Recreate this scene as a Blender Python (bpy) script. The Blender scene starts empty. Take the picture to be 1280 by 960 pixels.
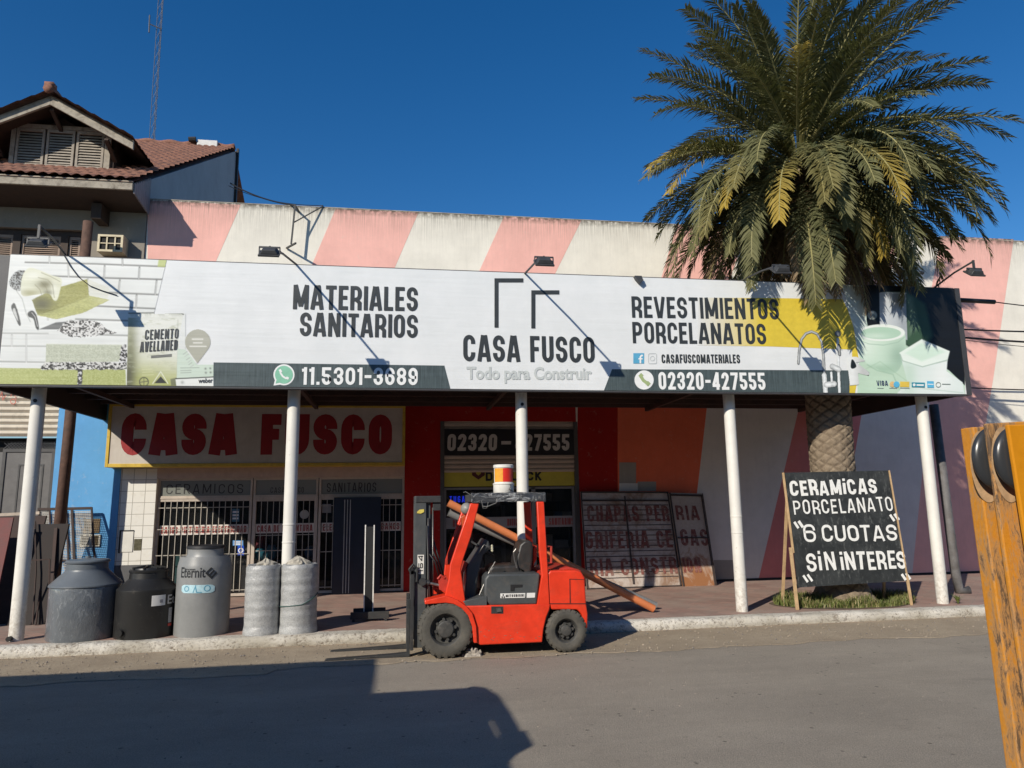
import bpy, bmesh, math, random
from mathutils import Vector, Matrix, noise
R_ = math.radians
random.seed(7)
S = bpy.context.scene
C = S.collection
# ------------------------------------------------------------------ camera
FPX, YAW, PITCH, ROLL, CAMZ = 900.0, .1586, .1638, -.0143, 2.0
_f = Vector((math.sin(YAW)*math.cos(PITCH), math.cos(YAW)*math.cos(PITCH), math.sin(PITCH)))
_r0 = Vector((math.cos(YAW), -math.sin(YAW), 0)); _u0 = _r0.cross(_f)
_r = _r0*math.cos(ROLL)+_u0*math.sin(ROLL); _u = -_r0*math.sin(ROLL)+_u0*math.cos(ROLL)
cd = bpy.data.cameras.new('camera'); cam = bpy.data.objects.new('camera', cd); C.objects.link(cam)
cam.matrix_world = Matrix(((_r.x,_u.x,-_f.x,0),(_r.y,_u.y,-_f.y,0),(_r.z,_u.z,-_f.z,CAMZ),(0,0,0,1)))
cd.sensor_width = 36; cd.lens = FPX/1280*36; cd.clip_end = 3000; cd.clip_start = .05
S.camera = cam
# ------------------------------------------------------------------ light
SUN_EL, SUN_AZ = 30.0, 42.5     # light travels towards +X +Y
w = bpy.data.worlds.new('World'); S.world = w; w.use_nodes = True
nt = w.node_tree; bg = nt.nodes['Background']
sky = nt.nodes.new('ShaderNodeTexSky'); sky.sky_type = 'NISHITA'; sky.sun_disc = False
sky.sun_elevation = R_(SUN_EL); sky.sun_rotation = R_(180+SUN_AZ)
sky.air_density = 1.0; sky.dust_density = .15; sky.ozone_density = 3.0; sky.altitude = 200
hsv = nt.nodes.new('ShaderNodeHueSaturation'); hsv.inputs['Saturation'].default_value = 1.35; hsv.inputs['Hue'].default_value = .505
nt.links.new(sky.outputs[0], hsv.inputs['Color']); nt.links.new(hsv.outputs[0], bg.inputs[0]); bg.inputs[1].default_value = .1
sl = bpy.data.lights.new('sun', 'SUN'); sl.energy = 4.5; sl.angle = R_(.5); sl.color = (1, .925, .80)
so = bpy.data.objects.new('sun', sl); C.objects.link(so)
_d = Vector((math.sin(R_(SUN_AZ))*math.cos(R_(SUN_EL)), math.cos(R_(SUN_AZ))*math.cos(R_(SUN_EL)), -math.sin(R_(SUN_EL))))
so.rotation_euler = _d.to_track_quat('-Z', 'Y').to_euler(); so.location = (-10, -12, 14)
S.view_settings.view_transform = 'Standard'; S.view_settings.look = 'None'
S.view_settings.exposure = .13; S.view_settings.gamma = 1; S.view_settings.use_curve_mapping = False
S.render.engine = 'CYCLES'
# ------------------------------------------------------------------ helpers
def at(x, y, Y=None, Z=None, X=None):
    """survey: the point seen at photo pixel x,y on the real plane Y=, Z= or X="""
    d = _f*FPX + _r*(x-640) - _u*(y-480)
    t = Y/d.y if Y is not None else ((Z-CAMZ)/d.z if Z is not None else X/d.x)
    return Vector((0, 0, CAMZ)) + d*t
def XZ(pts, Y): return [(p.x, p.z) for p in (at(x, y, Y=Y) for x, y in pts)]
def tag(o, label=None, cat=None, group=None, kind=None):
    if label: o['label'] = label
    if cat: o['category'] = cat
    if group: o['group'] = group
    if kind: o['kind'] = kind
    return o
def thing(name, label, cat, loc=(0, 0, 0), group=None, rz=0):
    o = bpy.data.objects.new(name, None); C.objects.link(o); o.location = loc; o.rotation_euler.z = rz
    o.empty_display_size = .2
    return tag(o, label, cat, group)
class MB:
    def __init__(s): s.v = []; s.f = []; s.m = []
    def add(s, vs, fs, mi=0):
        n = len(s.v); s.v += [tuple(p) for p in vs]; s.f += [tuple(i+n for i in f) for f in fs]; s.m += [mi]*len(fs); return s
    def box(s, x0, x1, y0, y1, z0, z1, mi=0):
        x0, x1 = sorted((x0, x1)); y0, y1 = sorted((y0, y1)); z0, z1 = sorted((z0, z1))
        return s.add([(x0,y0,z0),(x1,y0,z0),(x1,y1,z0),(x0,y1,z0),(x0,y0,z1),(x1,y0,z1),(x1,y1,z1),(x0,y1,z1)],
            [(0,3,2,1),(4,5,6,7),(0,1,5,4),(1,2,6,5),(2,3,7,6),(3,0,4,7)], mi)
    def prism(s, poly, y0, y1, mi=0):          # polygon in XZ, extruded along Y
        a = sum(poly[i][0]*poly[(i+1) % len(poly)][1]-poly[(i+1) % len(poly)][0]*poly[i][1] for i in range(len(poly)))
        if a < 0: poly = poly[::-1]
        n = len(poly)
        vs = [(x, y0, z) for x, z in poly]+[(x, y1, z) for x, z in poly]
        fs = [tuple(range(n)), tuple(range(2*n-1, n-1, -1))]
        fs += [(i, i+n, (i+1) % n+n, (i+1) % n) for i in range(n)]
        return s.add(vs, fs, mi)
    def loft(s, A, B, mi=0):                   # closed loops A and B (same count)
        n = len(A); fs = [tuple(range(n)), tuple(range(2*n-1, n-1, -1))]+[(i, i+n, (i+1) % n+n, (i+1) % n) for i in range(n)]
        return s.add(list(A)+list(B), fs, mi)
    def tube(s, pts, r, n=10, mi=0, cap=True):
        pts = [Vector(p) for p in pts]; rings = []
        rr = r if isinstance(r, (list, tuple)) else [r]*len(pts)
        t0 = (pts[1]-pts[0]).normalized(); ref = Vector((0, 0, 1)) if abs(t0.z) < .9 else Vector((1, 0, 0))
        a = t0.cross(ref).normalized()
        for i, p in enumerate(pts):
            t = ((pts[min(i+1, len(pts)-1)]-pts[max(i-1, 0)])).normalized()
            a = (a-t*a.dot(t)).normalized(); b = t.cross(a)
            rings.append([p+(a*math.cos(2*math.pi*k/n)+b*math.sin(2*math.pi*k/n))*rr[i] for k in range(n)])
        vs = [q for g in rings for q in g]; fs = []
        for i in range(len(pts)-1):
            for k in range(n): fs.append((i*n+k, i*n+(k+1) % n, (i+1)*n+(k+1) % n, (i+1)*n+k))
        if cap: fs += [tuple(range(n-1, -1, -1)), tuple((len(pts)-1)*n+k for k in range(n))]
        return s.add(vs, fs, mi)
    def bar(s, p, q, wx, wy, mi=0):            # square bar between two points
        p, q = Vector(p), Vector(q); t = (q-p).normalized(); ref = Vector((0, 1, 0)) if abs(t.y) < .9 else Vector((1, 0, 0))
        a = t.cross(ref).normalized()*wx/2; b = t.cross(a).normalized()*wy/2
        A = [p-a-b, p+a-b, p+a+b, p-a+b]; B = [x+(q-p) for x in A]
        return s.add(A+B, [(3,2,1,0),(4,5,6,7),(0,1,5,4),(1,2,6,5),(2,3,7,6),(3,0,4,7)], mi)
    def lathe(s, c, prof, n=40, mi=0, axis='z', mat=None):
        c = Vector(c); vs = []; fs = []
        for r, h in prof:
            for k in range(n):
                a = 2*math.pi*k/n
                p = Vector((r*math.cos(a), r*math.sin(a), h)) if axis == 'z' else Vector((r*math.cos(a), h, r*math.sin(a)))
                vs.append(c+p)
        m = len(prof)
        for i in range(m-1):
            for k in range(n):
                q = (i*n+k, i*n+(k+1) % n, (i+1)*n+(k+1) % n, (i+1)*n+k)
                fs.append(q if axis == 'z' else q[::-1])
        return s.add(vs, fs, mi)
    def sheet(s, poly3, mi=0): return s.add(poly3, [tuple(range(len(poly3)))], mi)
    def build(s, name, mats, parent=None, bevel=0, smooth=False, loc=None, seg=2, auto=None):
        me = bpy.data.meshes.new(name)
        off = Vector((0, 0, 0))
        if parent is not None:
            off = Vector(parent.location)
            if parent.parent is not None: off = Vector(parent.location)+Vector(parent.parent.location)
        if loc is not None: off = off+Vector(loc)
        me.from_pydata([(v[0]-off.x, v[1]-off.y, v[2]-off.z) for v in s.v], [], s.f)
        mats = mats if isinstance(mats, (list, tuple)) else [mats]
        for m in mats: me.materials.append(m)
        for p, mi in zip(me.polygons, s.m): p.material_index = mi; p.use_smooth = smooth
        me.update()
        if smooth and auto:
            me.set_sharp_from_angle(angle=R_(auto))
        o = bpy.data.objects.new(name, me); C.objects.link(o)
        if loc is not None: o.location = loc
        if parent is not None: o.parent = parent
        if bevel:
            b = o.modifiers.new('bevel', 'BEVEL'); b.width = bevel; b.segments = seg; b.limit_method = 'ANGLE'; b.angle_limit = R_(35); b.harden_normals = False
        return o
def solid(mb, name, mats, label, cat, group=None, **k):   # a thing of one mesh
    return tag(mb.build(name, mats, **k), label, cat, group)
# ------------------------------------------------------------------ materials
def lin(c):
    if isinstance(c, str):
        c = [int(c[i:i+2], 16)/255 for i in (0, 2, 4)]
        c = [x/12.92 if x < .04045 else ((x+.055)/1.055)**2.4 for x in c]
    return tuple(c)
class NT:
    def __init__(s, name):
        s.m = bpy.data.materials.new(name); s.m.use_nodes = True; s.t = s.m.node_tree; s.b = s.t.nodes['Principled BSDF']
        s.co = s.t.nodes.new('ShaderNodeTexCoord').outputs['Object']
    def n(s, ty, **k):
        o = s.t.nodes.new('ShaderNode'+ty)
        for a, v in k.items(): setattr(o, a, v)
        return o
    def l(s, a, b): s.t.links.new(a, b); return s
    def map(s, scale=(1, 1, 1), rot=(0, 0, 0)):
        m = s.n('Mapping'); m.inputs['Scale'].default_value = scale; m.inputs['Rotation'].default_value = rot; s.l(s.co, m.inputs[0]); return m.outputs[0]
    def noise(s, scale, detail=4, rough=.6, vec=None, dist=0):
        o = s.n('TexNoise'); o.inputs['Scale'].default_value = scale; o.inputs['Detail'].default_value = detail; o.inputs['Roughness'].default_value = rough; o.inputs['Distortion'].default_value = dist
        s.l(vec if vec is not None else s.co, o.inputs['Vector']); return o.outputs['Fac']
    def ramp(s, fac, stops):
        o = s.n('ValToRGB'); e = o.color_ramp.elements
        while len(e) < len(stops): e.new(.5)
        for i, (p, c) in enumerate(stops):
            e[i].position = p; c = c if not isinstance(c, (int, float)) else (c, c, c); e[i].color = (*lin(c), 1)
        s.l(fac, o.inputs[0]); return o.outputs[0]
    def mix(s, fac, a, b, mode='MIX'):
        o = s.n('Mix', data_type='RGBA', blend_type=mode)
        for sock, v in ((o.inputs[0], fac), (o.inputs[6], a), (o.inputs[7], b)):
            if isinstance(v, (int, float)): sock.default_value = v
            elif isinstance(v, (tuple, list, str)): sock.default_value = (*lin(v), 1)
            else: s.l(v, sock)
        return o.outputs[2]
    def math(s, op, a, b=0):
        o = s.n('Math', operation=op)
        for i, v in enumerate((a, b)):
            if isinstance(v, (int, float)): o.inputs[i].default_value = v
            else: s.l(v, o.inputs[i])
        return o.outputs[0]
    def bump(s, h, strength=.3, dist=.01):
        o = s.n('Bump'); o.inputs['Strength'].default_value = strength; o.inputs['Distance'].default_value = dist; s.l(h, o.inputs['Height']); s.l(o.outputs[0], s.b.inputs['Normal']); return s
    def col(s, c):
        if isinstance(c, (tuple, list, str)): s.b.inputs['Base Color'].default_value = (*lin(c), 1)
        else: s.l(c, s.b.inputs['Base Color'])
        return s
    def set(s, **k):
        for a, v in k.items():
            i = s.b.inputs[a.replace('_', ' ')]
            if hasattr(v, 'is_linked'): s.l(v, i)
            else: i.default_value = v
        return s
def sc(c, k): return tuple(min(1, x*k) for x in lin(c))
_mc = {}
def pm(name, c, rough=.6, var=.18, scale=6, bump=.15, bs=60, metallic=0, dirt=0, dirtc=(.08, .065, .05), spec=.5, coat=0):
    """general painted / plain surface: base colour with broad and fine variation, wear stains and bump"""
    if name in _mc: return _mc[name]
    t = NT(name); a = t.noise(scale, 5, .65)
    base = t.mix(t.ramp(a, [(.3, 0), (.7, 1)]), sc(c, 1-var), sc(c, 1+var*.6))
    if dirt:
        d = t.noise(scale*.7+1, 8, .75, dist=.6)
        base = t.mix(t.ramp(d, [(.56-.12*dirt, 0), (.74-.1*dirt, min(1, .35+dirt*.5))]), base, dirtc)
    t.col(base); b = t.noise(bs, 4, .6)
    r = t.n('MapRange'); r.inputs[3].default_value = max(0, rough-.12); r.inputs[4].default_value = min(1, rough+.12); t.l(a, r.inputs[0])
    t.set(Roughness=r.outputs[0], Metallic=metallic); t.b.inputs['Specular IOR Level'].default_value = spec
    if coat: t.set(Coat_Weight=coat, Coat_Roughness=.15)
    if bump: t.bump(b, bump, .006)
    _mc[name] = t.m; return t.m
# ------------------------------------------------------------------ lettering: a stroke alphabet
def arc(cx, cy, rx, ry, a0, a1, n=5):
    return [(cx+rx*math.cos(R_(a0+(a1-a0)*i/n)), cy+ry*math.sin(R_(a0+(a1-a0)*i/n))) for i in range(n+1)]
GW = dict(M=.56, N=.45, W=.6, I=.13, L=.34, E=.35, F=.34, J=.36, T=.39, V=.45, A=.46, Y=.44)
GW.update({'q': .6, '1': .22, '.': .13, '-': .3, ' ': .2, '"': .3, ',': .13, 'i': .13, '/': .35})
def glyph(c, w, t, rnd=.17):
    a = t/2; l, r, b, T = a, w-a, a, 1-a
    rx = min((r-l)/2, max(rnd, t*.52)); ry = max(min(rnd*1.1, .24), t*.52); rb = min(ry, (.5-a)/2)
    TL = lambda: arc(l+rx, T-ry, rx, ry, 180, 90); TR = lambda: arc(r-rx, T-ry, rx, ry, 90, 0)
    BR = lambda: arc(r-rx, b+ry, rx, ry, 0, -90); BL = lambda: arc(l+rx, b+ry, rx, ry, -90, -180)
    m = .5
    O = [(TL()+TR()+BR()+BL(), True)]
    if c in 'O0Q': return O+([([(w*.55, .25), (w, -.02)], False)] if c == 'Q' else [])
    if c == 'C': return [([(r, min(.66, T-ry-.02))]+TR()[::-1]+TL()[::-1]+BL()[::-1]+BR()[::-1]+[(r, max(.34, b+ry+.02))], False)]
    if c == 'G': return [([(r, min(.7, T-ry-.02))]+TR()[::-1]+TL()[::-1]+BL()[::-1]+BR()[::-1]+[(r, .5), (w*.52, .5)], False)]
    if c == 'S':
        rs = max(rb, t*.5)
        AR = lambda cx, cy, a0, a1: arc(cx, cy, rx, rb, a0, a1)
        return [([(r, T-rb-.05)]+AR(r-rx, T-rb, 0, 90)+AR(l+rx, T-rb, 90, 180)+AR(l+rx, m+rb, 180, 262)+AR(r-rx, m-rb, 82, 0)+AR(r-rx, b+rb, 0, -90)+AR(l+rx, b+rb, -90, -180)+[(l, b+rb+.05)], False)]
    if c == 'U': return [([(l, 1)]+BL()[::-1]+BR()[::-1]+[(r, 1)], False)]
    if c == 'J': return [([(l, .3)]+BL()[::-1]+BR()[::-1]+[(r, 1)], False)]
    if c == 'D': return [([(l, b)]+BR()[::-1]+TR()[::-1]+[(l, T)], False), ([(l, 0), (l, 1)], False)]
    if c in 'PRB':
        y0 = .44 if c != 'B' else .52
        rp = min(ry, (T-y0)/2-.001); up = [(l, T)]+arc(r-rx, T-rp, rx, rp, 90, 0)+arc(r-rx, y0+rp, rx, rp, 0, -90)+[(l, y0)]
        g = [([(l, 0), (l, 1)], False), (up, False)]
        if c == 'R': g.append(([(w*.52, y0), (r, .3), (r, 0)] if rnd > .1 and t > .1 else [(w*.45, y0), (r, 0)], False))
        if c == 'B': rq = min(ry, (y0-b)/2-.001); g.append(([(l, y0)]+arc(r-rx, y0-rq, rx, rq, 90, 0)+arc(r-rx, b+rq, rx, rq, 0, -90)+[(l, b)], False))
        return g
    if c == 'E': return [([(l, 0), (l, 1)], False), ([(l, T), (w, T)], False), ([(l, m+.01), (w*.9, m+.01)], False), ([(l, b), (w, b)], False)]
    if c == 'F': return [([(l, 0), (l, 1)], False), ([(l, T), (w, T)], False), ([(l, m), (w*.9, m)], False)]
    if c == 'H': return [([(l, 0), (l, 1)], False), ([(r, 0), (r, 1)], False), ([(l, m), (r, m)], False)]
    if c in 'I': return [([(w/2, 0), (w/2, 1)], False)]
    if c == 'i': return [([(w/2, 0), (w/2, .72)], False), ([(w/2, .84), (w/2, 1)], False)]
    if c == 'L': return [([(l, 0), (l, 1)], False), ([(l, b), (w, b)], False)]
    if c == 'T': return [([(0, T), (w, T)], False), ([(w/2, 0), (w/2, 1)], False)]
    if c == 'A': return [([(a*.8, 0), (w/2-a*.45, 1)], False), ([(w-a*.8, 0), (w/2+a*.45, 1)], False), ([(w*.2, .25), (w*.8, .25)], False)]
    if c == 'V': return [([(a*.8, 1), (w/2-a*.45, 0)], False), ([(w-a*.8, 1), (w/2+a*.45, 0)], False)]
    if c == 'M': return [([(l, 0), (l, 1)], False), ([(r, 0), (r, 1)], False), ([(l, 1), (w/2, .12)], False), ([(r, 1), (w/2, .12)], False)]
    if c == 'N': return [([(l, 0), (l, 1)], False), ([(r, 0), (r, 1)], False), ([(l, 1), (r, 0)], False)]
    if c == 'K': return [([(l, 0), (l, 1)], False), ([(l, .4), (r, 1)], False), ([(w*.35, .55), (r, 0)], False)]
    if c == 'Y': return [([(a*.8, 1), (w/2, .45), (w/2, 0)], False), ([(w-a*.8, 1), (w/2, .45)], False)]
    if c == '1': return [([(w-a, 0), (w-a, 1)], False), ([(0, .82), (w-a, .84)], False)]
    if c == '2': return [([(l, T-ry-.06)]+TL()+TR()+[(r-.02, min(.6, T-ry-.06)), (l+a*.3, b)], False), ([(0, b), (w, b)], False)]
    if c == '3':
        TL3 = arc(l+rx, T-rb, rx, rb, 180, 90); TR3 = arc(r-rx, T-rb, rx, rb, 90, 0); BR3 = arc(r-rx, b+rb, rx, rb, 0, -90); BL3 = arc(l+rx, b+rb, rx, rb, -90, -180)
        return [([(l, T-rb-.06)]+TL3+TR3+arc(r-rx, m+rb, rx, rb, 0, -90)+[(w*.35, m)], False), (arc(r-rx, m-rb, rx, rb, 90, 0)+BR3+BL3+[(l, b+rb+.06)], False)]
    if c == '4': return [([(r-.05, 0), (r-.05, 1)], False), ([(r-.05, 1), (l*.8, .26)], False), ([(0, .24), (w, .24)], False)]
    if c == '5': return [([(w*.95, T), (l, T)], False), ([(l, 1), (l, .5)], False), ([(l, .62-a)]+arc(r-rx, .62-a-ry, rx, ry, 90, 0)+BR()+BL()+[(l, b+ry+.04)], False)]
    if c == '6': return [([(r, T-ry-.05)]+TR()[::-1]+TL()[::-1]+BL()[::-1]+BR()[::-1]+arc(r-rx, .64-a-rb, rx, rb, 0, 90)+[(l, .64-a)], False)]
    if c == '8': return [(arc(l+rx, T-rb, rx, rb, 180, 90)+arc(r-rx, T-rb, rx, rb, 90, 0)+arc(r-rx, m+rb, rx, rb, 0, -90)+arc(l+rx, m+rb, rx, rb, -90, -180), True), (arc(l+rx, m-rb, rx, rb, 180, 90)+arc(r-rx, m-rb, rx, rb, 90, 0)+arc(r-rx, b+rb, rx, rb, 0, -90)+arc(l+rx, b+rb, rx, rb, -90, -180), True)]
    if c == '9': return [([(l, b+ry+.05)]+BL()[::-1]+BR()[::-1]+TR()[::-1]+TL()[::-1]+arc(l+rx, .36+a+rb, rx, rb, 180, 270)+[(r, .36+a)], False)]
    if c == '7': return [([(0, T), (w, T)], False), ([(r, 1-t), (w*.35, 0)], False)]
    if c == '.': return [([(w/2, 0), (w/2, t)], False)]
    if c == '-': return [([(0, .48), (w, .48)], False)]
    if c == 'q': return [([(w*.0, .9), (w*.42, .05)], False), ([(w*.55, 1), (w*1.0, .15)], False)]
    if c == '"': return [([(w*.25, 1), (w*.2, .72)], False), ([(w*.75, 1), (w*.7, .72)], False)]
    if c == '/': return [([(0, 0), (w, 1)], False)]
    return []
def strokes(mb, pts, t, closed, mp, layer, mi=0):
    n = len(pts); P = [Vector(p).to_2d() for p in pts]
    P = [p for i, p in enumerate(P) if i == 0 or (p-P[i-1]).length > 1e-6]
    if closed and (P[0]-P[-1]).length < 1e-6: P.pop()
    n = len(P); Ls, Rs = [], []
    for i, p in enumerate(P):
        d1 = (p-P[i-1]).normalized() if (i or closed) else None
        d2 = (P[(i+1) % n]-p).normalized() if (i < n-1 or closed) else None
        d1 = d1 or d2; d2 = d2 or d1
        n1 = Vector((-d1.y, d1.x)); n2 = Vector((-d2.y, d2.x)); mm = (n1+n2)
        mm = mm.normalized() if mm.length > 1e-3 else n1
        k = t/2/max(.45, mm.dot(n1)); Ls.append(p+mm*k); Rs.append(p-mm*k)
    vs = [mp(q.x, q.y, layer) for q in Ls]+[mp(q.x, q.y, layer) for q in Rs]
    fs = [(i, n+i, n+(i+1) % n, (i+1) % n) for i in range(n if closed else n-1)]
    mb.add(vs, fs, mi)
class Plane:
    def __init__(s, o, u, v): s.o = Vector(o); s.u = Vector(u).normalized(); s.v = Vector(v).normalized(); s.n = s.u.cross(s.v)
    def __call__(s, a, b, k=0): return s.o+s.u*a+s.v*b+s.n*k
def text(mb, s, pl, width, height, t=.15, gap=.09, rnd=.17, slant=0, jit=0, layer=.004, mi=0, u0=0, v0=0, rise=0, seed=1):
    rg = random.Random(seed); ws = [GW.get(c, .42) for c in s]
    nat = sum(ws)+gap*(len(s)-1); k = width/height/nat; x = 0; q = 0
    for c, w_ in zip(s, ws):
        wd = w_*k; jx, jy, jr, js = [rg.uniform(-jit, jit) for _ in range(4)]
        for pts, cl in glyph(c, max(wd, t), t, rnd*min(1.3, max(.6, k))):
            def mp(a, b, lay, x=x):
                if jit: a, b = a+jx*.5+(b-.5)*jr, b*(1+js)+jy*.6
                b2 = b*height; a2 = (x+a)*height
                return pl(u0+a2+slant*b2, v0+b2+rise*a2, lay)
            tt = t*(1+(rg.uniform(-1, 1)*jit*2 if jit else 0))
            strokes(mb, pts, tt, cl, mp, layer+q % 6*.0003, mi); q += 1
        x += wd+gap*k
    return mb
_fonts = {}
def bfont(mb, s, pl, width, height, bold=.0, layer=.004, u0=0, v0=0, mi=0, shear=0, rise=0):
    cu = bpy.data.curves.new('lettering', 'FONT'); cu.body = s; cu.size = 1; cu.offset = bold; cu.shear = shear; cu.resolution_u = 3
    o = bpy.data.objects.new('lettering', cu); C.objects.link(o)
    bpy.context.view_layer.update()
    me = bpy.data.meshes.new_from_object(o.evaluated_get(bpy.context.evaluated_depsgraph_get()))
    bpy.data.objects.remove(o); bpy.data.curves.remove(cu)
    xs = [v.co.x for v in me.vertices]; ys = [v.co.y for v in me.vertices]; x0, y0 = min(xs), min(ys)
    kx = width/(max(xs)-x0); ky = height/(max(ys)-y0)
    vs = [pl(u0+(v.co.x-x0)*kx, v0+(v.co.y-y0)*ky+rise*(v.co.x-x0)*kx, layer) for v in me.vertices]
    mb.add(vs, [tuple(p.vertices) for p in me.polygons], mi); bpy.data.meshes.remove(me); return mb
# ================================================================== THE SETTING
YB, YW, YK = 11.4, 16.14, 11.2     # billboard face, shop facade, kerb face
SW = .15                            # pavement level
def ground_mat(name, c1, c2, c3, scale, bump, bs, speck=.35, strk=0):
    t = NT(name); big = t.noise(scale, 6, .7); fine = t.noise(75, 5, .8); mid = t.noise(9, 6, .75, dist=.4)
    a = t.mix(t.ramp(big, [(.35, 0), (.65, 1)]), c1, c2)
    a = t.mix(t.ramp(mid, [(.5, 0), (.72, .55)]), a, c3)
    a = t.mix(t.math('MULTIPLY', t.ramp(fine, [(.38, 1), (.6, 0)]), speck), a, sc(c1, .45))
    a = t.mix(t.math('MULTIPLY', t.ramp(fine, [(.6, 0), (.75, 1)]), speck*.7), a, sc(c3, 1.5))
    if strk:      # tyre-polished lanes and dust drifts along the street
        s_ = t.noise(1.0, 5, .7, vec=t.map((.4, 1.1, 1))); a = t.mix(t.ramp(s_, [(.38, 0), (.7, strk)]), a, sc(c3, 1.15)); s2 = t.noise(2.5, 4, .7, vec=t.map((.3, 1.6, 1))); a = t.mix(t.ramp(s2, [(.55, 0), (.8, strk)]), a, sc(c1, .7))
        v = t.n('TexVoronoi'); v.inputs['Scale'].default_value = 55; t.l(t.co, v.inputs['Vector']); a = t.mix(t.math('MULTIPLY', t.ramp(v.outputs['Distance'], [(.0, 1), (.28, 0)]), .35), a, sc(c3, 1.35))
    if strk:      # hairline cracks, old patches and oil stains
        vc = t.n('TexVoronoi', feature='DISTANCE_TO_EDGE'); vc.inputs['Scale'].default_value = .42; wob = t.mix(.12, t.co, t.n('TexNoise').outputs['Color'], 'ADD'); t.l(wob, vc.inputs['Vector'])
        ck = t.math('MULTIPLY', t.ramp(vc.outputs['Distance'], [(.0, 1), (.008, 0)]), t.ramp(t.noise(.9, 3), [(.6, 0), (.7, .3)])); a = t.mix(ck, a, sc(c1, .35))
        a = t.mix(t.ramp(t.noise(.75, 6, .7, dist=1), [(.62, 0), (.72, .38)]), a, sc(c1, .5))
        a = t.mix(t.ramp(t.noise(16, 6, .85), [(.56, 0), (.66, .6)]), a, sc(c1, .5)); a = t.mix(t.ramp(t.noise(38, 5, .85), [(.64, 0), (.7, .6)]), a, sc(c3, 1.3))
        v2 = t.n('TexVoronoi'); v2.inputs['Scale'].default_value = 7; t.l(t.co, v2.inputs['Vector']); v2.inputs['Randomness'].default_value = 1; a = t.mix(t.math('MULTIPLY', t.ramp(v2.outputs['Distance'], [(.09, 1), (.16, 0)]), t.ramp(t.noise(5, 2), [(.5, 0), (.58, .8)])), a, sc(c1, .28))
    t.col(a).set(Roughness=.92); t.b.inputs['Specular IOR Level'].default_value = .25
    t.bump(t.mix(.4, t.noise(bs, 5, .7), mid), bump, .02); return t.m
m_asph = ground_mat('asphalt', (.30, .262, .213), (.365, .32, .262), (.41, .355, .28), .5, .9, 90, .75, .28)
m_dirt = ground_mat('dirt', (.33, .265, .19), (.42, .345, .25), (.27, .215, .155), 1.2, .9, 45, .5)
m_conc = ground_mat('concrete', (.3, .26, .22), (.38, .34, .29), (.22, .19, .16), 1.5, .4, 80, .3)
def rsheet(x0, x1, yf0, yf1, z, nx, ny, zn=0.0, sd=0):
    mb = MB(); vs = []
    for i in range(nx+1):
        x = x0+(x1-x0)*i/nx; a, b = yf0(x), yf1(x)
        for j in range(ny+1):
            y = a+(b-a)*(j/ny if zn != .008 else (j/ny)**1.6); k = 0 if j in (0,) else zn
            vs.append((x, y, (.0042 if zn == .008 and j == 0 else z)+k*(noise.noise((x*1.7, y*2.3, sd))*.6+noise.noise((x*6, y*7, sd+3))*.4)))
    return mb.add(vs, [(i*(ny+1)+j, (i+1)*(ny+1)+j, (i+1)*(ny+1)+j+1, i*(ny+1)+j+1) for i in range(nx) for j in range(ny)])
g = MB(); g.sheet([(-900, -900, -.03), (900, -900, -.03), (900, 900, -.03), (-900, 900, -.03)])
tag(g.build('ground', m_dirt), kind='structure')
g = MB(); g.sheet([(-60, -8, 0), (60, -8, 0), (60, 10.6, 0), (-60, 10.6, 0)]); tag(g.build('road', m_asph), kind='structure')
def edge(x): return 9.86+.16*noise.noise((x*.7, 0, 5))+.1*noise.noise((x*2.3, 3, 5))+.05*noise.noise((x*7, 3, 5))+(-.3 if x < -1.5 else -.12)+.02*x*.5
mb = rsheet(-14, 20, edge, lambda x: 11.26, .009, 420, 22, .008, 4)
tag(mb.build('dirt_verge', m_dirt, smooth=True), kind='structure')
# kerb: rough whitewashed concrete
t = NT('whitewashed_kerb'); n1 = t.noise(6, 8, .8, dist=1.2); n2 = t.noise(28, 6, .8); n3 = t.noise(1.3, 3)
f = t.math('ADD', t.math('MULTIPLY', n1, .5), t.math('MULTIPLY', n2, .6))
c = t.mix(t.ramp(f, [(.455, 0), (.54, 1)]), (.24, .2, .155), t.mix(t.ramp(n3, [(.35, 0), (.6, 1)]), (.52, .48, .4), (.74, .70, .62)))
t.col(c).set(Roughness=.9); t.bump(t.mix(.4, n2, n1), 1, .045); m_kerb = t.m
mb = MB(); prof = [(11.235, -.02), (11.2, .05), (11.21, .12), (11.245, .148), (11.32, .152), (11.42, .15), (11.5, .15)]
nx = 900; vs = []
for i in range(nx+1):
    x = -14+34*i/nx
    for j, (y, z) in enumerate(prof):
        k = 1 if j < 5 else .15
        vs.append((x, y+k*(.03*noise.noise((x*.9, j*.3, 1))+.014*noise.noise((x*6, j, 2))+.009*noise.noise((x*19, j*3, 5))), z+k*(.018*noise.noise((x*1.3, j*.4, 7))+.01*noise.noise((x*9, j, 8))+.007*noise.noise((x*23, j*3, 8)))))
m = len(prof); mb.add(vs, [(i*m+j, (i+1)*m+j, (i+1)*m+j+1, i*m+j+1) for i in range(nx) for j in range(m-1)])
tag(mb.build('kerb', m_kerb, smooth=True), kind='structure')
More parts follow.
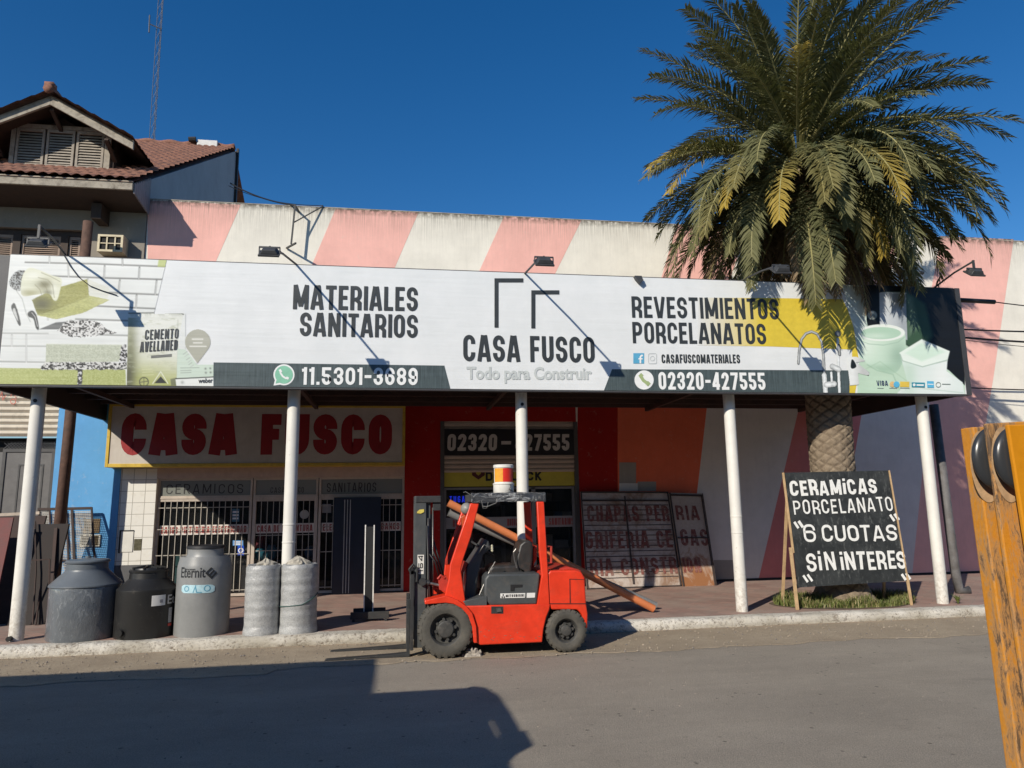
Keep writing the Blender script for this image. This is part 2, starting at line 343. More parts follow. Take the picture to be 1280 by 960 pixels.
# pavement: worn red tiles in a diagonal weave
t = NT('red_pavement_tiles'); v = t.map((1, 1, 1), (0, 0, R_(45)))
br = t.n('TexBrick'); br.inputs['Scale'].default_value = 1; br.inputs['Brick Width'].default_value = .4; br.inputs['Row Height'].default_value = .2
br.inputs['Mortar Size'].default_value = .007; br.inputs['Color1'].default_value = (.36, .22, .175, 1); br.inputs['Color2'].default_value = (.255, .155, .125, 1); br.inputs['Mortar'].default_value = (.2, .165, .14, 1); br.inputs['Bias'].default_value = 0
t.l(v, br.inputs['Vector']); n1 = t.noise(1.1, 6, .7); n2 = t.noise(9, 6, .75, dist=.5)
c = t.mix(t.ramp(n1, [(.42, 0), (.72, .75)]), br.outputs[0], (.33, .27, .22)); c = t.mix(t.ramp(n2, [(.5, 0), (.75, .6)]), c, (.19, .145, .12))
t.col(c).set(Roughness=.85); t.bump(t.mix(.5, br.outputs[1], n2), .25, -.01); m_pave = t.m
mb = rsheet(-14, 20, lambda x: 11.48, lambda x: 16.3, SW, 120, 24, .004, 9)
tag(mb.build('pavement', m_pave, smooth=True), kind='structure')
# bare soil patch round the palm
mb = MB(); vs = [(7.95+1.36*math.cos(a)*(1+.12*noise.noise((math.cos(a)*2, math.sin(a)*2, 2))), 12.3+.74*math.sin(a)*(1+.15*noise.noise((math.cos(a)*2, math.sin(a)*2, 6))), SW+.008) for a in [2*math.pi*i/60 for i in range(60)]]
mb.sheet(vs); tag(mb.build('soil_patch', ground_mat('soil', (.13, .1, .065), (.19, .15, .1), (.1, .085, .05), 3, .9, 40)), kind='structure')

# ================================================================== SHOP BUILDING
def wx(px, py=640, Y=YW): return at(px, py, Y=Y).x
def wz(px, py, Y=YW): return at(px, py, Y=Y).z
# painted render with drip stains falling from the coping
def wall_mat(name, c, stain=.6, top=None):
    t = NT(name); a = t.noise(1.3, 6, .7); b = t.noise(7, 6, .75, dist=.4); d = t.noise(3.2, 6, .75, vec=t.map((3.5, 1, .28)))
    col = t.mix(t.ramp(a, [(.35, 0), (.68, 1)]), sc(c, .9), sc(c, 1.05))
    col = t.mix(t.ramp(b, [(.58, 0), (.8, .4)]), col, sc((.75, .68, .58), .75 if max(c) < .6 else .85))
    if top is not None:
        sx = t.n('SeparateXYZ'); t.l(t.co, sx.inputs[0])
        g = t.n('MapRange'); g.inputs[1].default_value = top-1.15; g.inputs[2].default_value = top; t.l(sx.outputs[2], g.inputs[0])
        fine = t.noise(6, 5, .75, vec=t.map((7, 1, .12)))
        k = t.math('MULTIPLY', t.math('MULTIPLY', g.outputs[0], g.outputs[0]), t.ramp(fine, [(.4, 0), (.68, 1)]))
        col = t.mix(t.math('MULTIPLY', k, stain), col, (.13, .115, .09))
        rim = t.n('MapRange'); rim.inputs[1].default_value = top-.16; rim.inputs[2].default_value = top-.01; t.l(sx.outputs[2], rim.inputs[0])
        col = t.mix(t.math('MULTIPLY', t.math('MULTIPLY', rim.outputs[0], t.ramp(t.noise(9, 4), [(.35, 0), (.55, 1)])), .85), col, (.07, .06, .045))
    col = t.mix(t.ramp(d, [(.52, 0), (.85, .3)]), col, sc(c, .62))
    t.col(col).set(Roughness=.88); t.b.inputs['Specular IOR Level'].default_value = .25; t.bump(t.mix(.5, t.noise(60, 5, .7), b), .22, .01); return t.m
ZT = 8.76
m_white = wall_mat('white_wall_paint', (.77, .735, .65), .9, ZT)
m_pink = wall_mat('faded_pink_paint', (.83, .46, .40), .75, ZT)
m_red = wall_mat('deep_red_paint', (.36, .014, .01), 0)
m_orange = wall_mat('orange_paint', (.80, .17, .085), 0)
m_lowpink = wall_mat('rose_paint', (.68, .23, .21), 0)
m_lowwhite = wall_mat('grey_white_paint', (.70, .67, .63), 0)
m_cem = wall_mat('bare_cement_render', (.34, .32, .29), 0)
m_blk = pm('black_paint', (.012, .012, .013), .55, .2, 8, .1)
m_dk = pm('dark_interior', (.02, .019, .018), .9, .3, 3, .0)
shop = thing('hardware_shop', 'long two storey shop with diagonal pink and white stripes painted on its upper wall', 'shop building', (4, YW, 0))
XL = wx(184, 280); XB = wx(147, 660); XR = 19.0
s0, s1 = wx(193, 660), wx(505, 660); zs = wz(350, 597)          # left shop front opening
d0, d1 = wx(552, 600), wx(722, 600); zd = wz(640, 527)          # shutter opening
mb = MB(); T = .25
def blk(a, b, z0, z1): mb.box(a, b, YW, YW+T, z0, z1, 0)
blk(XL, XR, 4.4, ZT); blk(XB, s0, 0, 4.4); blk(s0, s1, zs, 4.4); blk(s1, d0, 0, 4.4); blk(d0, d1, zd, 4.4); blk(d1, XR, 0, 4.4)
mb.box(XL, XR, YW+T, YW+T+.02, 4.4, ZT); mb.box(XL, XL+.22, YW+T+.02, 30, 4.5, ZT)
# painted stripes, a skin 3 mm proud
def stripe(pts, mi, k=1): mb.prism(XZ(pts, YW), YW-.003*k, YW+.01, mi)
def top(x): return 250.5+(x-183)*(299-250.5)/(1265-183)
stripe([(184.5, top(184)), (301, top(301)), (262, 345), (184.5, 345)], 1)
stripe([(419.5, top(420)), (523, top(523)), (489, 345), (384, 345)], 1)
stripe([(630, top(630)), (727, top(727)), (690, 350), (594, 350)], 1)
stripe([(846, top(846)), (935, top(935)), (880, 440), (800, 440)], 1)
stripe([(1055, top(1055)), (1125, top(1125)), (1080, 470), (1010, 470)], 1)
stripe([(1176, top(1176)), (1267, top(1267)), (1242, 470), (1145, 470)], 1)
# lower wall colours
zl = 4.39
lo = lambda pts, mi, k=1: stripe(pts, mi, k)
mb.prism([(s1, SW), (d0, SW), (d0, zl), (s1, zl)], YW-.003, YW+.01, 2)
mb.prism([(d0, zd), (d1, zd), (d1, zl), (d0, zl)], YW-.003, YW+.01, 2)
lo([(722, 480), (772, 480), (772, 735), (722, 735)], 2)
lo([(772, 470), (888, 470), (858, 732), (772, 732)], 3)
lo([(888, 470), (1008, 470), (947, 729), (858, 732)], 5)
lo([(1008, 470), (1085, 470), (1042, 725), (947, 729)], 4)
lo([(1085, 470), (1165, 470), (1140, 720), (1042, 725)], 5)
lo([(1165, 470), (1242, 470), (1232, 530), (1262, 716), (1140, 720)], 1)
lo([(774, 578), (795, 578), (795, 604), (774, 604)], 6, 2); lo([(774, 604), (797, 604), (797, 614), (774, 614)], 5, 2); lo([(797, 602), (820, 602), (820, 614), (797, 614)], 6, 2)
lo([(892, 700), (921, 700), (921, 726), (892, 726)], 6, 2)
mb.box(d1, XR, YW-.012, YW, SW-.05, SW+.05, 7)
mb.build('wall', [m_white, m_pink, m_red, m_orange, m_lowpink, m_lowwhite, m_cem, m_blk], shop)
mb = MB(); mb.box(XL, XR, YW-.006, YW+T, ZT, ZT+.02); mb.build('coping', pm('stained_coping', (.36, .33, .28), .9, .35, 3, .4, 40, dirt=.8), shop)
# white tiles of the corner pier
t = NT('white_wall_tiles'); br = t.n('TexBrick'); br.offset = 0
br.inputs['Scale'].default_value = 1; br.inputs['Brick Width'].default_value = .235; br.inputs['Row Height'].default_value = .235; br.inputs['Mortar Size'].default_value = .006
br.inputs['Color1'].default_value = (.77, .75, .69, 1); br.inputs['Color2'].default_value = (.74, .72, .66, 1); br.inputs['Mortar'].default_value = (.34, .32, .28, 1)
t.l(t.map((1, 1, 1), (R_(90), 0, 0)), br.inputs['Vector']); c = t.mix(t.ramp(t.noise(5, 6, .7), [(.55, 0), (.8, .35)]), br.outputs[0], (.4, .34, .25))
t.col(c).set(Roughness=.35); t.bump(br.outputs[1], .3, -.004); m_tile = t.m
zp = wz(170, 706); x2 = wx(192.5, 660)
mb = MB(); mb.box(XB, x2, YW-.025, YW, zp, 3.3, 0); mb.box(XB+.01, x2, YW-.03, YW, SW, zp, 1)
mb.box(x2, s1, YW-.03, YW, zs+.0, wz(350, 580), 2)
mb.build('tiled_pier', [m_tile, pm('dark_grey_plinth', (.1, .1, .105), .7, .2), pm('pinkish_tile_band', (.5, .38, .32), .5, .15)], shop)
mbx = MB(); a = XZ([(150.5, 690), (166, 690), (166, 664), (150.5, 664)], YW); mbx.box(a[0][0], a[1][0], YW-.04, YW-.024, a[0][1], a[2][1])
mb0 = mbx.build('meter_door', pm('white_enamel', (.7, .68, .62), .4, .08), shop)
mb = MB(); mb.box(a[0][0]-.03, a[0][0], YW-.045, YW-.024, a[0][1]-.02, a[2][1]+.025); mb.box(a[0][0], a[1][0], YW-.045, YW-.024, a[2][1], a[2][1]+.025); mb.build('frame', m_blk, mb0)
a = XZ([(167.5, 688), (177, 688), (177, 673.5), (167.5, 673.5)], YW); mb = MB(); mb.box(a[0][0], a[1][0], YW-.032, YW-.02, a[0][1], a[2][1]); mb.build('meter_window', pm('dirty_glass', (.12, .11, .07), .3, .5, 20), shop)
# ---- left shop front: frames, glazing, grilles
m_alu = pm('beige_aluminium', (.5, .43, .36), .45, .12, 5, .05, metallic=.0, dirt=.15)
m_bar = pm('white_painted_bars', (.42, .385, .33), .5, .15, 9, .1, dirt=.35)
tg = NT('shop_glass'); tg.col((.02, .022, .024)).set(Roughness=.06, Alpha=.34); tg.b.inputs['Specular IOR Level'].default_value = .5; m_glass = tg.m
tg = NT('grey_fascia_glass'); tg.col((.20, .21, .19)).set(Roughness=.25); m_fglass = tg.m
YF = YW+.06
zt, zg = wz(350, 597), wz(350, 621); zb = SW+.02
def frame_box(mb, a, b, z0, z1, wdt=.05, y0=YF, y1=YF+.06, mi=0):
    mb.box(a, a+wdt, y0, y1, z0, z1, mi); mb.box(b-wdt, b, y0, y1, z0, z1, mi); mb.box(a+wdt, b-wdt, y0, y1, z1-wdt, z1, mi); mb.box(a+wdt, b-wdt, y0, y1, z0, z0+wdt, mi)
bays = [(s0, wx(313, 660), 'CERAMICOS'), (wx(314, 660), wx(396, 660), 'CASA FUSCO'), (wx(397, 660), s1, 'SANITARIOS')]
m_lbl = pm('faded_black_lettering', (.03, .03, .03), .7)
m_strip = pm('white_window_strip', (.72, .66, .6), .5, .1); m_redl = pm('red_window_lettering', (.34, .07, .06), .6, .2)
for i, (a, b, word) in enumerate(bays):
    mb = MB(); frame_box(mb, a, b, zg, zt, .045); wn = mb.build('window', m_alu, shop, bevel=.004)
    mb = MB(); mb.box(a+.046, b-.046, YF+.025, YF+.035, zg+.046, zt-.046); mb.build('pane', m_fglass, wn)
    pl = Plane((a+.16 if i != 1 else a+.35, YF+.022, zg+.085), (1, 0, 0), (0, 0, 1)); mb = MB()
    wd = (b-a-.36)*(1 if i == 0 else .72 if i == 2 else .7)
    for w1, fa, fb in ([(word, 0, 1)] if i != 1 else [('CASA', 0, .42), ('FUSCO', .52, 1)]):
        mb = MB(); text(mb, w1, Plane(pl.o+pl.u*wd*fa, pl.u, pl.v), wd*(fb-fa), .2 if i != 1 else .12, .1, .2, .2, jit=.03, layer=0, seed=i); mb.build('lettering', m_lbl, wn)
    # lower bay
    fr = MB(); frame_box(fr, a, b, zb, zg-.02, .07 if i == 1 else .055)
    fr.box(a, b, YF-.01, YF+.07, zg-.02, zg+.01)
    nm = 'shop_door' if i == 1 else 'shop_window'
    w_ = fr.build(nm, m_alu, shop, bevel=.004)
    mb = MB(); mb.box(a+.06, b-.06, YF+.075, YF+.083, zb+.06, zg-.05); mb.build('pane', m_glass, w_)
    gr = MB(); n = (9 if i == 1 else 14 if i == 0 else 12); z1 = zg-.06; yg = YF-.035 if i != 1 else YF+.02
    for k in range(1, n+1):
        x = a+.05+(b-a-.1)*k/(n+1)
        gr.box(x-.0065, x+.0065, yg-.0065, yg+.0065, zb+.1, z1)
    for zz in ((zb+.12, .42*(zg-zb)+zb, .68*(zg-zb)+zb, z1-.15) if i != 1 else (zb+.9, .6*(zg-zb)+zb)):
        gr.box(a+.04, b-.04, yg+.0075, yg+.0145, zz, zz+.016)
    gr.build('grille', m_bar, w_)
    zs0, zs1 = wz(300, 667.5), wz(300, 655.5); st = MB(); st.box(a+.07, b-.07, YF+.05, YF+.056, zs0, zs1, 0)
    for word2, f0, f1 in [[('BANOS PINTURERIA ELECTRICIDAD', 0, 1)], [('CASA DE LA PINTURA', 0, 1)], [('ELECTR', 0, .26), ('BANOS', .76, 1)]][i]:
        text(st, word2, Plane((a+.1+(b-a-.2)*f0, YF+.048, zs0+.03), (1, 0, 0), (0, 0, 1)), (b-a-.2)*(f1-f0), zs1-zs0-.06, .17, .12, layer=0, mi=1)
    st.build('sign_strip', [m_strip, m_redl], w_)
# dark blue panel standing in the third bay, with white edge lines
a, b = wx(417, 660), wx(476, 660); mb = MB(); mb.box(a, b, YF-.12, YF-.05, SW, zg-.03, 0)
for k in (.22, .28, .34): mb.box(a+(b-a)*k, a+(b-a)*k+.014, YF-.128, YF-.12, SW+.02, zg-.08, 1)
mb.build('blue_door', [pm('navy_paint', (.008, .014, .03), .45, .2), pm('thin_white_line', (.45, .45, .44), .5)], shop)
# ---- room behind the glazing, with stock
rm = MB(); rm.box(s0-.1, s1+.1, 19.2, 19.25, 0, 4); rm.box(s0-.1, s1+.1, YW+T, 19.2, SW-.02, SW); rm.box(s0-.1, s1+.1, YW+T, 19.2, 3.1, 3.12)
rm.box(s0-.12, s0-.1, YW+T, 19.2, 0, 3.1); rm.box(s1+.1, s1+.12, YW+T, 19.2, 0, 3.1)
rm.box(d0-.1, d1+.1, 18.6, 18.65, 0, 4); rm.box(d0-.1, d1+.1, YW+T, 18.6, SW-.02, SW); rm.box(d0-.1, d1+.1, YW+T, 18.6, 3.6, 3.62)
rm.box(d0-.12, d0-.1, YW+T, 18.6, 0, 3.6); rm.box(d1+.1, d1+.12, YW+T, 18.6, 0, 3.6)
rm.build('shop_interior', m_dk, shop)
def stock(name, label, cat, pxs, Y, dep, mats, mk=None, group='goods behind the shop windows'):
    mb = MB(); p = XZ(pxs, Y); mb.prism(p, Y, Y+dep, 0); 
    if mk: mk(mb, p, Y)
    return solid(mb, name, mats, label, cat, group, bevel=.006)
# stickers on the glass
def sticker(pxs, c, label, k=None):
    p = XZ(pxs, YF+.07); mb = MB(); mb.prism(p, YF+.069, YF+.074, 0)
    x0, x1, z0, z1 = min(q[0] for q in p), max(q[0] for q in p), min(q[1] for q in p), max(q[1] for q in p)
    w_, h_ = x1-x0, z1-z0
    if k == 'ring': strokes(mb, [(x0+w_*.5+h_*.22*math.cos(a), z0+h_*.5+h_*.22*math.sin(a)) for a in [i*.5236 for i in range(12)]], h_*.1, True, lambda u, v, l: (u, YF+.069-l, v), .002, 1)
    if k == 'bars':
        for q in (.25, .5, .75): mb.box(x0+w_*.12, x1-w_*.12, YF+.066, YF+.069, z0+h_*(q-.07), z0+h_*(q+.07), 1)
    return solid(mb, 'window_sticker', [pm('sticker_'+label.split()[0], c, .4, .1), pm('sticker_mark', (.8, .82, .84), .4)], label, 'sticker', 'stickers on the shop glazing')
sticker([(297, 694), (305, 694), (305, 682), (297, 682)], (.01, .07, .45), 'blue square sticker with white ring low on the left shop window', 'ring')
sticker([(291, 682), (304, 682), (304, 675.5), (291, 675.5)], (.12, .3, .6), 'small pale blue sticker above the ringed blue sticker', 'bars')
sticker([(290, 652), (299, 652), (299, 636), (290, 636)], (.05, .16, .25), 'dim teal notice high on the left shop window', 'bars')
sticker([(402.5, 641), (414, 641), (414, 630), (402.5, 630)], (.3, .3, .3), 'pale grey notice with dark emblem on the right shop window', None)
p = at(380.5, 643, Y=YF+.07); mb = MB(); mb.lathe((p.x, YF+.07, p.z), [(0, -.004), (.095, -.004), (.095, .004), (0, .004)], 28, axis='y')
solid(mb, 'window_sticker', pm('grey_round_notice', (.4, .39, .36), .5), 'round grey notice on the shop door glass', 'sticker', 'stickers on the shop glazing')
# sunlit goods just inside
def bag(px, Y, label, c, sd):
    p = XZ(px, Y); x0, x1 = p[0][0], p[1][0]; z0, z1 = p[0][1], p[2][1]; mb = MB(); vs = []; n = 16; m_ = 8
    for j in range(m_+1):
        v = j/m_; r = math.sin(math.pi*(.14+.78*v))**.5
        for i in range(n):
            a = 2*math.pi*i/n; q = 1+.18*noise.noise((math.cos(a)*2, math.sin(a)*2, sd+v*3))
            vs.append(((x0+x1)/2+(x1-x0)/2*r*q*math.cos(a), Y+.16+.15*r*q*math.sin(a), z0+(z1-z0)*v))
    mb.add(vs, [(j*n+i, j*n+(i+1) % n, (j+1)*n+(i+1) % n, (j+1)*n+i) for j in range(m_) for i in range(n)]+[tuple(range(m_*n, m_*n+n))])
    return solid(mb, 'stock_bag', pm('bag_'+label.split()[0], c, .35, .25, 12, .3, 20), label, 'bag', 'goods behind the shop windows', smooth=True)
# a low counter carries the goods
mb = MB(); c0 = wx(300, 700, 16.75); c1 = wx(400, 700, 16.75); zc = wz(330, 700, 16.6); mb.box(c0, c1, 16.45, 17.1, zc-.05, zc, 0); mb.box(c0+.05, c1-.05, 16.5, 17.05, SW, zc-.05, 0)
solid(mb, 'display_counter', pm('dim_grey_counter', (.1, .095, .09), .7), 'low grey display counter just inside the shop door', 'counter')
def onc(x0, x1, y): return [(x0, 0), (x1, 0), (x1, y), (x0, y)]
for (xa, xb, yt, lab, c, sd) in ((318, 331, 668, 'pink plastic bag on the counter behind the shop door', (.7, .22, .25), 1), (317, 333, 686, 'cyan bag at the left end of the counter behind the shop door', (.08, .4, .55), 2), (331, 345, 682, 'pale blue bag next to the cyan bag behind the shop door', (.2, .5, .62), 3), (380, 394, 683, 'blue bag at the right end of the counter behind the shop door', (.12, .25, .42), 4)):
    Y = 16.55 if 'pink' not in lab else 16.8
    p0 = at(xa, 690, Y=Y); p1 = at(xb, 690, Y=Y); zt_ = at(xa, yt, Y=Y).z
    mb = MB(); vs = []; n = 16; m_ = 8
    for j in range(m_+1):
        v = j/m_; r = math.sin(math.pi*(.14+.74*v))**.5
        for i in range(n):
            a = 2*math.pi*i/n; q = 1+.22*noise.noise((math.cos(a)*2, math.sin(a)*2, sd*5+v*3))
            vs.append(((p0.x+p1.x)/2+(p1.x-p0.x)/2*r*q*math.cos(a), Y+.14+.12*r*q*math.sin(a), zc+(zt_-zc)*v))
    mb.add(vs, [(j*n+i, j*n+(i+1) % n, (j+1)*n+(i+1) % n, (j+1)*n+i) for j in range(m_) for i in range(n)]+[tuple(range(m_*n, m_*n+n)), tuple(range(n-1, -1, -1))])
    solid(mb, 'stock_bag', pm('bag_'+lab.split()[0], c, .35, .25, 12, .3, 20), lab, 'bag', 'goods behind the shop windows', smooth=True)
# a water tank top / cans in the left window
for k, (xa, xb, ya, yb, lab, c) in enumerate(((219, 226, 742, 694, 'teal box standing in the left shop window beside the grey tank', (.05, .2, .2)), (283, 291, 742, 694, 'white sack standing in the left shop window right of the grey tank', (.5, .48, .44)))):
    p0 = at(xa, 700, Y=16.5); p1 = at(xb, 700, Y=16.5); zt_ = at(xa, yb, Y=16.5).z
    mb = MB(); mb.box(p0.x, p1.x, 16.5, 16.75, SW, zt_, 0); solid(mb, 'stock_box', pm('box_'+lab.split()[0], c, .6), lab, 'box', 'goods behind the shop windows', bevel=.02)
# ---- right shop front under the shutter
z_sign0, z_sign1 = wz(640, 569), wz(640, 536.5); zy0, zy1 = wz(640, 607.5), wz(640, 590)
tsh = NT('beige_shutter'); tsh.col(tsh.mix(tsh.ramp(tsh.noise(3, 6, .7), [(.4, 0), (.7, 1)]), (.42, .35, .29), (.5, .42, .35))).set(Roughness=.5); m_shut = tsh.m
mb = MB(); zz = zd
while zz > zy1+.01:
    h = min(.105, zz-zy1); y = YW+.05
    mb.add([(d0, y, zz), (d1, y, zz), (d1, y-.022, zz-h*.35), (d0, y-.022, zz-h*.35), (d1, y-.022, zz-h*.7), (d0, y-.022, zz-h*.7), (d1, y, zz-h), (d0, y, zz-h)], [(0, 3, 2, 1)[::-1], (3, 5, 4, 2)[::-1], (5, 7, 6, 4)[::-1]])
    zz -= h
mb.build('roller_shutter', m_shut, shop)
mb = MB(); mb.box(d0-.03, d0+.06, YW-.01, YW+.2, SW, zd); mb.box(d1-.06, d1+.03, YW-.01, YW+.2, SW, zd); mb.build('shutter_rail', pm('dark_rail', (.09, .085, .08), .5), shop)
fr = MB(); frame_box(fr, d0+.06, d1-.06, zb, zy0-.02, .05, YW+.1, YW+.16); xm = wx(666, 650); fr.box(xm, xm+.09, YW+.1, YW+.16, zb, zy0-.03)
w_ = fr.build('shop_window', pm('grey_aluminium', (.22, .22, .22), .4), shop)
mb = MB(); mb.box(d0+.1, d1-.1, YW+.17, YW+.176, zb+.05, zy0-.06); mb.build('pane', m_glass, w_)
zs0, zs1 = wz(640, 660), wz(640, 646); st = MB(); st.box(d0+.1, d1-.1, YW+.155, YW+.16, zs0, zs1, 0)
for word, a, b in (('REVESTIMIENTOS', 566, 612), ('MONOCOMANDOS', 634, 664), ('SANITARIOS', 686, 717)):
    text(st, word, Plane((wx(a, 650, YW+.15), YW+.153, zs0+.045), (1, 0, 0), (0, 0, 1)), wx(b, 650, YW+.15)-wx(a, 650, YW+.15), zs1-zs0-.09, .17, .12, layer=0, mi=1)
st.build('sign_strip', [pm('grey_window_strip', (.3, .29, .28), .5), m_redl], w_)

# pebbles strewn over the dirt along the kerb
mb = MB(); rgp = random.Random(31)
for i in range(2600):
    x = rgp.uniform(-9, 13); f = rgp.random()**1.6; y = 11.17-f*1.5 if rgp.random() < .8 else rgp.uniform(6.5, 9.9)
    r = rgp.choice([.006, .008, .01, .012, .018]) if y > 9.7 else rgp.choice([.004, .006, .008]); q = [r*rgp.uniform(.7, 1.3) for _ in range(6)]
    z = .012 if y > 9.7 else .002
    mb.add([(x-q[0], y, z), (x, y-q[1], z), (x+q[2], y, z), (x, y+q[3], z), (x+q[4]*.2, y, z+q[5]*.8), (x, y, z-.004)], [(0, 1, 4), (1, 2, 4), (2, 3, 4), (3, 0, 4), (1, 0, 5), (2, 1, 5), (3, 2, 5), (0, 3, 5)], rgp.choice([0, 0, 1]))
tag(mb.build('pebbles', [pm('tan_pebble', (.34, .28, .21), .9, .4, 3), pm('grey_pebble', (.2, .18, .16), .9, .4, 3)]), 'loose pebbles strewn over the dirt along the kerb', 'pebbles', kind='stuff')
# ================================================================== SIGNS ON THE SHOP
# phone number banner on the shutter
m_sgnblk = pm('black_banner', (.012, .012, .014), .5, .2); m_wl = pm('off_white_lettering', (.58, .56, .52), .5, .1)
sg = thing('phone_number_banner', 'black banner with white phone number fixed across the roller shutter', 'sign', (wx(640, 550), YW, z_sign0))
mb = MB(); mb.box(d0+.03, d1-.03, YW-.005, YW+.024, z_sign0, z_sign1); mb.build('panel', m_sgnblk, sg)
h = z_sign1-z_sign0; wd_ = d1-d0-.3
for s_, fa, fb in (('02320', 0, .4), ('-', .435, .515), ('427555', .55, 1)):
    mb = MB(); text(mb, s_, Plane((d0+.12+wd_*fa, YW-.005, z_sign0+h*.17), (1, 0, 0), (0, 0, 1)), wd_*(fb-fa), h*.64, .2, .1, .12, slant=.05); mb.build('lettering', m_wl, sg)
sg = thing('yellow_shop_sign', 'yellow strip sign with black lettering half hidden below the roller shutter', 'sign', (wx(640, 600), YW, zy0))
mb = MB(); mb.box(d0+.03, d1-.03, YW+.06, YW+.09, zy0, zy1+.04); mb.build('panel', pm('yellow_sign_paint', (.55, .47, .05), .5, .12), sg)
mb = MB(); pl = Plane((wx(607.5, 600), YW+.06, zy0+.12), (1, 0, 0), (0, 0, 1)); text(mb, 'DURLOCK', pl, wx(678, 600)-wx(607.5, 600), .2, .24, .1, .16); mb.build('lettering', m_blk, sg)
q = XZ([(590, 590), (606, 590), (606, 594), (598, 599.5), (590, 594)], YW+.06); mb = MB(); mb.prism(q, YW+.05, YW+.062)
q2 = XZ([(595, 590), (601, 590), (601, 592), (598, 594.5), (595, 592)], YW+.06); mb.prism(q2, YW+.046, YW+.051, 1); mb.build('logo', [pm('maroon_logo', (.1, .02, .015), .5), pm('yellow_sign_paint2', (.55, .47, .05), .5)], sg)
# blue LED words in the window
tl = NT('blue_led'); tl.col((.01, .01, .05)); tl.set(Emission_Color=(.02, .05, 1, 1), Emission_Strength=1.1)
mb = MB(); a, b = wx(562, 622, 16.5), wx(586, 622, 16.5); z = wz(570, 628, 16.5); led = thing('led_sign', 'small black sign with glowing blue words in the shutter shop window', 'led sign', ((a+b)/2, 16.5, z))
mb.box(a-.08, b+.08, 16.5, 16.55, z-.08, z+.23); mb.box((a+b)/2-.01, (a+b)/2+.01, 16.52, 16.54, z+.23, 3.61); mb.build('case', m_blk, led)
mb = MB(); text(mb, 'TUGAS', Plane((a, 16.5, z), (1, 0, 0), (0, 0, 1)), b-a, .14, .14, .25, .17); mb.build('lettering', tl.m, led)
# goods seen through this window: boxed shelves
m_box = [pm('carton_grey', (.13, .13, .125), .7), pm('carton_white', (.33, .33, .31), .6), pm('carton_blue', (.06, .14, .26), .6), pm('carton_dark', (.05, .05, .05), .7)]
def shelf_unit(x0, x1, Y, tiers, label, rg):
    sh = thing('stock_shelf', label, 'shelf', ((x0+x1)/2, Y, SW)); mb = MB()
    for z in tiers: mb.box(x0, x1, Y, Y+.4, z-.025, z)
    for x in (x0, x1-.04): mb.box(x, x+.04, Y, Y+.04, SW, tiers[-1]); mb.box(x, x+.04, Y+.36, Y+.4, SW, tiers[-1])
    mb.build('rack', pm('shelf_metal', (.1, .1, .1), .5), sh)
    return sh
rg = random.Random(4)
names = ['dark carton', 'grey carton', 'pale carton', 'blue carton']
uc = 0
for (x0, x1, Y, tiers, side) in ((wx(560, 680, 17), wx(632, 680, 17), 17.0, [.5, 1.0, 1.5, 1.95], 'left'), (wx(680, 680, 17), wx(718, 680, 17), 17.0, [.4, .95, 1.5, 2.05], 'right')):
    shelf_unit(x0, x1, Y, tiers, 'dark metal stock shelf on the %s inside the shutter shop window' % side, rg)
    for ti, z in enumerate(tiers):
        x = x0+.05; k = 0
        while x < x1-.2:
            wdt = rg.uniform(.16, .34); hh = rg.uniform(.16, .36); mi = rg.choice([0, 1, 1, 2, 3, 0])
            if x+wdt > x1-.02: break
            mb = MB(); mb.box(x, x+wdt, Y+.02, Y+.34, z, z+hh)
            solid(mb, 'stock_carton', m_box[mi], '%s, %s from the left, on the %s tier of the %s stock shelf' % (['grey', 'pale', 'blue', 'dark'][mi]+' carton', ['first', 'second', 'third', 'fourth', 'fifth', 'sixth', 'seventh', 'eighth'][k], ['lowest', 'second', 'third', 'top'][ti], side), 'carton', 'cartons on the stock shelves', bevel=.004)
            x += wdt+rg.uniform(.01, .06); k += 1
# CASA FUSCO box sign
YS = 15.72
cs = thing('shop_name_board', 'white CASA FUSCO box sign with thick red letters and a yellow edge under the awning', 'sign', (wx(320, 545, YS), YS, wz(320, 583, YS)))
P0 = at(131, 583, Y=YS); P1 = at(506, 583, Y=YS); zb0 = (P0.z+P1.z)/2; zt0 = 4.13
t = NT('dirty_white_sign'); n = t.noise(2.2, 7, .75, dist=.5); v = t.noise(4, 5, .7, vec=t.map((5, 1, .4)))
c = t.mix(t.ramp(n, [(.35, 0), (.7, 1)]), (.47, .42, .36), (.58, .53, .47)); c = t.mix(t.ramp(v, [(.55, 0), (.85, .5)]), c, (.4, .34, .28)); t.col(c).set(Roughness=.5); t.bump(n, .15, .02)
mb = MB(); mb.box(P0.x+.06, P1.x-.06, YS, YW-.03, zb0+.07, zt0-.06)
for k in (.25, .5, .75): mb.box(P0.x+(P1.x-P0.x)*k-.004, P0.x+(P1.x-P0.x)*k+.004, YS-.003, YS, zb0+.07, zt0-.06)
mb.build('panel', t.m, cs)
m_yf = pm('yellow_frame_paint', (.62, .42, .05), .5, .2, 5, dirt=.2)
mb = MB(); mb.box(P0.x, P0.x+.06, YS-.02, YW-.03, zb0, zt0); mb.box(P1.x-.06, P1.x, YS-.02, YW-.03, zb0, zt0); mb.box(P0.x+.06, P1.x-.06, YS-.02, YW-.03, zb0, zb0+.07); mb.box(P0.x+.06, P1.x-.06, YS-.02, YW-.03, zt0-.06, zt0); mb.build('frame', m_yf, cs, bevel=.006)
mb = MB(); ya, yb_ = wz(320, 568.5, YS), wz(320, 517.5, YS)
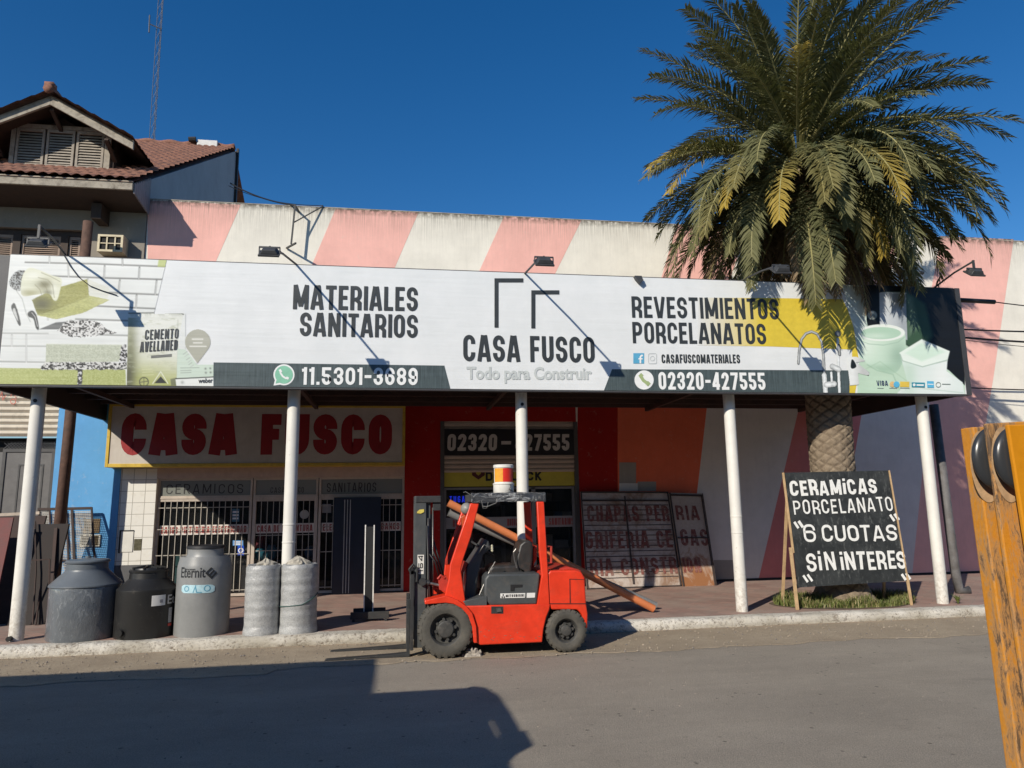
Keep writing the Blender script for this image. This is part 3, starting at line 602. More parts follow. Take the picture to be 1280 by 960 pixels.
for word, xa, xb in (('CASA', 151.5, 296), ('FUSCO', 326.5, 490)):
    u0 = wx(xa, 545, YS); u1 = wx(xb, 545, YS); mb = MB(); text(mb, word, Plane((u0, YS, ya), (1, 0, 0), (0, 0, 1)), u1-u0, yb_-ya, .27, .07, .25)
    mb.build('lettering', pm('dark_red_lettering', (.3, .009, .011), .5, .15), cs)

# ================================================================== AWNING ON WHITE POSTS
XA, XZ1 = -6.08, 10.2; zc0 = 3.84; YA = 16.12
aw = thing('awning', 'deep flat metal awning along the whole shop front, carried on white posts', 'awning', (2, 13.5, 0))
m_rust = pm('dark_brown_steel', (.06, .032, .024), .75, .35, 4, .3, 30)
mb = MB(); n = 300; vs = []
for i in range(n+1):
    x = XA+(XZ1-XA)*i/n; z = zc0+.36+(.02 if i % 2 else 0)
    vs += [(x, YB+.13, z), (x, YA, z), (x, YB+.13, z+.012), (x, YA, z+.012)]
mb.add(vs, [f for i in range(n) for f in ((4*i, 4*i+1, 4*i+5, 4*i+4), (4*i+2, 4*i+6, 4*i+7, 4*i+3), (4*i, 4*i+4, 4*i+6, 4*i+2), (4*i+1, 4*i+3, 4*i+7, 4*i+5))])
mb.build('roof_sheeting', m_rust, aw)
mb = MB()
for y in (11.75, 12.45, 13.3, 14.2, 15.0, 15.66): mb.box(XA+.1, XZ1-.1, y-.035, y+.035, zc0+.27, zc0+.358)
for x in (-5.39, -1.72, 1.96, 5.62, 9.4): mb.box(x-.035, x+.035, YB+.18, YA-.42, zc0+.19, zc0+.269)
mb.build('purlins', m_rust, aw)
mb = MB(); mb.box(XA, XA+.06, YB+.13, YA, zc0-.02, zc0+.43); mb.box(XZ1-.06, XZ1, YB+.13, YA, zc0-.02, zc0+.43); mb.box(XA+.06, XZ1-.06, YB+.13, YB+.17, zc0-.0, zc0+.43); mb.build('edge_beam', pm('dark_brown_edge', (.035, .02, .016), .7, .3), aw)
t = NT('white_post_paint'); n1 = t.noise(14, 6, .75, dist=.3); n0 = t.noise(3, 5, .7)
c = t.mix(t.ramp(n0, [(.4, 0), (.7, 1)]), (.66, .64, .59), (.74, .72, .66)); c = t.mix(t.ramp(n1, [(.64, 0), (.72, .75)]), c, (.3, .26, .2))
sx = t.n('SeparateXYZ'); t.l(t.co, sx.inputs[0]); g = t.n('MapRange'); g.inputs[1].default_value = 1.0; g.inputs[2].default_value = .12; t.l(sx.outputs[2], g.inputs[0])
c = t.mix(t.math('MULTIPLY', g.outputs[0], t.ramp(n1, [(.42, 0), (.6, .8)])), c, (.36, .31, .25)); t.col(c).set(Roughness=.5); t.bump(n1, .15, .004); m_post = t.m
YP = 11.8
posts = [at(47, 490, Y=11.75).x, at(367.3, 489, Y=11.75).x, at(651.9, 490, Y=11.75).x, at(912.5, 500, Y=11.75).x, at(1153.2, 495, Y=11.75).x]
for i, x in enumerate(posts):
    mb = MB(); r = .098; xb = x
    mb.tube([(xb, YP, SW-.01), (x, YP, zc0+.265)], [r, r], 24)
    if i in (1, 3):
        for z in (1.72, 1.45): mb.lathe((x, YP, z), [(r, -.012), (r+.006, -.006), (r+.006, .006), (r, .012)], 24)
    po = mb.build('post', m_post, aw, smooth=True, auto=40)
    if i in (0, 2, 4):
        mb = MB(); mb.lathe((x, YP-r-.002, zc0-.22), [(0, -.008), (.028, -.008), (.028, .004), (0, .004)], 14, axis='y'); mb.build('bolt_hole', m_blk, po)
mb = MB(); mb.lathe((posts[0]-.03, 11.69, SW+.045), [(0, -.05), (.035, -.05), (.035, .03), (0, .03)], 14, axis='y'); mb.build('drain_outlet', m_blk, aw)

# ================================================================== BILLBOARD
bbd = thing('billboard', 'long white printed billboard along the front edge of the awning', 'billboard', (2, YB, 3.82))
BL, BR_ = -5.78, 10.12; z0, z1 = 3.82, 5.79
t = NT('billboard_vinyl'); wv = t.noise(1.6, 3, .5, vec=t.map((.16, 1, 3.2))); w2 = t.noise(5, 3, .5, vec=t.map((.25, 1, 2.4))); d = t.noise(1.5, 5, .7)
c = t.mix(t.ramp(d, [(.4, 0), (.7, 1)]), (.69, .71, .71), (.75, .765, .765)); t.col(c).set(Roughness=.42); t.bump(t.mix(.35, wv, w2), .17, .05); m_vin = t.m
mb = MB(); n = 80; vs = []
mb.box(BL, BR_, YB, YB+.1, z0, z1); mb.build('panel', m_vin, bbd)
m_grey = pm('dark_grey_trim', (.055, .055, .058), .5, .2)
mb = MB(); mb.box(BL-.32, BL-.002, YB+.03, YB+.12, z0-.01, z1); mb.box(BR_+.002, BR_+.1, YB-.01, YB+.12, z0-.02, z1+.01); mb.box(BL, BR_, YB+.005, YB+.12, z0-.03, z0-.002); mb.box(BL, BR_, YB+.02, YB+.12, z1+.002, z1+.02); mb.build('frame', m_grey, bbd)
# rear framework
mb = MB()
for x in [-5.4+1.84*i for i in range(9)]:
    mb.box(x-.025, x+.025, YB+.12, YB+.17, zc0+.44, z1); mb.bar((x, YB+.15, z1-.1), (x, YB+1.1, zc0+.44), .04, .04)
mb.build('back_frame', m_rust, bbd)
K = {}
def ink(name, c, var=.1, scale=9, rough=.45, streak=0):
    if name in K: return K[name]
    t = NT('print_'+name); n = t.noise(scale, 5, .65); cc = t.mix(t.ramp(n, [(.3, 0), (.7, 1)]), sc(c, 1-var), sc(c, 1+var))
    if streak:
        s_ = t.noise(7, 3, .7, vec=t.map((7, 1, .25))); cc = t.mix(t.math('MULTIPLY', t.ramp(s_, [(.35, 0), (.7, 1)]), streak), cc, sc(c, 3.2))
    t.col(cc).set(Roughness=rough); t.bump(t.noise(1.6, 3, .5, vec=t.map((.16, 1, 3.2))), .2, .05); K[name] = t.m; return t.m
def rounded(pts, n=5):
    P = [Vector(p) for p in pts]; N = len(P); o = []
    for i in range(N):
        a, b, c, d = P[i-1], P[i], P[(i+1) % N], P[(i+2) % N]
        for k in range(n): u = k/n; o.append(tuple(.5*((2*b)+(c-a)*u+(2*a-5*b+4*c-d)*u*u+(3*b-a-3*c+d)*u**3)))
    return o
def bs(mb, pts, lay=1, mi=0): bp(mb, rounded(pts), lay, mi)
def bp(mb, pts, lay=1, mi=0):
    P = XZ(pts, YB); a = sum(P[i][0]*P[(i+1) % len(P)][1]-P[(i+1) % len(P)][0]*P[i][1] for i in range(len(P)))
    if a < 0: P = P[::-1]
    P = [(min(max(x, BL), BR_), min(max(z, z0), z1)) for x, z in P]
    mb.add([(x, YB-.0025*lay, z) for x, z in P], [tuple(range(len(P)))], mi)
def circ(cx, cy, r, n=28, ry=None): return [(cx+r*math.cos(2*math.pi*i/n), cy+(ry or r)*math.sin(2*math.pi*i/n)) for i in range(n)]
def bline(mb, pts, wpx, lay=1, mi=0, closed=False):
    mp = lambda a, b, l: (lambda p: (p.x, YB-l, p.z))(at(a, b, Y=YB))
    strokes(mb, pts, wpx, closed, mp, .0025*lay, mi)
def btext(s, xa, ya, xb, yb, h, mat, t=.155, gap=.085, lay=3, mb=None, **k):
    """baseline from photo (xa,ya) to (xb,yb), cap height h pixels"""
    p, q = at(xa, ya, Y=YB), at(xb, yb, Y=YB); zt_ = at(xa, ya-h, Y=YB).z
    pl = Plane(p, q-p, (0, 0, 1)); own = mb is None; mb = mb or MB()
    text(mb, s, pl, (q-p).length, zt_-p.z, t, gap, layer=.0025*lay, **k)
    if own: mb.build('lettering', mat, bbd)
i_dark = ink('charcoal', (.035, .04, .042), .15)
btext('MATERIALES', 366, 386.5, 522, 389, 30.5, i_dark); btext('SANITARIOS', 374.5, 420, 522, 422.5, 29.5, i_dark)
btext('CASA FUSCO', 579, 451.5, 743.5, 453.5, 33, i_dark); btext('REVESTIMIENTOS', 790, 397, 974, 399.5, 26.5, i_dark); btext('PORCELANATOS', 791, 429, 958, 430.5, 26.5, i_dark)
btext('CASAFUSCOMATERIALES', 827, 454, 925, 454, 11, i_dark, .17)
mb = MB()
bline(mb, [(620.5, 409.5), (620.5, 350.5), (654, 350.5)], 5, 3); bline(mb, [(666.5, 410.5), (666.5, 365.5), (699, 365.5)], 5, 3); mb.build('logo', i_dark, bbd)
# dark bands
i_band = ink('slate_band', (.05, .066, .068), .2, 8, .4, .35)
mb = MB(); bp(mb, [(267, 453), (555.5, 457), (563, 489), (267, 487)], 1); mb.build('printed_band', i_band, bbd); mb = MB(); bp(mb, [(765, 461.5), (1062, 463), (1062, 494), (755, 491)], 1); mb.build('printed_band', i_band, bbd)
i_wh = ink('white', (.78, .79, .78), .04)
btext('11.5301-3689', 377, 481, 522, 481.5, 22, i_wh, .17, .1); btext('02320-427555', 823.5, 487, 957, 487.5, 22, i_wh, .17, .1)
# slogan
p, q = at(583, 476, Y=YB), at(740, 476.5, Y=YB); mb = MB(); bfont(mb, 'Todo para Construir', Plane(p, q-p, (0, 0, 1)), (q-p).length, at(583, 459, Y=YB).z-at(583, 480, Y=YB).z, .034, .0075, v0=-.04); mb.build('lettering', ink('pale_grey', (.5, .53, .52)), bbd)
# chat icon
mb = MB(); bp(mb, circ(355, 468.5, 13.2)+[], 2, 0); bp(mb, [(342, 482), (345, 470), (356, 480)], 2.2, 0); bp(mb, circ(355, 468.5, 11.2), 3, 1); bp(mb, [(344.5, 479.5), (346.5, 472), (353, 477.5)], 3.2, 1)
bline(mb, [(350.5, 462.5), (350.8, 466.5), (353.5, 470.5), (357.5, 473), (360.5, 472.8)], 2.2, 4, 0); bline(mb, [(349.6, 462), (351.8, 465.5)], 3, 4.3, 0); bline(mb, [(357.8, 472), (361, 473.6)], 3, 4.5, 0)
mb.build('chat_icon', [i_wh, ink('chat_green', (.22, .5, .35))], bbd)
mb = MB(); bp(mb, [(791.5, 441.5), (805, 441.5), (805, 454.5), (791.5, 454.5)], 2, 0); bline(mb, [(803.5, 444.5), (801.5, 444.5), (800.3, 446.5), (800.3, 454.4)], 2, 3, 1); bline(mb, [(797.8, 448.6), (803, 448.6)], 1.7, 3.3, 1); mb.build('social_icon', [ink('social_blue', (.1, .36, .55)), i_wh], bbd)
mb = MB(); bline(mb, [(811.5, 442), (819.5, 442), (820.5, 443), (820.5, 453.5), (819.5, 454.5), (811.5, 454.5), (810.5, 453.5), (810.5, 443)], .9, 2, 0, True); bline(mb, circ(815.5, 448.2, 2.8, 16), .8, 2, 0, True); mb.build('camera_icon', ink('faint_grey', (.52, .55, .55)), bbd)
mb = MB(); bp(mb, circ(805, 475, 12), 2, 0); bline(mb, [(800.5, 470), (804, 475.5), (810, 480)], 4, 3, 1); bline(mb, [(799.5, 468), (802.6, 471)], 5, 3.3, 1); bline(mb, [(808, 478), (811.5, 481.2)], 5, 3.6, 1); mb.build('phone_icon', [i_wh, ink('olive_green', (.34, .42, .2))], bbd)
btext('CEMENTO', 181, 425, 223, 423.2, 12.6, i_dark, .135, .12, 4); btext('AVELLANED', 174.8, 440.5, 221.5, 437.5, 13, i_dark, .135, .12, 4)
p, q = at(248, 479, Y=YB), at(266, 478.5, Y=YB); mb = MB(); bfont(mb, 'weber', Plane(p, q-p, (0, 0, 1)), (q-p).length, at(248, 473, Y=YB).z-at(248, 479, Y=YB).z, .02, .01); mb.build('lettering', i_dark, bbd)
# ---- right artwork
i_y = ink('yellow', (.66, .5, .05), .08); mb = MB()
tt = NT('print_yellow_fade'); sx = tt.n('SeparateXYZ'); tt.l(tt.co, sx.inputs[0]); a = at(872, 400, Y=YB).x; b = at(952, 400, Y=YB).x; g = tt.n('MapRange'); g.inputs[1].default_value = a-2; g.inputs[2].default_value = b-2; tt.l(sx.outputs[0], g.inputs[0])
tt.col(tt.mix(g.outputs[0], (.69, .7, .69), (.68, .52, .05))).set(Roughness=.45); i_yf = tt.m
bp(mb, [(872, 372), (960, 372.5), (960, 433), (872, 432)], 1, 0); bp(mb, [(960, 372.5), (1053, 374), (1060, 388), (1067, 409), (1073, 447), (1065, 447), (1065, 437), (960, 433)], 1, 1); bp(mb, [(1062, 478), (1071, 478), (1069, 495), (1062, 495)], 1.5, 1); mb.build('yellow_field', [i_yf, i_y], bbd)
# ---- printed photographs at both ends of the billboard: ink values laid on a fine grid
import numpy as np
class Print:
    def __init__(s, x0, x1, y0, y1, n):
        s.x, s.y = np.meshgrid(np.linspace(x0, x1, n), np.linspace(y0, y1, int(n*(y1-y0)/(x1-x0)))); s.img = np.ones(s.x.shape+(3,))*.7; s.cut = np.ones(s.x.shape, bool)
    def noise(s, sx, sy=None, seed=0, oct=3):
        sy = sy or sx; o = 0; amp = 1; tot = 0
        for k in range(oct):
            r = np.random.RandomState(seed*7+k).rand(97, 97); u, v = s.x/sx*2**k+50, s.y/sy*2**k+50; iu, iv = np.floor(u).astype(int), np.floor(v).astype(int); fu, fv = u-iu, v-iv; fu = fu*fu*(3-2*fu); fv = fv*fv*(3-2*fv); g = lambda a, b: r[(iv+b) % 97, (iu+a) % 97]
            o = o+amp*((g(0, 0)*(1-fu)+g(1, 0)*fu)*(1-fv)+(g(0, 1)*(1-fu)+g(1, 1)*fu)*fv); tot += amp; amp *= .55
        return o/tot
    def dist(s, pts, closed=False):
        d = np.full(s.x.shape, 1e9); n = len(pts)
        for i in range(n if closed else n-1):
            (ax, ay), (bx, by) = pts[i], pts[(i+1) % n]; vx, vy = bx-ax, by-ay; t = np.clip(((s.x-ax)*vx+(s.y-ay)*vy)/(vx*vx+vy*vy+1e-9), 0, 1); d = np.minimum(d, np.hypot(s.x-ax-t*vx, s.y-ay-t*vy))
        return d
    def inside(s, pts):
        c = np.zeros(s.x.shape, bool); n = len(pts)
        for i in range(n):
            (ax, ay), (bx, by) = pts[i], pts[i-1]
            if abs(ay-by) < 1e-9: continue
            c ^= ((ay > s.y) != (by > s.y)) & (s.x < (bx-ax)*(s.y-ay)/(by-ay)+ax)
        return c
    def mask(s, pts, soft=.8, smooth=False, rough=0, seed=3):
        pts = rounded(pts) if smooth else pts; d = s.dist(pts, True); d = np.where(s.inside(pts), d, -d)
        if rough: d = d+(s.noise(3, 3, seed, 3)-.5)*2*rough
        return np.clip(d/soft+.5, 0, 1)
    def put(s, m, col, k=1):
        col = np.array(col, float) if not isinstance(col, np.ndarray) else col; m = (m*k)[..., None]; s.img = s.img*(1-m)+col*m
    def fill(s, pts, col, soft=.8, smooth=False, rough=0, k=1): s.put(s.mask(pts, soft, smooth, rough), col, k)
    def line(s, pts, w, col, soft=.8, k=1): s.put(np.clip((w/2-s.dist(pts))/soft+.5, 0, 1), col, k)
    def blob(s, cx, cy, rx, ry, col, k=1, p=1.0, within=None):
        m = np.exp(-(((s.x-cx)/rx)**2+((s.y-cy)/ry)**2)*p); s.put(m*(within if within is not None else 1), col, k)
    def ell(s, cx, cy, rx, ry, soft=.12): return np.clip((1-np.hypot((s.x-cx)/rx, (s.y-cy)/ry))/soft+.5, 0, 1)
    def build(s, name, keep=None):
        h, w_ = s.x.shape; P = [at(float(a), float(b), Y=YB) for a, b in zip(s.x.ravel(), s.y.ravel())]
        vs = [(min(max(p.x, BL), BR_), YB-.004, min(max(p.z, z0), z1)) for p in P]; ok = keep.ravel() if keep is not None else np.ones(h*w_, bool)
        fs = [(j*w_+i, (j+1)*w_+i, (j+1)*w_+i+1, j*w_+i+1) for j in range(h-1) for i in range(w_-1) if ok[j*w_+i] and ok[j*w_+i+1] and ok[(j+1)*w_+i] and ok[(j+1)*w_+i+1]]
        mb = MB(); mb.add(vs, fs); t = NT('print_'+name); at_ = t.n('Attribute', attribute_name='ink'); t.col(at_.outputs['Color']).set(Roughness=.45); t.bump(t.noise(1.6, 3, .5, vec=t.map((.16, 1, 3.2))), .2, .05)
        o = mb.build(name, t.m, bbd); a = o.data.color_attributes.new('ink', 'FLOAT_COLOR', 'POINT'); c = np.ones((h*w_, 4), np.float32); c[:, :3] = np.clip(.71*(np.clip(s.img, .005, 1)/.71)**1.45, .008, .85).reshape(-1, 3); a.data.foreach_set('color', c.ravel()); return o
p_ = Print(-1, 270, 317, 485, 430); N = p_.noise
p_.put(np.ones(p_.x.shape), (.70, .715, .70)); g = (N(30, 30, 1)-.5)*.08; p_.img += g[..., None]
# courses of pale bricks, the joints darker towards the top right
for pts, c in (([(32, 328), (120, 330), (208, 333.5)], .30), ([(60, 345), (130, 347.5), (206, 349.5)], .28), ([(100, 364), (150, 366.5), (200, 368.5)], .3), ([(118, 382.5), (160, 384.5), (196, 386)], .3), ([(95, 399), (160, 401)], .34), ([(2, 416.5), (60, 417)], .5), ([(100, 418), (160, 419.5)], .4), ([(2, 432.5), (58, 433)], .5), ([(0, 452), (58, 453)], .46), ([(62, 329), (62, 321)], .42), ([(85, 329), (86, 346)], .4), ([(153, 322.5), (153.4, 332)], .3), ([(131, 332), (130, 349)], .32), ([(174.5, 334), (173.5, 349)], .28), ([(150, 350), (148, 367)], .3), ([(196, 350), (194, 368)], .28), ([(171, 368), (170, 385)], .3), ([(60, 382), (60, 400)], .5), ([(33, 418), (33, 452)], .5), ([(104, 400), (104, 418)], .42), ([(15, 418), (15, 432)], .52), ([(110, 364), (110, 349)], .4)):
    p_.line(pts, 2.0, (c, c*1.02, c*.99), 1.7); p_.line([(x, y+1.9) for x, y in pts], 1.0, (.78, .79, .78), 1.4, .6)
p_.fill([(199, 320), (210, 321), (208, 334), (197, 333.5)], (.5, .55, .22), 1.2, k=.8)
# olive block held by the hand
gr = (N(2.2, 1.0, 5, 3)-.5)[..., None]
bk_ = p_.mask([(40, 375), (67, 361), (109, 349), (112, 371), (137, 375), (104, 391), (70, 399), (47, 393)], 1.2, rough=.5); p_.put(bk_, np.array([.40, .40, .17])+gr*np.array([.16, .16, .1]))
p_.put(p_.mask([(70, 399), (104, 391), (137, 375), (112, 369), (66, 388), (46, 394)], 1.0, rough=.5), np.array([.50, .51, .26])+gr*np.array([.2, .2, .12])); p_.line([(52, 392), (72, 386), (112, 370)], .9, (.3, .3, .12), 1.2, .7); p_.fill([(110, 349), (137, 360), (135, 373), (112, 370)], (.66, .67, .62), 1.4)
p_.blob(52, 380, 15, 10, (.16, .16, .1), .85, within=bk_); p_.blob(130, 375, 12, 5, (.62, .62, .45), .5, within=bk_)
# cuff, glove and fingers
cu_ = p_.mask([(12, 356), (15, 345), (24, 338), (33, 341), (30, 361), (20, 363)], 1.2, True, 1.2); sp = N(1.6, 1.6, 9, 2); p_.put(cu_, np.where(sp > .5, .42, .07)[..., None]*np.array([.95, 1, 1]))
gl_ = p_.mask([(29, 343), (37, 335), (50, 338), (64, 344), (77, 349), (75, 364), (71.5, 375), (67, 375), (61, 367), (45, 368.5), (29, 370), (26, 360)], 1.2, True); p_.put(gl_, (.68, .69, .58))
p_.blob(56, 356, 10, 7, (.26, .25, .16), .85, within=gl_); p_.blob(36, 367, 14, 5, (.36, .35, .2), .8, within=gl_); p_.blob(68, 362, 4, 9, (.76, .77, .7), .7, within=gl_); p_.blob(42, 344, 12, 5, (.76, .77, .72), .7, within=gl_); p_.blob(60, 366, 6, 3.5, (.2, .2, .13), .7, within=gl_)
for pts in ([(48, 347), (60, 350), (66, 357), (68, 372)], [(52, 353), (58, 360), (60, 367)], [(44, 356), (50, 362), (52, 368)], [(52, 341), (64, 346), (75, 352)]): p_.line(pts, .9, (.3, .29, .2), 1.3, .65)
# sleeve and forearm folds
p_.blob(22, 380, 12, 20, (.76, .77, .76), .5); p_.line([(21, 364), (28, 374), (33, 392), (38, 402)], 1.0, (.5, .52, .5), 1.6); p_.fill([(14, 384), (18, 379), (22, 388), (26, 404), (24, 407), (19, 396)], (.14, .15, .15), 1.2, True, .4); p_.fill([(16, 388), (19, 386), (23, 401), (20, 397)], (.6, .61, .6), 1.0, True)
p_.fill([(35, 391), (41, 388.5), (46, 395), (49, 412), (45, 410), (42, 399), (36, 396)], (.1, .11, .11), 1.2, True); p_.line([(40, 391), (44, 396), (47, 408)], .8, (.7, .7, .7), .9, .8)
p_.fill([(48, 412), (70, 403), (104, 400.5), (84, 412)], (.2, .21, .21), 1.0, k=.95); p_.line([(48, 412.6), (84, 412.6)], .8, (.75, .76, .75), 1); p_.blob(60, 420, 22, 4, (.6, .61, .6), .5)
# heap of mortar
hp = p_.mask([(72, 414), (79, 405), (88, 400), (99, 401), (110, 399.5), (124, 404), (134, 411), (146, 416), (118, 420), (90, 421.5)], 1.3, False, 1.8); sp = N(2.0, 1.6, 11, 3); p_.put(hp, (np.clip((sp-.40)*6, 0, 1)*.62+.06)[..., None]*np.array([1, 1, .98]))
# block, crumbly bed joint, bottom course
grn = (N(1.3, 1.3, 15, 3)-.5)[..., None]; p_.put(p_.mask([(58, 430), (154, 431), (157, 452), (57, 454)], 1.1, rough=.3), np.array([.53, .555, .47])+grn*.22); p_.line([(58, 430), (154, 431)], .9, (.66, .68, .62), 1.2, .7)
p_.put(p_.mask([(-2, 460), (157, 461.5), (158, 486), (-2, 486)], 1.1, rough=.3), np.array([.47, .50, .25])+grn*.2); p_.blob(20, 472, 40, 10, (.55, .58, .3), .4, within=p_.mask([(-2, 460), (157, 461.5), (158, 486), (-2, 486)], 1.1))
jm = p_.mask([(51, 460), (56, 452.5), (154, 453), (158, 447), (159, 462), (51, 462.5)], 1.0, False, 1.5); sp = N(2.2, 1.7, 21, 3); p_.put(jm, (np.clip((sp-.42)*7, 0, 1)*.6+.05)[..., None]*np.array([1, 1, .97])); jm = p_.mask([(97, 461), (103.5, 461), (102.5, 486), (97, 486)], 1.0, False, 1.2); p_.put(jm, (np.clip((sp-.5)*7, 0, 1)*.6+.05)[..., None]*np.ones(3)); jm = p_.mask([(149, 454), (152, 431), (158.5, 430), (159, 455)], 1.0, False, 1.5); p_.put(jm, (np.clip((sp-.47)*7, 0, 1)*.6+.05)[..., None]*np.ones(3))
# cement sack
bgm = p_.mask([(160.5, 391), (229.5, 391.5), (224, 420), (222.5, 450), (221.5, 486), (158.5, 486)], 1.0); sm = lambda a, b, v: np.clip((v-a)/(b-a), 0, 1)**1.5; k = (sm(428, 474, p_.y+(p_.x-190)*-.16+6*(N(14, 9, 31)-.5)))[..., None]; p_.put(bgm, np.array([.70, .71, .67])*(1-k)+np.array([.47, .49, .24])*k)
p_.blob(163, 440, 9, 60, (.27, .28, .17), .85, within=bgm*(p_.y > 397)); p_.blob(160, 470, 8, 26, (.12, .12, .08), .8, within=bgm); p_.put(bgm*np.clip((N(9, 3, 33, 3)-.56)*5, 0, 1), (.45, .47, .36), .5); p_.put(bgm*np.clip((398-p_.y)/8, 0, 1)*np.clip((N(4, 7, 35)-.45)*5, 0, 1), (.42, .43, .38), .6); p_.line([(161, 391.5), (200, 391), (226, 391.6), (229.5, 393)], 1.3, (.15, .16, .14), 1, .9); p_.line([(222.5, 400), (222, 450), (221, 482)], 1, (.45, .47, .42), 1.4, .6)
for c_, r_ in (((180, 477.5), 5.6),): p_.line(circ(c_[0], c_[1], r_, 24)+[(c_[0]+r_, c_[1])], 1.4, (.16, .17, .1), 1); p_.line([(175, 478), (185, 476.5)], 1.2, (.2, .2, .12), 1); p_.line([(180, 472), (180, 483)], 1.0, (.2, .2, .12), 1)
p_.line([(191, 479.5), (201, 464.5), (210, 479.5)], .9, (.75, .76, .7), .8, .9); p_.fill([(193, 479), (201, 470.5), (208.5, 479)], (.05, .055, .05), .8); p_.fill([(189, 444.6), (215, 442.6), (215, 446), (189, 448)], (.14, .15, .14), .7); p_.line([(190, 446.2), (214, 444.4)], .7, (.6, .6, .58), .7, .5); p_.fill([(213, 474), (221, 472), (221, 482), (214, 482)], (.2, .21, .15), 1.2, k=.8)
for y in (462, 465.5, 469): p_.line([(178, y), (190+2*(y % 3), y-.6)], .7, (.68, .69, .5), .9, .6)
# product box and pin
p_.fill([(222, 436), (232, 437), (240, 447), (246, 455.5), (267.5, 455.5), (267.5, 472), (221, 473)], (.60, .67, .60), .9); p_.fill([(219.5, 474), (267.5, 471.8), (267.5, 485.5), (221, 486)], (.72, .735, .71), .9); p_.line([(220, 473.4), (267.5, 471.2)], 1.3, (.09, .1, .09), .8)
for y, xb in ((460, 249), (463.2, 239), (466.2, 239)): p_.line([(226, y), (xb, y-.4)], .8, (.4, .44, .4), .7)
for x, y in ((257, 461), (263, 460.5), (257.4, 466), (263.4, 465.6)): p_.blob(x, y, 1.3, 1.3, (.25, .27, .25), .9)
for x, y, d in ((229, 443, 5), (233, 450, 4), (236, 456, 4)): p_.line([(x, y), (x+d, y-d*.7)], .8, (.45, .48, .45), .8); p_.line([(x+2, y+3), (x+d+2, y+3-d*.7)], .7, (.5, .52, .5), .8)
p_.blob(228, 478, 2.2, 2, (.4, .42, .4), .8)
pin = [(247.3+16*math.cos(R_(a)), 427.5-16*math.sin(R_(a))) for a in range(-32, 213, 8)]+[(247, 454.5)]; pm_ = p_.mask(pin, 1); p_.put(pm_, (.47, .47, .41)); p_.blob(252, 424, 14, 12, (.52, .52, .47), .5, within=pm_)
for y, a, b in ((424, 240.5, 253.5), (428.6, 242, 252.5), (433, 237.5, 258)):
    x = a
    while x < b: p_.line([(x, y), (min(b, x+1.3), y)], 1.7, (.72, .72, .68), .7, .85); x += 2.1
keep = (p_.x < 233)&(p_.inside([(12.4, 316), (208.4, 316), (208.6, 326), (193, 392), (232.6, 391.4), (232.6, 487), (-2, 487), (-2, 440)]) ) | (p_.x > 219)&(p_.y > 411)&(p_.x < 267.3)&((p_.y > 455.5)|(pm_ > .3)|((p_.x < 246)&(p_.y > 436)))
p_.build('bricklaying_photo_print', keep)
# bathroom photograph at the right
p_ = Print(1052, 1206, 355, 496, 300); N = p_.noise; v_ = ((p_.y-360)/130)[..., None]; h_ = ((p_.x-1060)/140)[..., None]
p_.img = np.array([.55, .64, .56])*(1-v_*.35)+np.array([.50, .68, .52])*v_*.35; p_.img += ((N(22, 22, 2)-.5)*.06)[..., None]; p_.img = p_.img*(1-h_*.15*v_)+np.array([.72, .75, .72])*h_*.15*v_
p_.fill([(1052, 354), (1078, 355), (1084, 412), (1072, 424), (1066, 409), (1053, 380)], (.66, .70, .68), 2.0, k=.8)
p_.fill([(1077, 354), (1103, 355), (1103, 412), (1085, 412)], (.02, .028, .03), 1.0); p_.put(p_.mask([(1077, 354), (1103, 355), (1103, 412), (1085, 412)], 1)*np.clip((N(8, 3, 4)-.55)*5, 0, 1), (.1, .12, .12), .5)
p_.fill([(1131, 354), (1206, 355), (1206, 482), (1186, 463), (1150, 443), (1131, 430)], (.018, .026, .034), 1.0); p_.fill([(1131, 362), (1156, 380), (1166, 420), (1150, 443), (1131, 430)], (.12, .2, .13), 5, k=.85); p_.fill([(1133, 368), (1140, 372), (1148, 410), (1136, 420)], (.3, .38, .3), 6, k=.5)
st_ = p_.mask([(1099, 366), (1132, 366), (1134, 425), (1100, 418)], 1.0); p_.put(st_, (.55, .58, .60)); p_.blob(1104, 392, 10, 40, (.70, .72, .74), .5, within=st_); p_.blob(1130, 400, 8, 40, (.36, .39, .42), .6, within=st_); p_.fill([(1100, 355), (1132, 356), (1132, 365), (1100, 365)], (.04, .05, .055), 1.2); p_.line([(1101, 366), (1132, 366.6)], 1.2, (.72, .74, .75), 1)
for c_ in ((1090, 394),): e = p_.ell(c_[0], c_[1], 6, 5.4, .3); p_.put(e, (.5, .53, .5)); p_.blob(1092, 396, 3, 3, (.2, .22, .2), .8, within=e); p_.blob(1088, 391, 2, 2, (.8, .8, .78), .8, within=e)
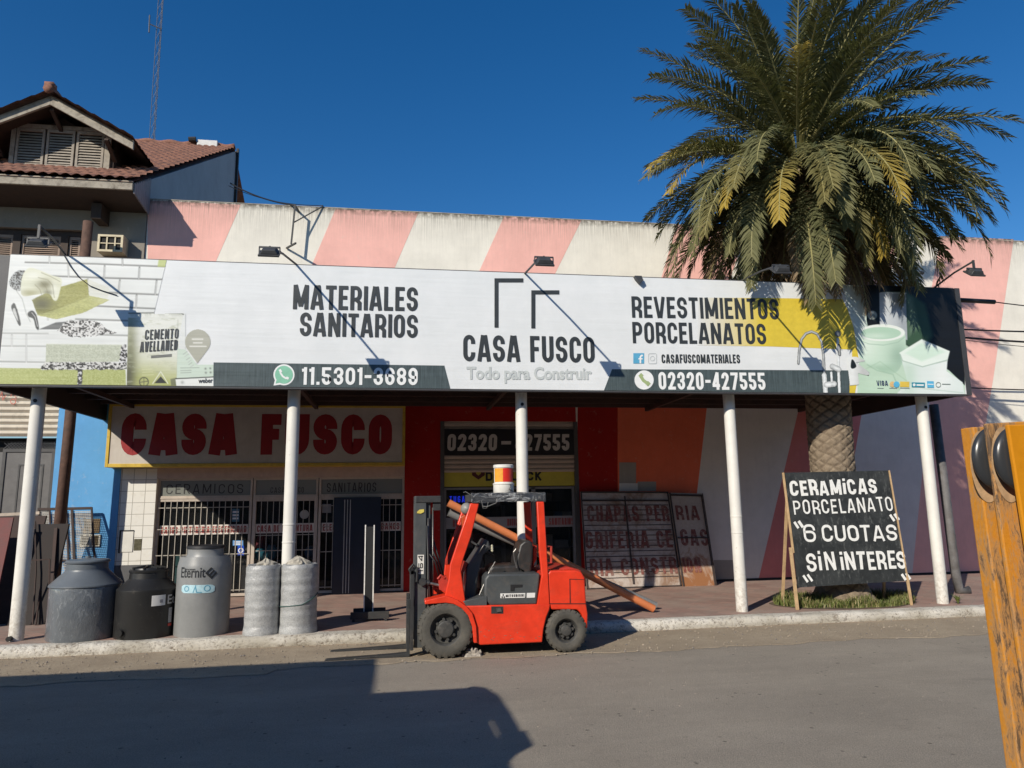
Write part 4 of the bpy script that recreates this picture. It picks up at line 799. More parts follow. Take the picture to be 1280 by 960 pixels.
# basin: a shaded bowl with its rim and hollow
bo = p_.mask([(1072, 421), (1082, 410), (1105, 405.5), (1126, 411), (1132, 424), (1129, 450), (1116, 467), (1086, 456), (1075, 441)], 1.2, True); p_.put(bo, (.60, .71, .62)); p_.blob(1082, 432, 14, 18, (.72, .78, .72), .7, within=bo); p_.blob(1124, 446, 14, 20, (.36, .48, .40), .75, within=bo); p_.blob(1102, 462, 26, 7, (.4, .54, .43), .7, within=bo)
e = p_.ell(1102, 416, 29, 10.5, .06); p_.put(e, (.76, .79, .76)); e2 = p_.ell(1101, 416.5, 25, 7.6, .08); p_.put(e2, (.50, .64, .54)); p_.blob(1094, 420, 16, 4, (.66, .75, .68), .7, within=e2); p_.line([(1073, 425), (1086, 430), (1104, 431.5), (1122, 428), (1131, 421)], .8, (.4, .52, .44), 1.2, .8)
p_.line([(1066, 470), (1100, 452), (1133, 476)], .8, (.38, .52, .4), 1.6, .5); p_.line([(1084, 456), (1096, 463), (1116, 468), (1126, 492)], 1.1, (.36, .5, .4), 1.6, .7)
# toilet: lid plane, rim edge, bowl
lid = p_.mask([(1124, 441), (1152, 424), (1187, 439), (1184, 451), (1153, 459), (1128, 452)], 1.2); p_.put(lid, (.74, .79, .75)); p_.fill([(1131, 441.5), (1152, 428.5), (1181, 440), (1152, 452)], (.62, .74, .65), 3, k=.8); body = p_.mask([(1125, 443), (1128, 452), (1153, 459), (1184, 451), (1183, 464), (1203, 478), (1206, 496), (1118, 496), (1134, 476)], 1.1); p_.put(body, (.70, .75, .73)); p_.blob(1136, 472, 10, 26, (.54, .66, .57), .7, within=body); p_.blob(1178, 470, 12, 24, (.78, .80, .79), .8, within=body); p_.line([(1125, 443), (1128, 451), (1153, 458.5), (1184, 450)], 1.0, (.38, .48, .42), 1.2, .85); p_.line([(1134, 477), (1156, 486), (1203, 491)], .9, (.5, .6, .54), 1.8, .8)
keep = p_.inside([(1053.6, 354), (1207, 354), (1207, 497), (1071, 497), (1071.5, 478), (1074, 447), (1067.6, 409), (1060, 387)]); p_.build('bathroom_photo_print', keep)
# taps: chrome with a bright core and dark rims
p_ = Print(990, 1090, 410, 494, 300); N = p_.noise; mk = np.zeros(p_.x.shape)
def chrome(pts, w, lo=.14, hi=.75):
    global mk
    d = p_.dist(pts); m = np.clip((w/2-d)/.5+.5, 0, 1); t_ = np.clip(d/(w/2), 0, 1); v = hi*(1-t_)**.8+lo*t_; v = v*(.8+.4*N(5, 5, 8)); p_.put(m, np.repeat(v[..., None], 3, 2)*np.array([.97, 1, 1])); mk = np.maximum(mk, m)
chrome([(997.5, 454), (998.6, 438), (1001.5, 424), (1007, 417), (1014, 414.5), (1021, 417.5), (1026.5, 427), (1029, 445), (1030.2, 470)], 3.4, .1, .6)
chrome([(1029.8, 469), (1031.6, 491)], 6, .45, .82); chrome([(1033, 481), (1042, 480)], 7.5, .4, .8); chrome([(1038.6, 466), (1039.4, 477)], 3, .5, .8); chrome([(1046.8, 424), (1047.4, 455), (1049, 492)], 3.6, .5, .8); chrome([(1046.6, 417), (1046.8, 417.4)], 7.5, .12, .5); chrome([(1048, 432), (1049, 443)], 4.2, .12, .5); chrome([(1040, 458), (1048, 462)], 7, .35, .76)
hd = p_.mask([(1058, 448), (1061, 446), (1070, 446), (1081, 450.6), (1080, 452), (1070, 453), (1086.5, 465.5), (1085.5, 470), (1072, 466.5), (1073.5, 481), (1062, 482)], .8, False); v = (.74-.16*np.clip((p_.x-1066)/12, 0, 1)+.06*(N(4, 4, 12)-.5))[..., None]*np.array([.98, 1, .99]); p_.put(hd, v); mk = np.maximum(mk, hd)
p_.fill([(1064, 450), (1067, 451), (1070, 458), (1066, 461), (1063, 459)], (.04, .05, .05), .8, True); p_.line([(1070, 453.4), (1080, 459), (1086, 466)], .9, (.4, .46, .43), .9, .8); p_.line([(1062, 482), (1074, 481)], .8, (.5, .55, .5), .9, .8); p_.line([(1083, 470), (1085.5, 469.5)], 1.2, (.1, .1, .1), .6)
o = p_.build('taps_photo_print', mk > .35)
for v in o.data.vertices: v.co.y -= .006
btext('VISA', 1095.5, 482, 1109.5, 482.2, 6.2, ink('card_navy', (.04, .06, .12)), .2, .1, 5)
mb = MB(); bp(mb, circ(1115, 480.5, 3.6, 18), 5, 0); bp(mb, circ(1120, 480.7, 3.8, 18), 5.5, 1); bp(mb, [(1124.5, 477), (1136, 477.3), (1136, 484), (1124.5, 483.7)], 5, 2); bp(mb, [(1139, 478), (1155.5, 478.4), (1155.5, 484.4), (1139, 484)], 5, 3); bp(mb, [(1158, 476.5), (1166.5, 476.7), (1167, 484.8), (1158.5, 484.6)], 5, 1); bline(mb, circ(1172.3, 481, 3, 14), .8, 5, 4, True); bline(mb, [(1177, 480.2), (1187.5, 480.4)], 1, 5, 4)
bp(mb, circ(1142, 481.2, 1.8, 10), 5.8, 5); bline(mb, [(1145, 481.4), (1154, 481.6)], 2, 5.8, 5); bline(mb, [(1159, 480.4), (1166, 480.6)], 1, 5.8, 5)
for a, b in ((1096, 1104), (1111, 1121), (1124.5, 1136.5)): bline(mb, [(a, 485.2), (b, 485.5)], .6, 5, 4)
mb.build('payment_logos', [ink('card_orange', (.66, .45, .2)), ink('card_blue', (.1, .42, .65)), ink('card_yellow', (.7, .5, .08)), ink('card_teal', (.03, .25, .35)), ink('line_grey', (.25, .3, .28)), i_wh], bbd)

# ================================================================== FLOODLIGHTS on arms over the billboard
m_lamp = pm('dark_lamp_metal', (.05, .052, .055), .5, .25, 10); m_lgl = pm('lamp_glass', (.35, .37, .38), .12, .1)
def flood(root, head, label, face=1, hang=0):
    r0, h = Vector(root), Vector(head); f = thing('floodlight', label, 'floodlight', root, 'floodlights over the billboard')
    mb = MB(); d = (h-r0); mid = r0+d*.55+Vector((0, 0, .06)); mb.tube([r0+Vector((0, .05, -.25)), r0, mid, h+Vector((0, 0, .06))], .017, 10); mb.build('arm', m_lamp, f, smooth=True)
    mb = MB(); a = .12; b = .085; ang = R_(38); c, s_ = math.cos(ang), math.sin(ang)      # box lamp tipped back towards the board
    def q(x, y, z): return (h.x+x, h.y+y*c-z*s_, h.z-.02-hang+y*s_+z*c)
    A = [q(-a, -b, .0), q(a, -b, .0), q(a, b, .0), q(-a, b, .0)]; B = [q(-a*.72, -b*.8, .06), q(a*.72, -b*.8, .06), q(a*.72, b*.8, .06), q(-a*.72, b*.8, .06)]
    mb.loft(A, B); mb.loft([q(-a-.02, -b-.02, -.03), q(a+.02, -b-.02, -.03), q(a+.02, b+.02, -.03), q(-a-.02, b+.02, -.03)], [q(-a-.02, -b-.02, 0), q(a+.02, -b-.02, 0), q(a+.02, b+.02, 0), q(-a-.02, b+.02, 0)])
    hd = mb.build('lamp_head', m_lamp, f, bevel=.008); mb = MB(); mb.loft([q(-a, -b, -.034), q(a, -b, -.034), q(a, b, -.034), q(-a, b, -.034)], [q(-a, -b, -.03), q(a, -b, -.03), q(a, b, -.03), q(-a, b, -.03)]); mb.build('lamp_glass', m_lgl, hd)
    mb = MB(); mb.bar(h+Vector((0, 0, .08)), h+Vector((0, 0, .055-hang)), .03, .03) if hang else None; z_ = -hang; mb.bar(h+Vector((-a-.02, 0, .055+z_)), h+Vector((a+.02, 0, .055+z_)), .022, .016); mb.bar(h+Vector((-a-.015, 0, .055+z_)), h+Vector((-a-.015, 0, -.03+z_)), .016, .016); mb.bar(h+Vector((a+.015, 0, .055+z_)), h+Vector((a+.015, 0, -.03+z_)), .016, .016)
    mb.build('bracket', m_lamp, f)
def onb(px, py, d=0): return at(px, py, Y=YB-d)
flood(at(82, 318, Y=YB+.1), at(49, 288, Y=YB-1.0), 'leftmost floodlight, hanging below its arm in front of the brown shutters', hang=.17)
flood(at(371, 331, Y=YB+.1), at(337, 314, Y=YB-1.6), 'floodlight above the words MATERIALES SANITARIOS on the billboard')
flood(at(655, 343, Y=YB+.1), at(680, 326, Y=YB-1.6), 'floodlight above the words CASA FUSCO in the middle of the billboard')
flood(at(926, 351, Y=YB+.1), at(976, 336, Y=YB-1.5), 'floodlight below the palm crown, over the yellow part of the billboard')
flood(at(1166, 361, Y=YB+.1), at(1217, 331, Y=YB-1.1), 'floodlight sticking out past the right end of the billboard', hang=.12)
mb = MB(); p = at(797, 349, Y=YB-.02); mb.prism([(p.x-.07, p.z+.04), (p.x+.05, p.z+.04), (p.x+.08, p.z-.04), (p.x+.02, p.z-.09), (p.x-.04, p.z-.02)], YB-.09, YB+.0); solid(mb, 'clamp', m_lamp, 'small dark clamp on the top edge of the billboard above the word REVESTIMIENTOS', 'clamp')
# loose cable of the first floodlight on the board
mb = MB(); mb.tube([at(80, 319, Y=YB-.02), at(88, 333, Y=YB-.03), at(98, 346, Y=YB-.03), at(112, 357, Y=YB-.025), at(127, 363, Y=YB-.02), at(146, 369, Y=YB-.02)], .007, 6); solid(mb, 'cable', m_blk, 'thin loose black cable drooping over the bricklaying picture on the billboard', 'cable', smooth=True)
# ================================================================== NEIGHBOURING HOUSE
hs = thing('neighbour_house', 'older house left of the shop with red clay tile roof, dormer and brown shutters', 'house', (-9, 16.2, 0))
YH = 16.1; XHR = XL-.01; YE = 15.12; XE = at(166, 236, Y=YE).x; ze = at(80, 222, Y=YE).z
m_stuc = wall_mat('grey_brown_stucco', (.26, .235, .2), 0); m_blue = wall_mat('sky_blue_paint', (.13, .37, .68), 0); m_gab = wall_mat('blue_grey_gable_paint', (.36, .38, .41), 0)
m_old = pm('weathered_grey_wood', (.36, .32, .26), .85, .3, 5, .5, 40, dirt=.7, dirtc=(.07, .05, .035)); m_brn = pm('dark_brown_wood', (.045, .028, .02), .75, .4, 6, .3, 50); m_brn2 = pm('brown_wood', (.14, .07, .045), .7, .35, 6, .3, 50)
sl_ = .60; zr = lambda y: ze+.02+sl_*(y-YE); YR = 23.6
# walls
z1h = at(80, 262, Y=YH).z+.04; mb = MB()
xs0 = -14.0; xg = at(66, 600, Y=YH).x; xw1 = at(104, 300, Y=YH).x; zwt = at(60, 286, Y=YH).z; zwb = 5.2
mb.box(xw1, XHR, YH, YH+.3, 4.6, z1h); mb.box(xs0, xw1, YH, YH+.3, zwt, z1h); mb.box(xs0, xw1, YH, YH+.3, 4.6, zwb)
mb.box(xg, XB-.001, YH, YH+.3, SW-.02, 4.6, 1); mb.box(xs0, xg, YH, YH+.3, 4.35, 4.6, 0)
mb.box(XHR-.25, XHR, YH+.3, YR, 4.6, z1h, 2)
gp = [(YH+.0, z1h), (YR+.3, z1h), (YR+.3, zr(YR+.3)-.12), (YH+.0, zr(YH)-.12)]      # gable end up to the roof
mb.loft([(XHR-.25, y, z) for y, z in gp], [(XHR+.02, y, z) for y, z in gp], 2)
mb.build('wall', [m_stuc, m_blue, m_gab], hs)
mb = MB(); mb.box(XHR+.03, XHR+.1, YR+.24, YR+.36, z1h, zr(YR+.3)-.05); mb.build('downpipe', m_blk, hs)
# sunlit patch of bare render beside the air conditioner stays one surface with the wall; window with shutters
fr = MB(); fr.box(xs0, xw1, YH+.1, YH+.16, zwt-.12, zwt); xs_ = []
for px in (-70, -20, 19, 79, 104): x = at(px, 300, Y=YH).x; fr.box(x-.075, x+.075, YH+.06, YH+.16, zwb, zwt-.12)
win = fr.build('window', m_brn, hs)
def shutter(mb, a, b, z0, z1, y, ny=None, step=.045):
    mb.box(a, a+.05, y-.02, y+.02, z0, z1); mb.box(b-.05, b, y-.02, y+.02, z0, z1); mb.box(a+.05, b-.05, y-.02, y+.02, z0, z0+.07); mb.box(a+.05, b-.05, y-.02, y+.02, z1-.07, z1)
    z = z0+.09
    while z < z1-.09:
        mb.add([(a+.05, y-.018, z), (b-.05, y-.018, z), (b-.05, y+.012, z+step*.8), (a+.05, y+.012, z+step*.8)], [(0, 1, 2, 3)]); z += step
m_shu = pm('faded_brown_shutter', (.3, .22, .17), .75, .25, 6, .2)
pxs = [-70, -20, 19, 79, 104]
for a, b in zip(pxs[:-1], pxs[1:]):
    mb = MB(); shutter(mb, at(a, 300, Y=YH).x+.08, at(b, 300, Y=YH).x-.08, zwb, zwt-.13, YH+.12); mb.build('shutter', m_shu, win)
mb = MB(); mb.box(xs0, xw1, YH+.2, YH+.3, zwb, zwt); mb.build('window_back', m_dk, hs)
# eaves: fascia board, soffit, rafter bracket, slatted end
mb = MB(); mb.box(-14, XE, YE-.03, YE+.03, ze-.2, ze); mb.build('fascia_board', m_old, hs, bevel=.008)
mb = MB(); zso = at(80, 262, Y=YH).z; mb.loft([(-14, YE+.03, ze-.2), (-14, YE+.03, ze-.15), (-14, YH, zso+.05), (-14, YH, zso)], [(XE, YE+.03, ze-.2), (XE, YE+.03, ze-.15), (XE, YH, zso+.05), (XE, YH, zso)]); mb.build('soffit', m_brn, hs)
xb_ = at(121, 270, Y=YH-.4).x; mb = MB(); mb.prism([(xb_-.1, zso-.34), (xb_+.1, zso-.34), (xb_+.1, zso), (xb_-.1, zso)], YH-.45, YH); mb.build('rafter_end', m_brn, hs)
mb = MB(); n = 9
for i in range(n):
    y = YE+.03+(YH-YE-.05)*i/n; h = (YH-YE-.05)/n-.012; f = (y-YE)/(YH-YE)
    mb.box(XE+.001, XE+.03, y, y+h, ze-.2+(zso-ze+.2)*f-.05, zr(y)-.06)
mb.build('end_boards', pm('grey_end_boards', (.24, .23, .24), .8, .2), hs)
# clay tile roof as real relief
t = NT('clay_roof_tiles'); n1 = t.noise(2, 6, .7); n2 = t.noise(7, 4, .7); ge = t.n('NewGeometry')
c = t.mix(t.ramp(n2, [(.3, 0), (.7, 1)]), (.17, .075, .05), (.29, .14, .095)); c = t.mix(t.ramp(n1, [(.5, 0), (.75, .75)]), c, (.07, .045, .038)); t.col(c).set(Roughness=.85); t.bump(t.noise(40, 4), .3, .01); m_rf = t.m
def tile_sheet(x0, x1, y0, y1, zf, px=.21, py=.36, nx=None, clip=None):
    mb = MB(); nx = nx or int((x1-x0)/.03); rows = int((y1-y0)/py)+1; vs = []; k = 0
    for j in range(rows):
        for e in (0, 1):
            y = y0+py*(j+e) if e == 0 else y0+py*(j+1)-.004
            for i in range(nx+1):
                x = x0+(x1-x0)*i/nx; h = .055*abs(math.sin(math.pi*(x-x0)/px))
                vs.append((x, y, zf(x, y)+h+(.05 if e == 0 else .0)+.008*noise.noise((round(x/px), j, 1))))
    m = nx+1
    fs = [(r*m+i, r*m+i+1, (r+1)*m+i+1, (r+1)*m+i) for r in range(2*rows-1) for i in range(nx)]
    return mb.add(vs, fs)
mb = tile_sheet(-14, XE+.03, YE-.1, YR, lambda x, y: zr(y)); 
mb.sheet([(-14, YE-.05, zr(YE-.05)-.03), (XE, YE-.05, zr(YE-.05)-.03), (XE, YR, zr(YR)-.03), (-14, YR, zr(YR)-.03)])
mb.sheet([(-14, YR, zr(YR)), (XE, YR, zr(YR)), (XE, YR+5, zr(YR)-3), (-14, YR+5, zr(YR)-3)])
rf = mb.build('roof', m_rf, hs, smooth=True, auto=50)
mb = MB(); mb.tube([(x, YR, zr(YR)+.05+.03*math.sin(x*9)) for x in [XE-.0-i*.1 for i in range(86)]][::-1], .1, 8); mb.build('ridge_tiles', m_rf, rf, smooth=True)
p = at(258, 188, Y=YR-.3); mb = MB(); mb.box(p.x-.34, p.x+.3, YR-.2, YR+.3, zr(YR)-.1, zr(YR)+.15); mb.build('roof_vent', pm('pale_vent', (.6, .6, .58), .6), rf, bevel=.02)
p = at(239, 186, Y=YR-.3); mb = MB(); mb.tube([(p.x-.12, YR-.2, zr(YR)+.12), (p.x+.1, YR-.2, zr(YR)+.14)], .09, 8); mb.build('roof_cowl', m_blk, rf)
# dormer
dm_y = 16.35; dg_y = 15.75; XC = at(65, 118, Y=dg_y).x; zapex = at(65, 119, Y=dg_y).z; e_r = at(150, 166, Y=dg_y); hw = e_r.x-XC; zev = e_r.z; dsl = (zapex-zev)/hw
dr = MB()
def dsheet(sgn):
    mb = MB(); nx = 26; ny = 60; yb = dg_y-.14; vs = []
    for i in range(nx+1):
        u = (hw+.32)*i/nx; row = int(u/.3)
        for j in range(ny+1):
            y = yb+(21-yb)*j/ny
            vs.append((XC+sgn*u, y, zapex-dsl*u+.05*abs(math.sin(math.pi*y/.21))+.04*(1-(u/.3-row))*0+.05*((u/.3) % 1)*-.6+.03))
    m = ny+1; mb.add(vs, [(i*m+j, i*m+j+1, (i+1)*m+j+1, (i+1)*m+j) for i in range(nx) for j in range(ny)])
    mb.add([(XC, yb, zapex-.04), (XC, 21, zapex-.04), (XC+sgn*(hw+.3), 21, zev-.04-.3*dsl), (XC+sgn*(hw+.3), yb, zev-.04-.3*dsl)], [(0, 1, 2, 3)], 1)
    return mb
a_, b_ = dsheet(1), dsheet(-1); n_ = len(a_.v); a_.v += b_.v; a_.f += [tuple(i+n_ for i in f) for f in b_.f]; a_.m += b_.m; dro = a_.build('dormer_roof', [m_rf, m_brn], hs, smooth=True, auto=50)
mb = MB(); mb.tube([(XC, y, zapex+.07+.02*math.sin(y*8)) for y in [dg_y-.2+.12*i for i in range(40)]], .1, 8); mb.box(XC-.08, XC+.1, dg_y-.2, dg_y-.02, zapex+.1, zapex+.2); mb.build('ridge_tiles', m_rf, dro, smooth=True)
mb = MB()
for sg_ in (1, -1):
    A = [(XC, zapex-.02), (XC+sg_*(hw+.3), zapex-.02-dsl*(hw+.3)), (XC+sg_*(hw+.3), zapex-.22-dsl*(hw+.3)), (XC, zapex-.24)]
    mb.prism(A, dg_y-.04+.001*sg_, dg_y+.02)
mb.build('barge_board', m_old, hs, bevel=.006)
xl, xr = at(18, 200, Y=dm_y).x, at(131, 200, Y=dm_y).x; zwb2 = at(70, 211, Y=dm_y).z; zwt2 = at(70, 163, Y=dm_y).z
mb = MB(); pts = [(XC-hw*.95, zev-.1), (XC+hw*.95, zev-.1), (XC, zapex-.15)]
mb.prism([(XC-hw*.7, zwb2-.3), (XC+hw*.78, zwb2-.3), (XC+hw*.78, zapex-.3-dsl*hw*.78), (XC, zapex-.2), (XC-hw*.7, zapex-.3-dsl*hw*.7)], dm_y, dm_y+.1); mb.box(XC+hw*.72, XC+hw*.78, dm_y+.1, 20, zwb2-.3, zev+.3); mb.build('dormer_wall', m_brn, hs)
mb = MB(); mb.box(xl-.09, xl, dm_y-.06, dm_y-.001, zwb2-.05, zwt2+.08); mb.box(xr, xr+.12, dm_y-.06, dm_y-.001, zwb2-.05, zwt2+.0); mb.box(xl, xr, dm_y-.06, dm_y-.001, zwt2, zwt2+.09); mb.box(xl, xr, dm_y-.09, dm_y-.001, zwb2-.09, zwb2)
dw = mb.build('dormer_window', m_old, hs)
m_gsh = pm('grey_weathered_shutter', (.33, .29, .24), .85, .25, 8, .3)
for k in range(3):
    a = xl+(xr-xl)*k/3+.02; mb = MB(); shutter(mb, a, a+(xr-xl)/3-.04, zwb2+.01, zwt2-.01, dm_y-.035, step=.065); mb.build('shutter', m_gsh, dw)
for sg_ in (-.82, 0, .8): x = XC+sg_*hw; mb = MB(); mb.bar((x, dg_y+.05, zapex-.3-abs(sg_)*hw*dsl), (x, dm_y, zapex-.55-abs(sg_)*hw*dsl), .06, .08); mb.build('dormer_bracket', m_brn, hs)
# ground floor left: cream shutter box, dark opening, grey gate
zc = at(30, 546, Y=YH).z; mb = MB(); z = 4.34; x0 = -14
while z > zc+.01:
    mb.add([(x0, YH+.04, z), (xg, YH+.04, z), (xg, YH-.01, z-.06), (x0, YH-.01, z-.06), (xg, YH+.04, z-.12), (x0, YH+.04, z-.12)], [(3, 2, 1, 0), (5, 4, 2, 3)]); z -= .122
cs_ = mb.build('cream_shutter', pm('cream_shutter_paint', (.58, .52, .42), .55, .15, 3, .1, dirt=.2), hs)
mb = MB(); mp = lambda a, b, l: (lambda p: (p.x, YH-.016-l, p.z))(at(a, b, Y=YH))
strokes(mb, [(0, 497), (3, 490), (4, 500), (8, 494)], 1.1, False, mp, .001); strokes(mb, circ(17, 502, 3.2, 12), .9, True, mp, .001); strokes(mb, [(14, 496), (16, 488), (21, 499)], .8, False, mp, .0015); mb.build('graffiti', pm('red_spray', (.55, .12, .08), .6), cs_)
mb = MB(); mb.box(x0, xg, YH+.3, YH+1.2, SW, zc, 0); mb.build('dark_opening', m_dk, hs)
zg_ = at(30, 565, Y=YH).z; xga = at(4, 600, Y=YH).x; mb = MB(); mb.box(xga, xg-.03, YH+.02, YH+.06, SW, zg_, 0); frame_box(mb, xga-.06, xg-.0, SW, zg_+.06, .06, YH, YH+.08, 1); frame_box(mb, xga+.25, xg-.2, SW+.4, zg_-.25, .03, YH+.01, YH+.03, 1); mb.box(x0, xga-.06, YH+.02, YH+.06, SW, zg_, 0)
mb.build('metal_gate', [pm('grey_gate_paint', (.13, .125, .12), .55, .2), pm('dark_gate_frame', (.07, .068, .066), .5)], hs)
mb = MB(); rg = random.Random(3)
for i in range(16):
    x = xga+(xg-xga)*i/15; mb.tube([(x-.07, YH+.03, zg_+.06), (x+.02, YH+.02, zg_+.14), (x+.08, YH+.04, zg_+.2)], .006, 5); mb.tube([(x+.07, YH+.03, zg_+.06), (x, YH+.04, zg_+.13), (x-.06, YH+.03, zg_+.19)], .006, 5)
solid(mb, 'spike_strip', pm('dull_wire', (.12, .12, .12), .5), 'row of crossed wire spikes along the top of the grey gate', 'wire spikes')
mb = MB(); a = XZ([(100, 684), (125, 684), (125, 668), (100, 668)], YH); mb.box(a[0][0], a[1][0], YH-.03, YH, a[0][1], a[2][1], 0); xm_ = (a[0][0]+a[1][0])/2
mb.box(a[0][0]+.035, xm_-.02, YH-.034, YH-.03, a[0][1]+.03, a[2][1]-.03, 1); mb.box(xm_+.02, a[1][0]-.035, YH-.034, YH-.03, a[0][1]+.03, a[2][1]-.03, 1)
b = XZ([(104, 667), (124, 667), (124, 648), (104, 648)], YH); mb.box(b[0][0], b[1][0], YH-.012, YH, b[0][1], b[2][1], 2)
mb.build('meter_box', [pm('cream_meter_frame', (.6, .56, .46), .5), pm('dirty_meter_glass', (.13, .1, .06), .3, .5, 14), pm('bare_brown_render', (.24, .17, .1), .9, .3, 6, .4)], hs)
# air conditioner
ac = XZ([(121, 314), (153, 314), (153, 294), (121, 294)], YH-.3); acu = thing('air_conditioner', 'old cream window air conditioner sticking out of the house wall above the billboard', 'air conditioner', ((ac[0][0]+ac[1][0])/2, YH, ac[0][1]))
m_ac = pm('cream_enamel', (.58, .5, .33), .5, .15, 6, .05, dirt=.2)
x0_, x1_, z0_, z1_ = ac[0][0], ac[1][0], ac[0][1], ac[2][1]
mb = MB(); mb.box(x0_, x1_, YH-.27, YH+.05, z0_, z1_, 0); mb.box(x0_+.03, x1_-.03, YH-.275, YH-.265, z0_+.04, z1_-.03, 1); mb.build('body', [m_ac, m_dk], acu, bevel=.006)
mb = MB(); frame_box(mb, x0_, x1_, z0_, z1_, .045, YH-.31, YH-.276); 
for k in (.36, .68): mb.box(x0_+(x1_-x0_)*k-.014, x0_+(x1_-x0_)*k+.014, YH-.3, YH-.28, z0_+.046, z1_-.046)
mb.box(x0_+.046, x1_-.046, YH-.298, YH-.282, (z0_+z1_)/2-.01, (z0_+z1_)/2+.01); mb.build('front_frame', m_ac, acu)
# brown pole rising through beside the awning
pp = at(88, 520, Y=15.3); mb = MB(); mb.tube([(pp.x-.04, 15.3, SW-.01), (pp.x, 15.3, 3.6), (pp.x+.02, 15.3, at(105, 277, Y=15.3).z)], [.105, .1, .095], 16)
solid(mb, 'utility_pole', pm('tarred_brown_pole', (.11, .06, .042), .8, .4, 9, .5, 30), 'round dark brown pole standing in front of the blue wall', 'pole', smooth=True, loc=(pp.x, 15.3, SW))
# ------------------------------------------------------------------ radio mast behind
pb, ptp = at(191, 186, Y=26), at(201, -25, Y=26); xx = pb.x; mst = thing('radio_mast', 'slim lattice radio mast rising behind the tiled roof', 'mast', (xx, 26, 0))
w_ = .085; lo_ = 8.0; hi_ = ptp.z+3; cs3 = [(-w_, -w_*.6), (w_, -w_*.6), (0, w_)]
lean = (ptp.x-pb.x)/(ptp.z-pb.z); fx = lambda z: xx+lean*(z-pb.z)*.5
mb = MB()
for a, b in cs3: mb.tube([(fx(lo_)+a, 26+b, 0.0), (fx(hi_)+a, 26+b, hi_)], .012, 6)
mb.build('leg_tubes', pm('dull_mast_metal', (.09, .1, .12), .5, .1), mst); mb = MB(); z = lo_; k = 0
while z < hi_-.4:
    for i in range(3):
        a, b = cs3[i], cs3[(i+1) % 3]; p, q = (fx(z)+a[0], 26+a[1], z), (fx(z+.4)+b[0], 26+b[1], z+.4)
        mb.bar(p, q, .008, .008)
    z += .4
mb.build('lattice', pm('dull_mast_metal', (.09, .1, .12), .5, .1), mst)
mb = MB(); p = at(190, 30, Y=25.8); mb.tube([(p.x-.1, 25.8, p.z), (p.x+.3, 25.9, p.z-.1)], .02, 6); mb.tube([(p.x-.1, 25.8, p.z+.35), (p.x-.08, 25.8, p.z-.35)], .025, 6); mb.build('antenna', pm('dull_mast_metal', (.09, .1, .12), .5, .1), mst)
# wall bracket with service wire
m_irn = pm('dark_iron', (.05, .05, .05), .6, .2)
bx, bz = at(369, 257, Y=YW-.3), at(364, 305, Y=YW-.3); mb = MB(); mb.bar((bz.x, YW-.3, bz.z), (bx.x, YW-.3, bx.z+.02), .035, .035); mb.bar((bz.x-.14, YW-.02, bz.z+.0), (bz.x+.12, YW-.45, bz.z-.03), .035, .035); q = at(404, 258, Y=YW); mb.bar((bz.x+.03, YW-.3, bz.z+.5), (q.x, YW-.01, q.z), .022, .022); mb.bar((bx.x, YW-.3, bx.z), (bx.x+.05, YW, bx.z-.02), .03, .03)
solid(mb, 'wall_bracket', m_irn, 'dark iron cable bracket with diagonal stay on the upper striped wall', 'bracket')
def wire(label, pts, r=.014, sag=0):
    P = [Vector(p) for p in pts]
    if len(P) == 2 and sag:
        P = [P[0].lerp(P[1], i/14)-Vector((0, 0, sag*4*(i/14)*(1-i/14))) for i in range(15)]
    mb = MB(); mb.tube(P, r, 6); return solid(mb, 'cable', m_blk, label, 'cable', smooth=True)
wire('black service cable from the house gable to the wall bracket', [(at(288, 229, Y=21).x, 21, at(288, 229, Y=21).z), (bx.x, YW-.3, bx.z)], .02, .1)
wire('thinner twin cable under the service cable to the wall bracket', [(at(286, 231, Y=21).x, 21, at(286, 231, Y=21).z-.03), (q.x, YW-.05, q.z)], .009, .16)
# cables right of the billboard
def run(label, y0, y1, r, Y=14.6, x0=1200, x1=1340): a, b = at(x0, y0, Y=Y), at(x1, y1, Y=Y); wire(label, [a, b], r, .02)
a, b = at(1199, 374.5, Y=12.2), at(1243, 377.5, Y=12.2); mb = MB(); mb.tube([a-Vector((.4, 0, 0)), b], .045, 10); solid(mb, 'cable_splice', m_blk, 'thick black cable splice sleeve sticking out right of the billboard', 'cable splice', smooth=True)
wire('thin black cable running right from the thick splice sleeve', [b, at(1340, 388, Y=12.2)], .011, .01)
run('thicker upper black cable of the pair crossing the pink wall right of the billboard', 411.5, 415, .02); run('thicker lower black cable of the pair crossing the pink wall right of the billboard', 421.5, 430, .024)
run('thin grey wire just below the thick cable pair right of the billboard', 424.5, 438, .008); run('lowest cable right of the billboard, near the awning corner', 484, 488, .015)
# hooked conduit behind the top right of the billboard
p = at(1147, 356, Y=YB+.14); mb = MB(); mb.tube([(p.x, YB+.14, p.z-.5), (p.x, YB+.14, p.z)]+[(p.x+.1-.1*math.cos(R_(a)), YB+.14, p.z+.12+.12*math.sin(R_(a))) for a in (0, 30, 60, 90, 115)], .032, 10); solid(mb, 'hooked_pipe', pm('grey_conduit', (.2, .2, .2), .5), 'short hooked grey conduit behind the top right of the billboard', 'pipe', smooth=True)
# thin drainpipe behind the rightmost post
xdp = at(1180, 600, Y=12.9); xq = at(1199, 727, Y=12.9)
mb = MB(); mb.tube([(at(1167, 505, Y=12.9).x, 12.9, zc0+.0), (xq.x-.06, 12.9, .55), (xq.x-.02, 12.9, SW+.05), (xq.x+.16, 12.86, SW+.055)], .085, 14); solid(mb, 'drainpipe', pm('grimy_grey_pipe', (.13, .125, .125), .7, .4, 7, .3, dirt=.5), 'grimy dark grey drainpipe behind the rightmost white post', 'drainpipe', smooth=True)
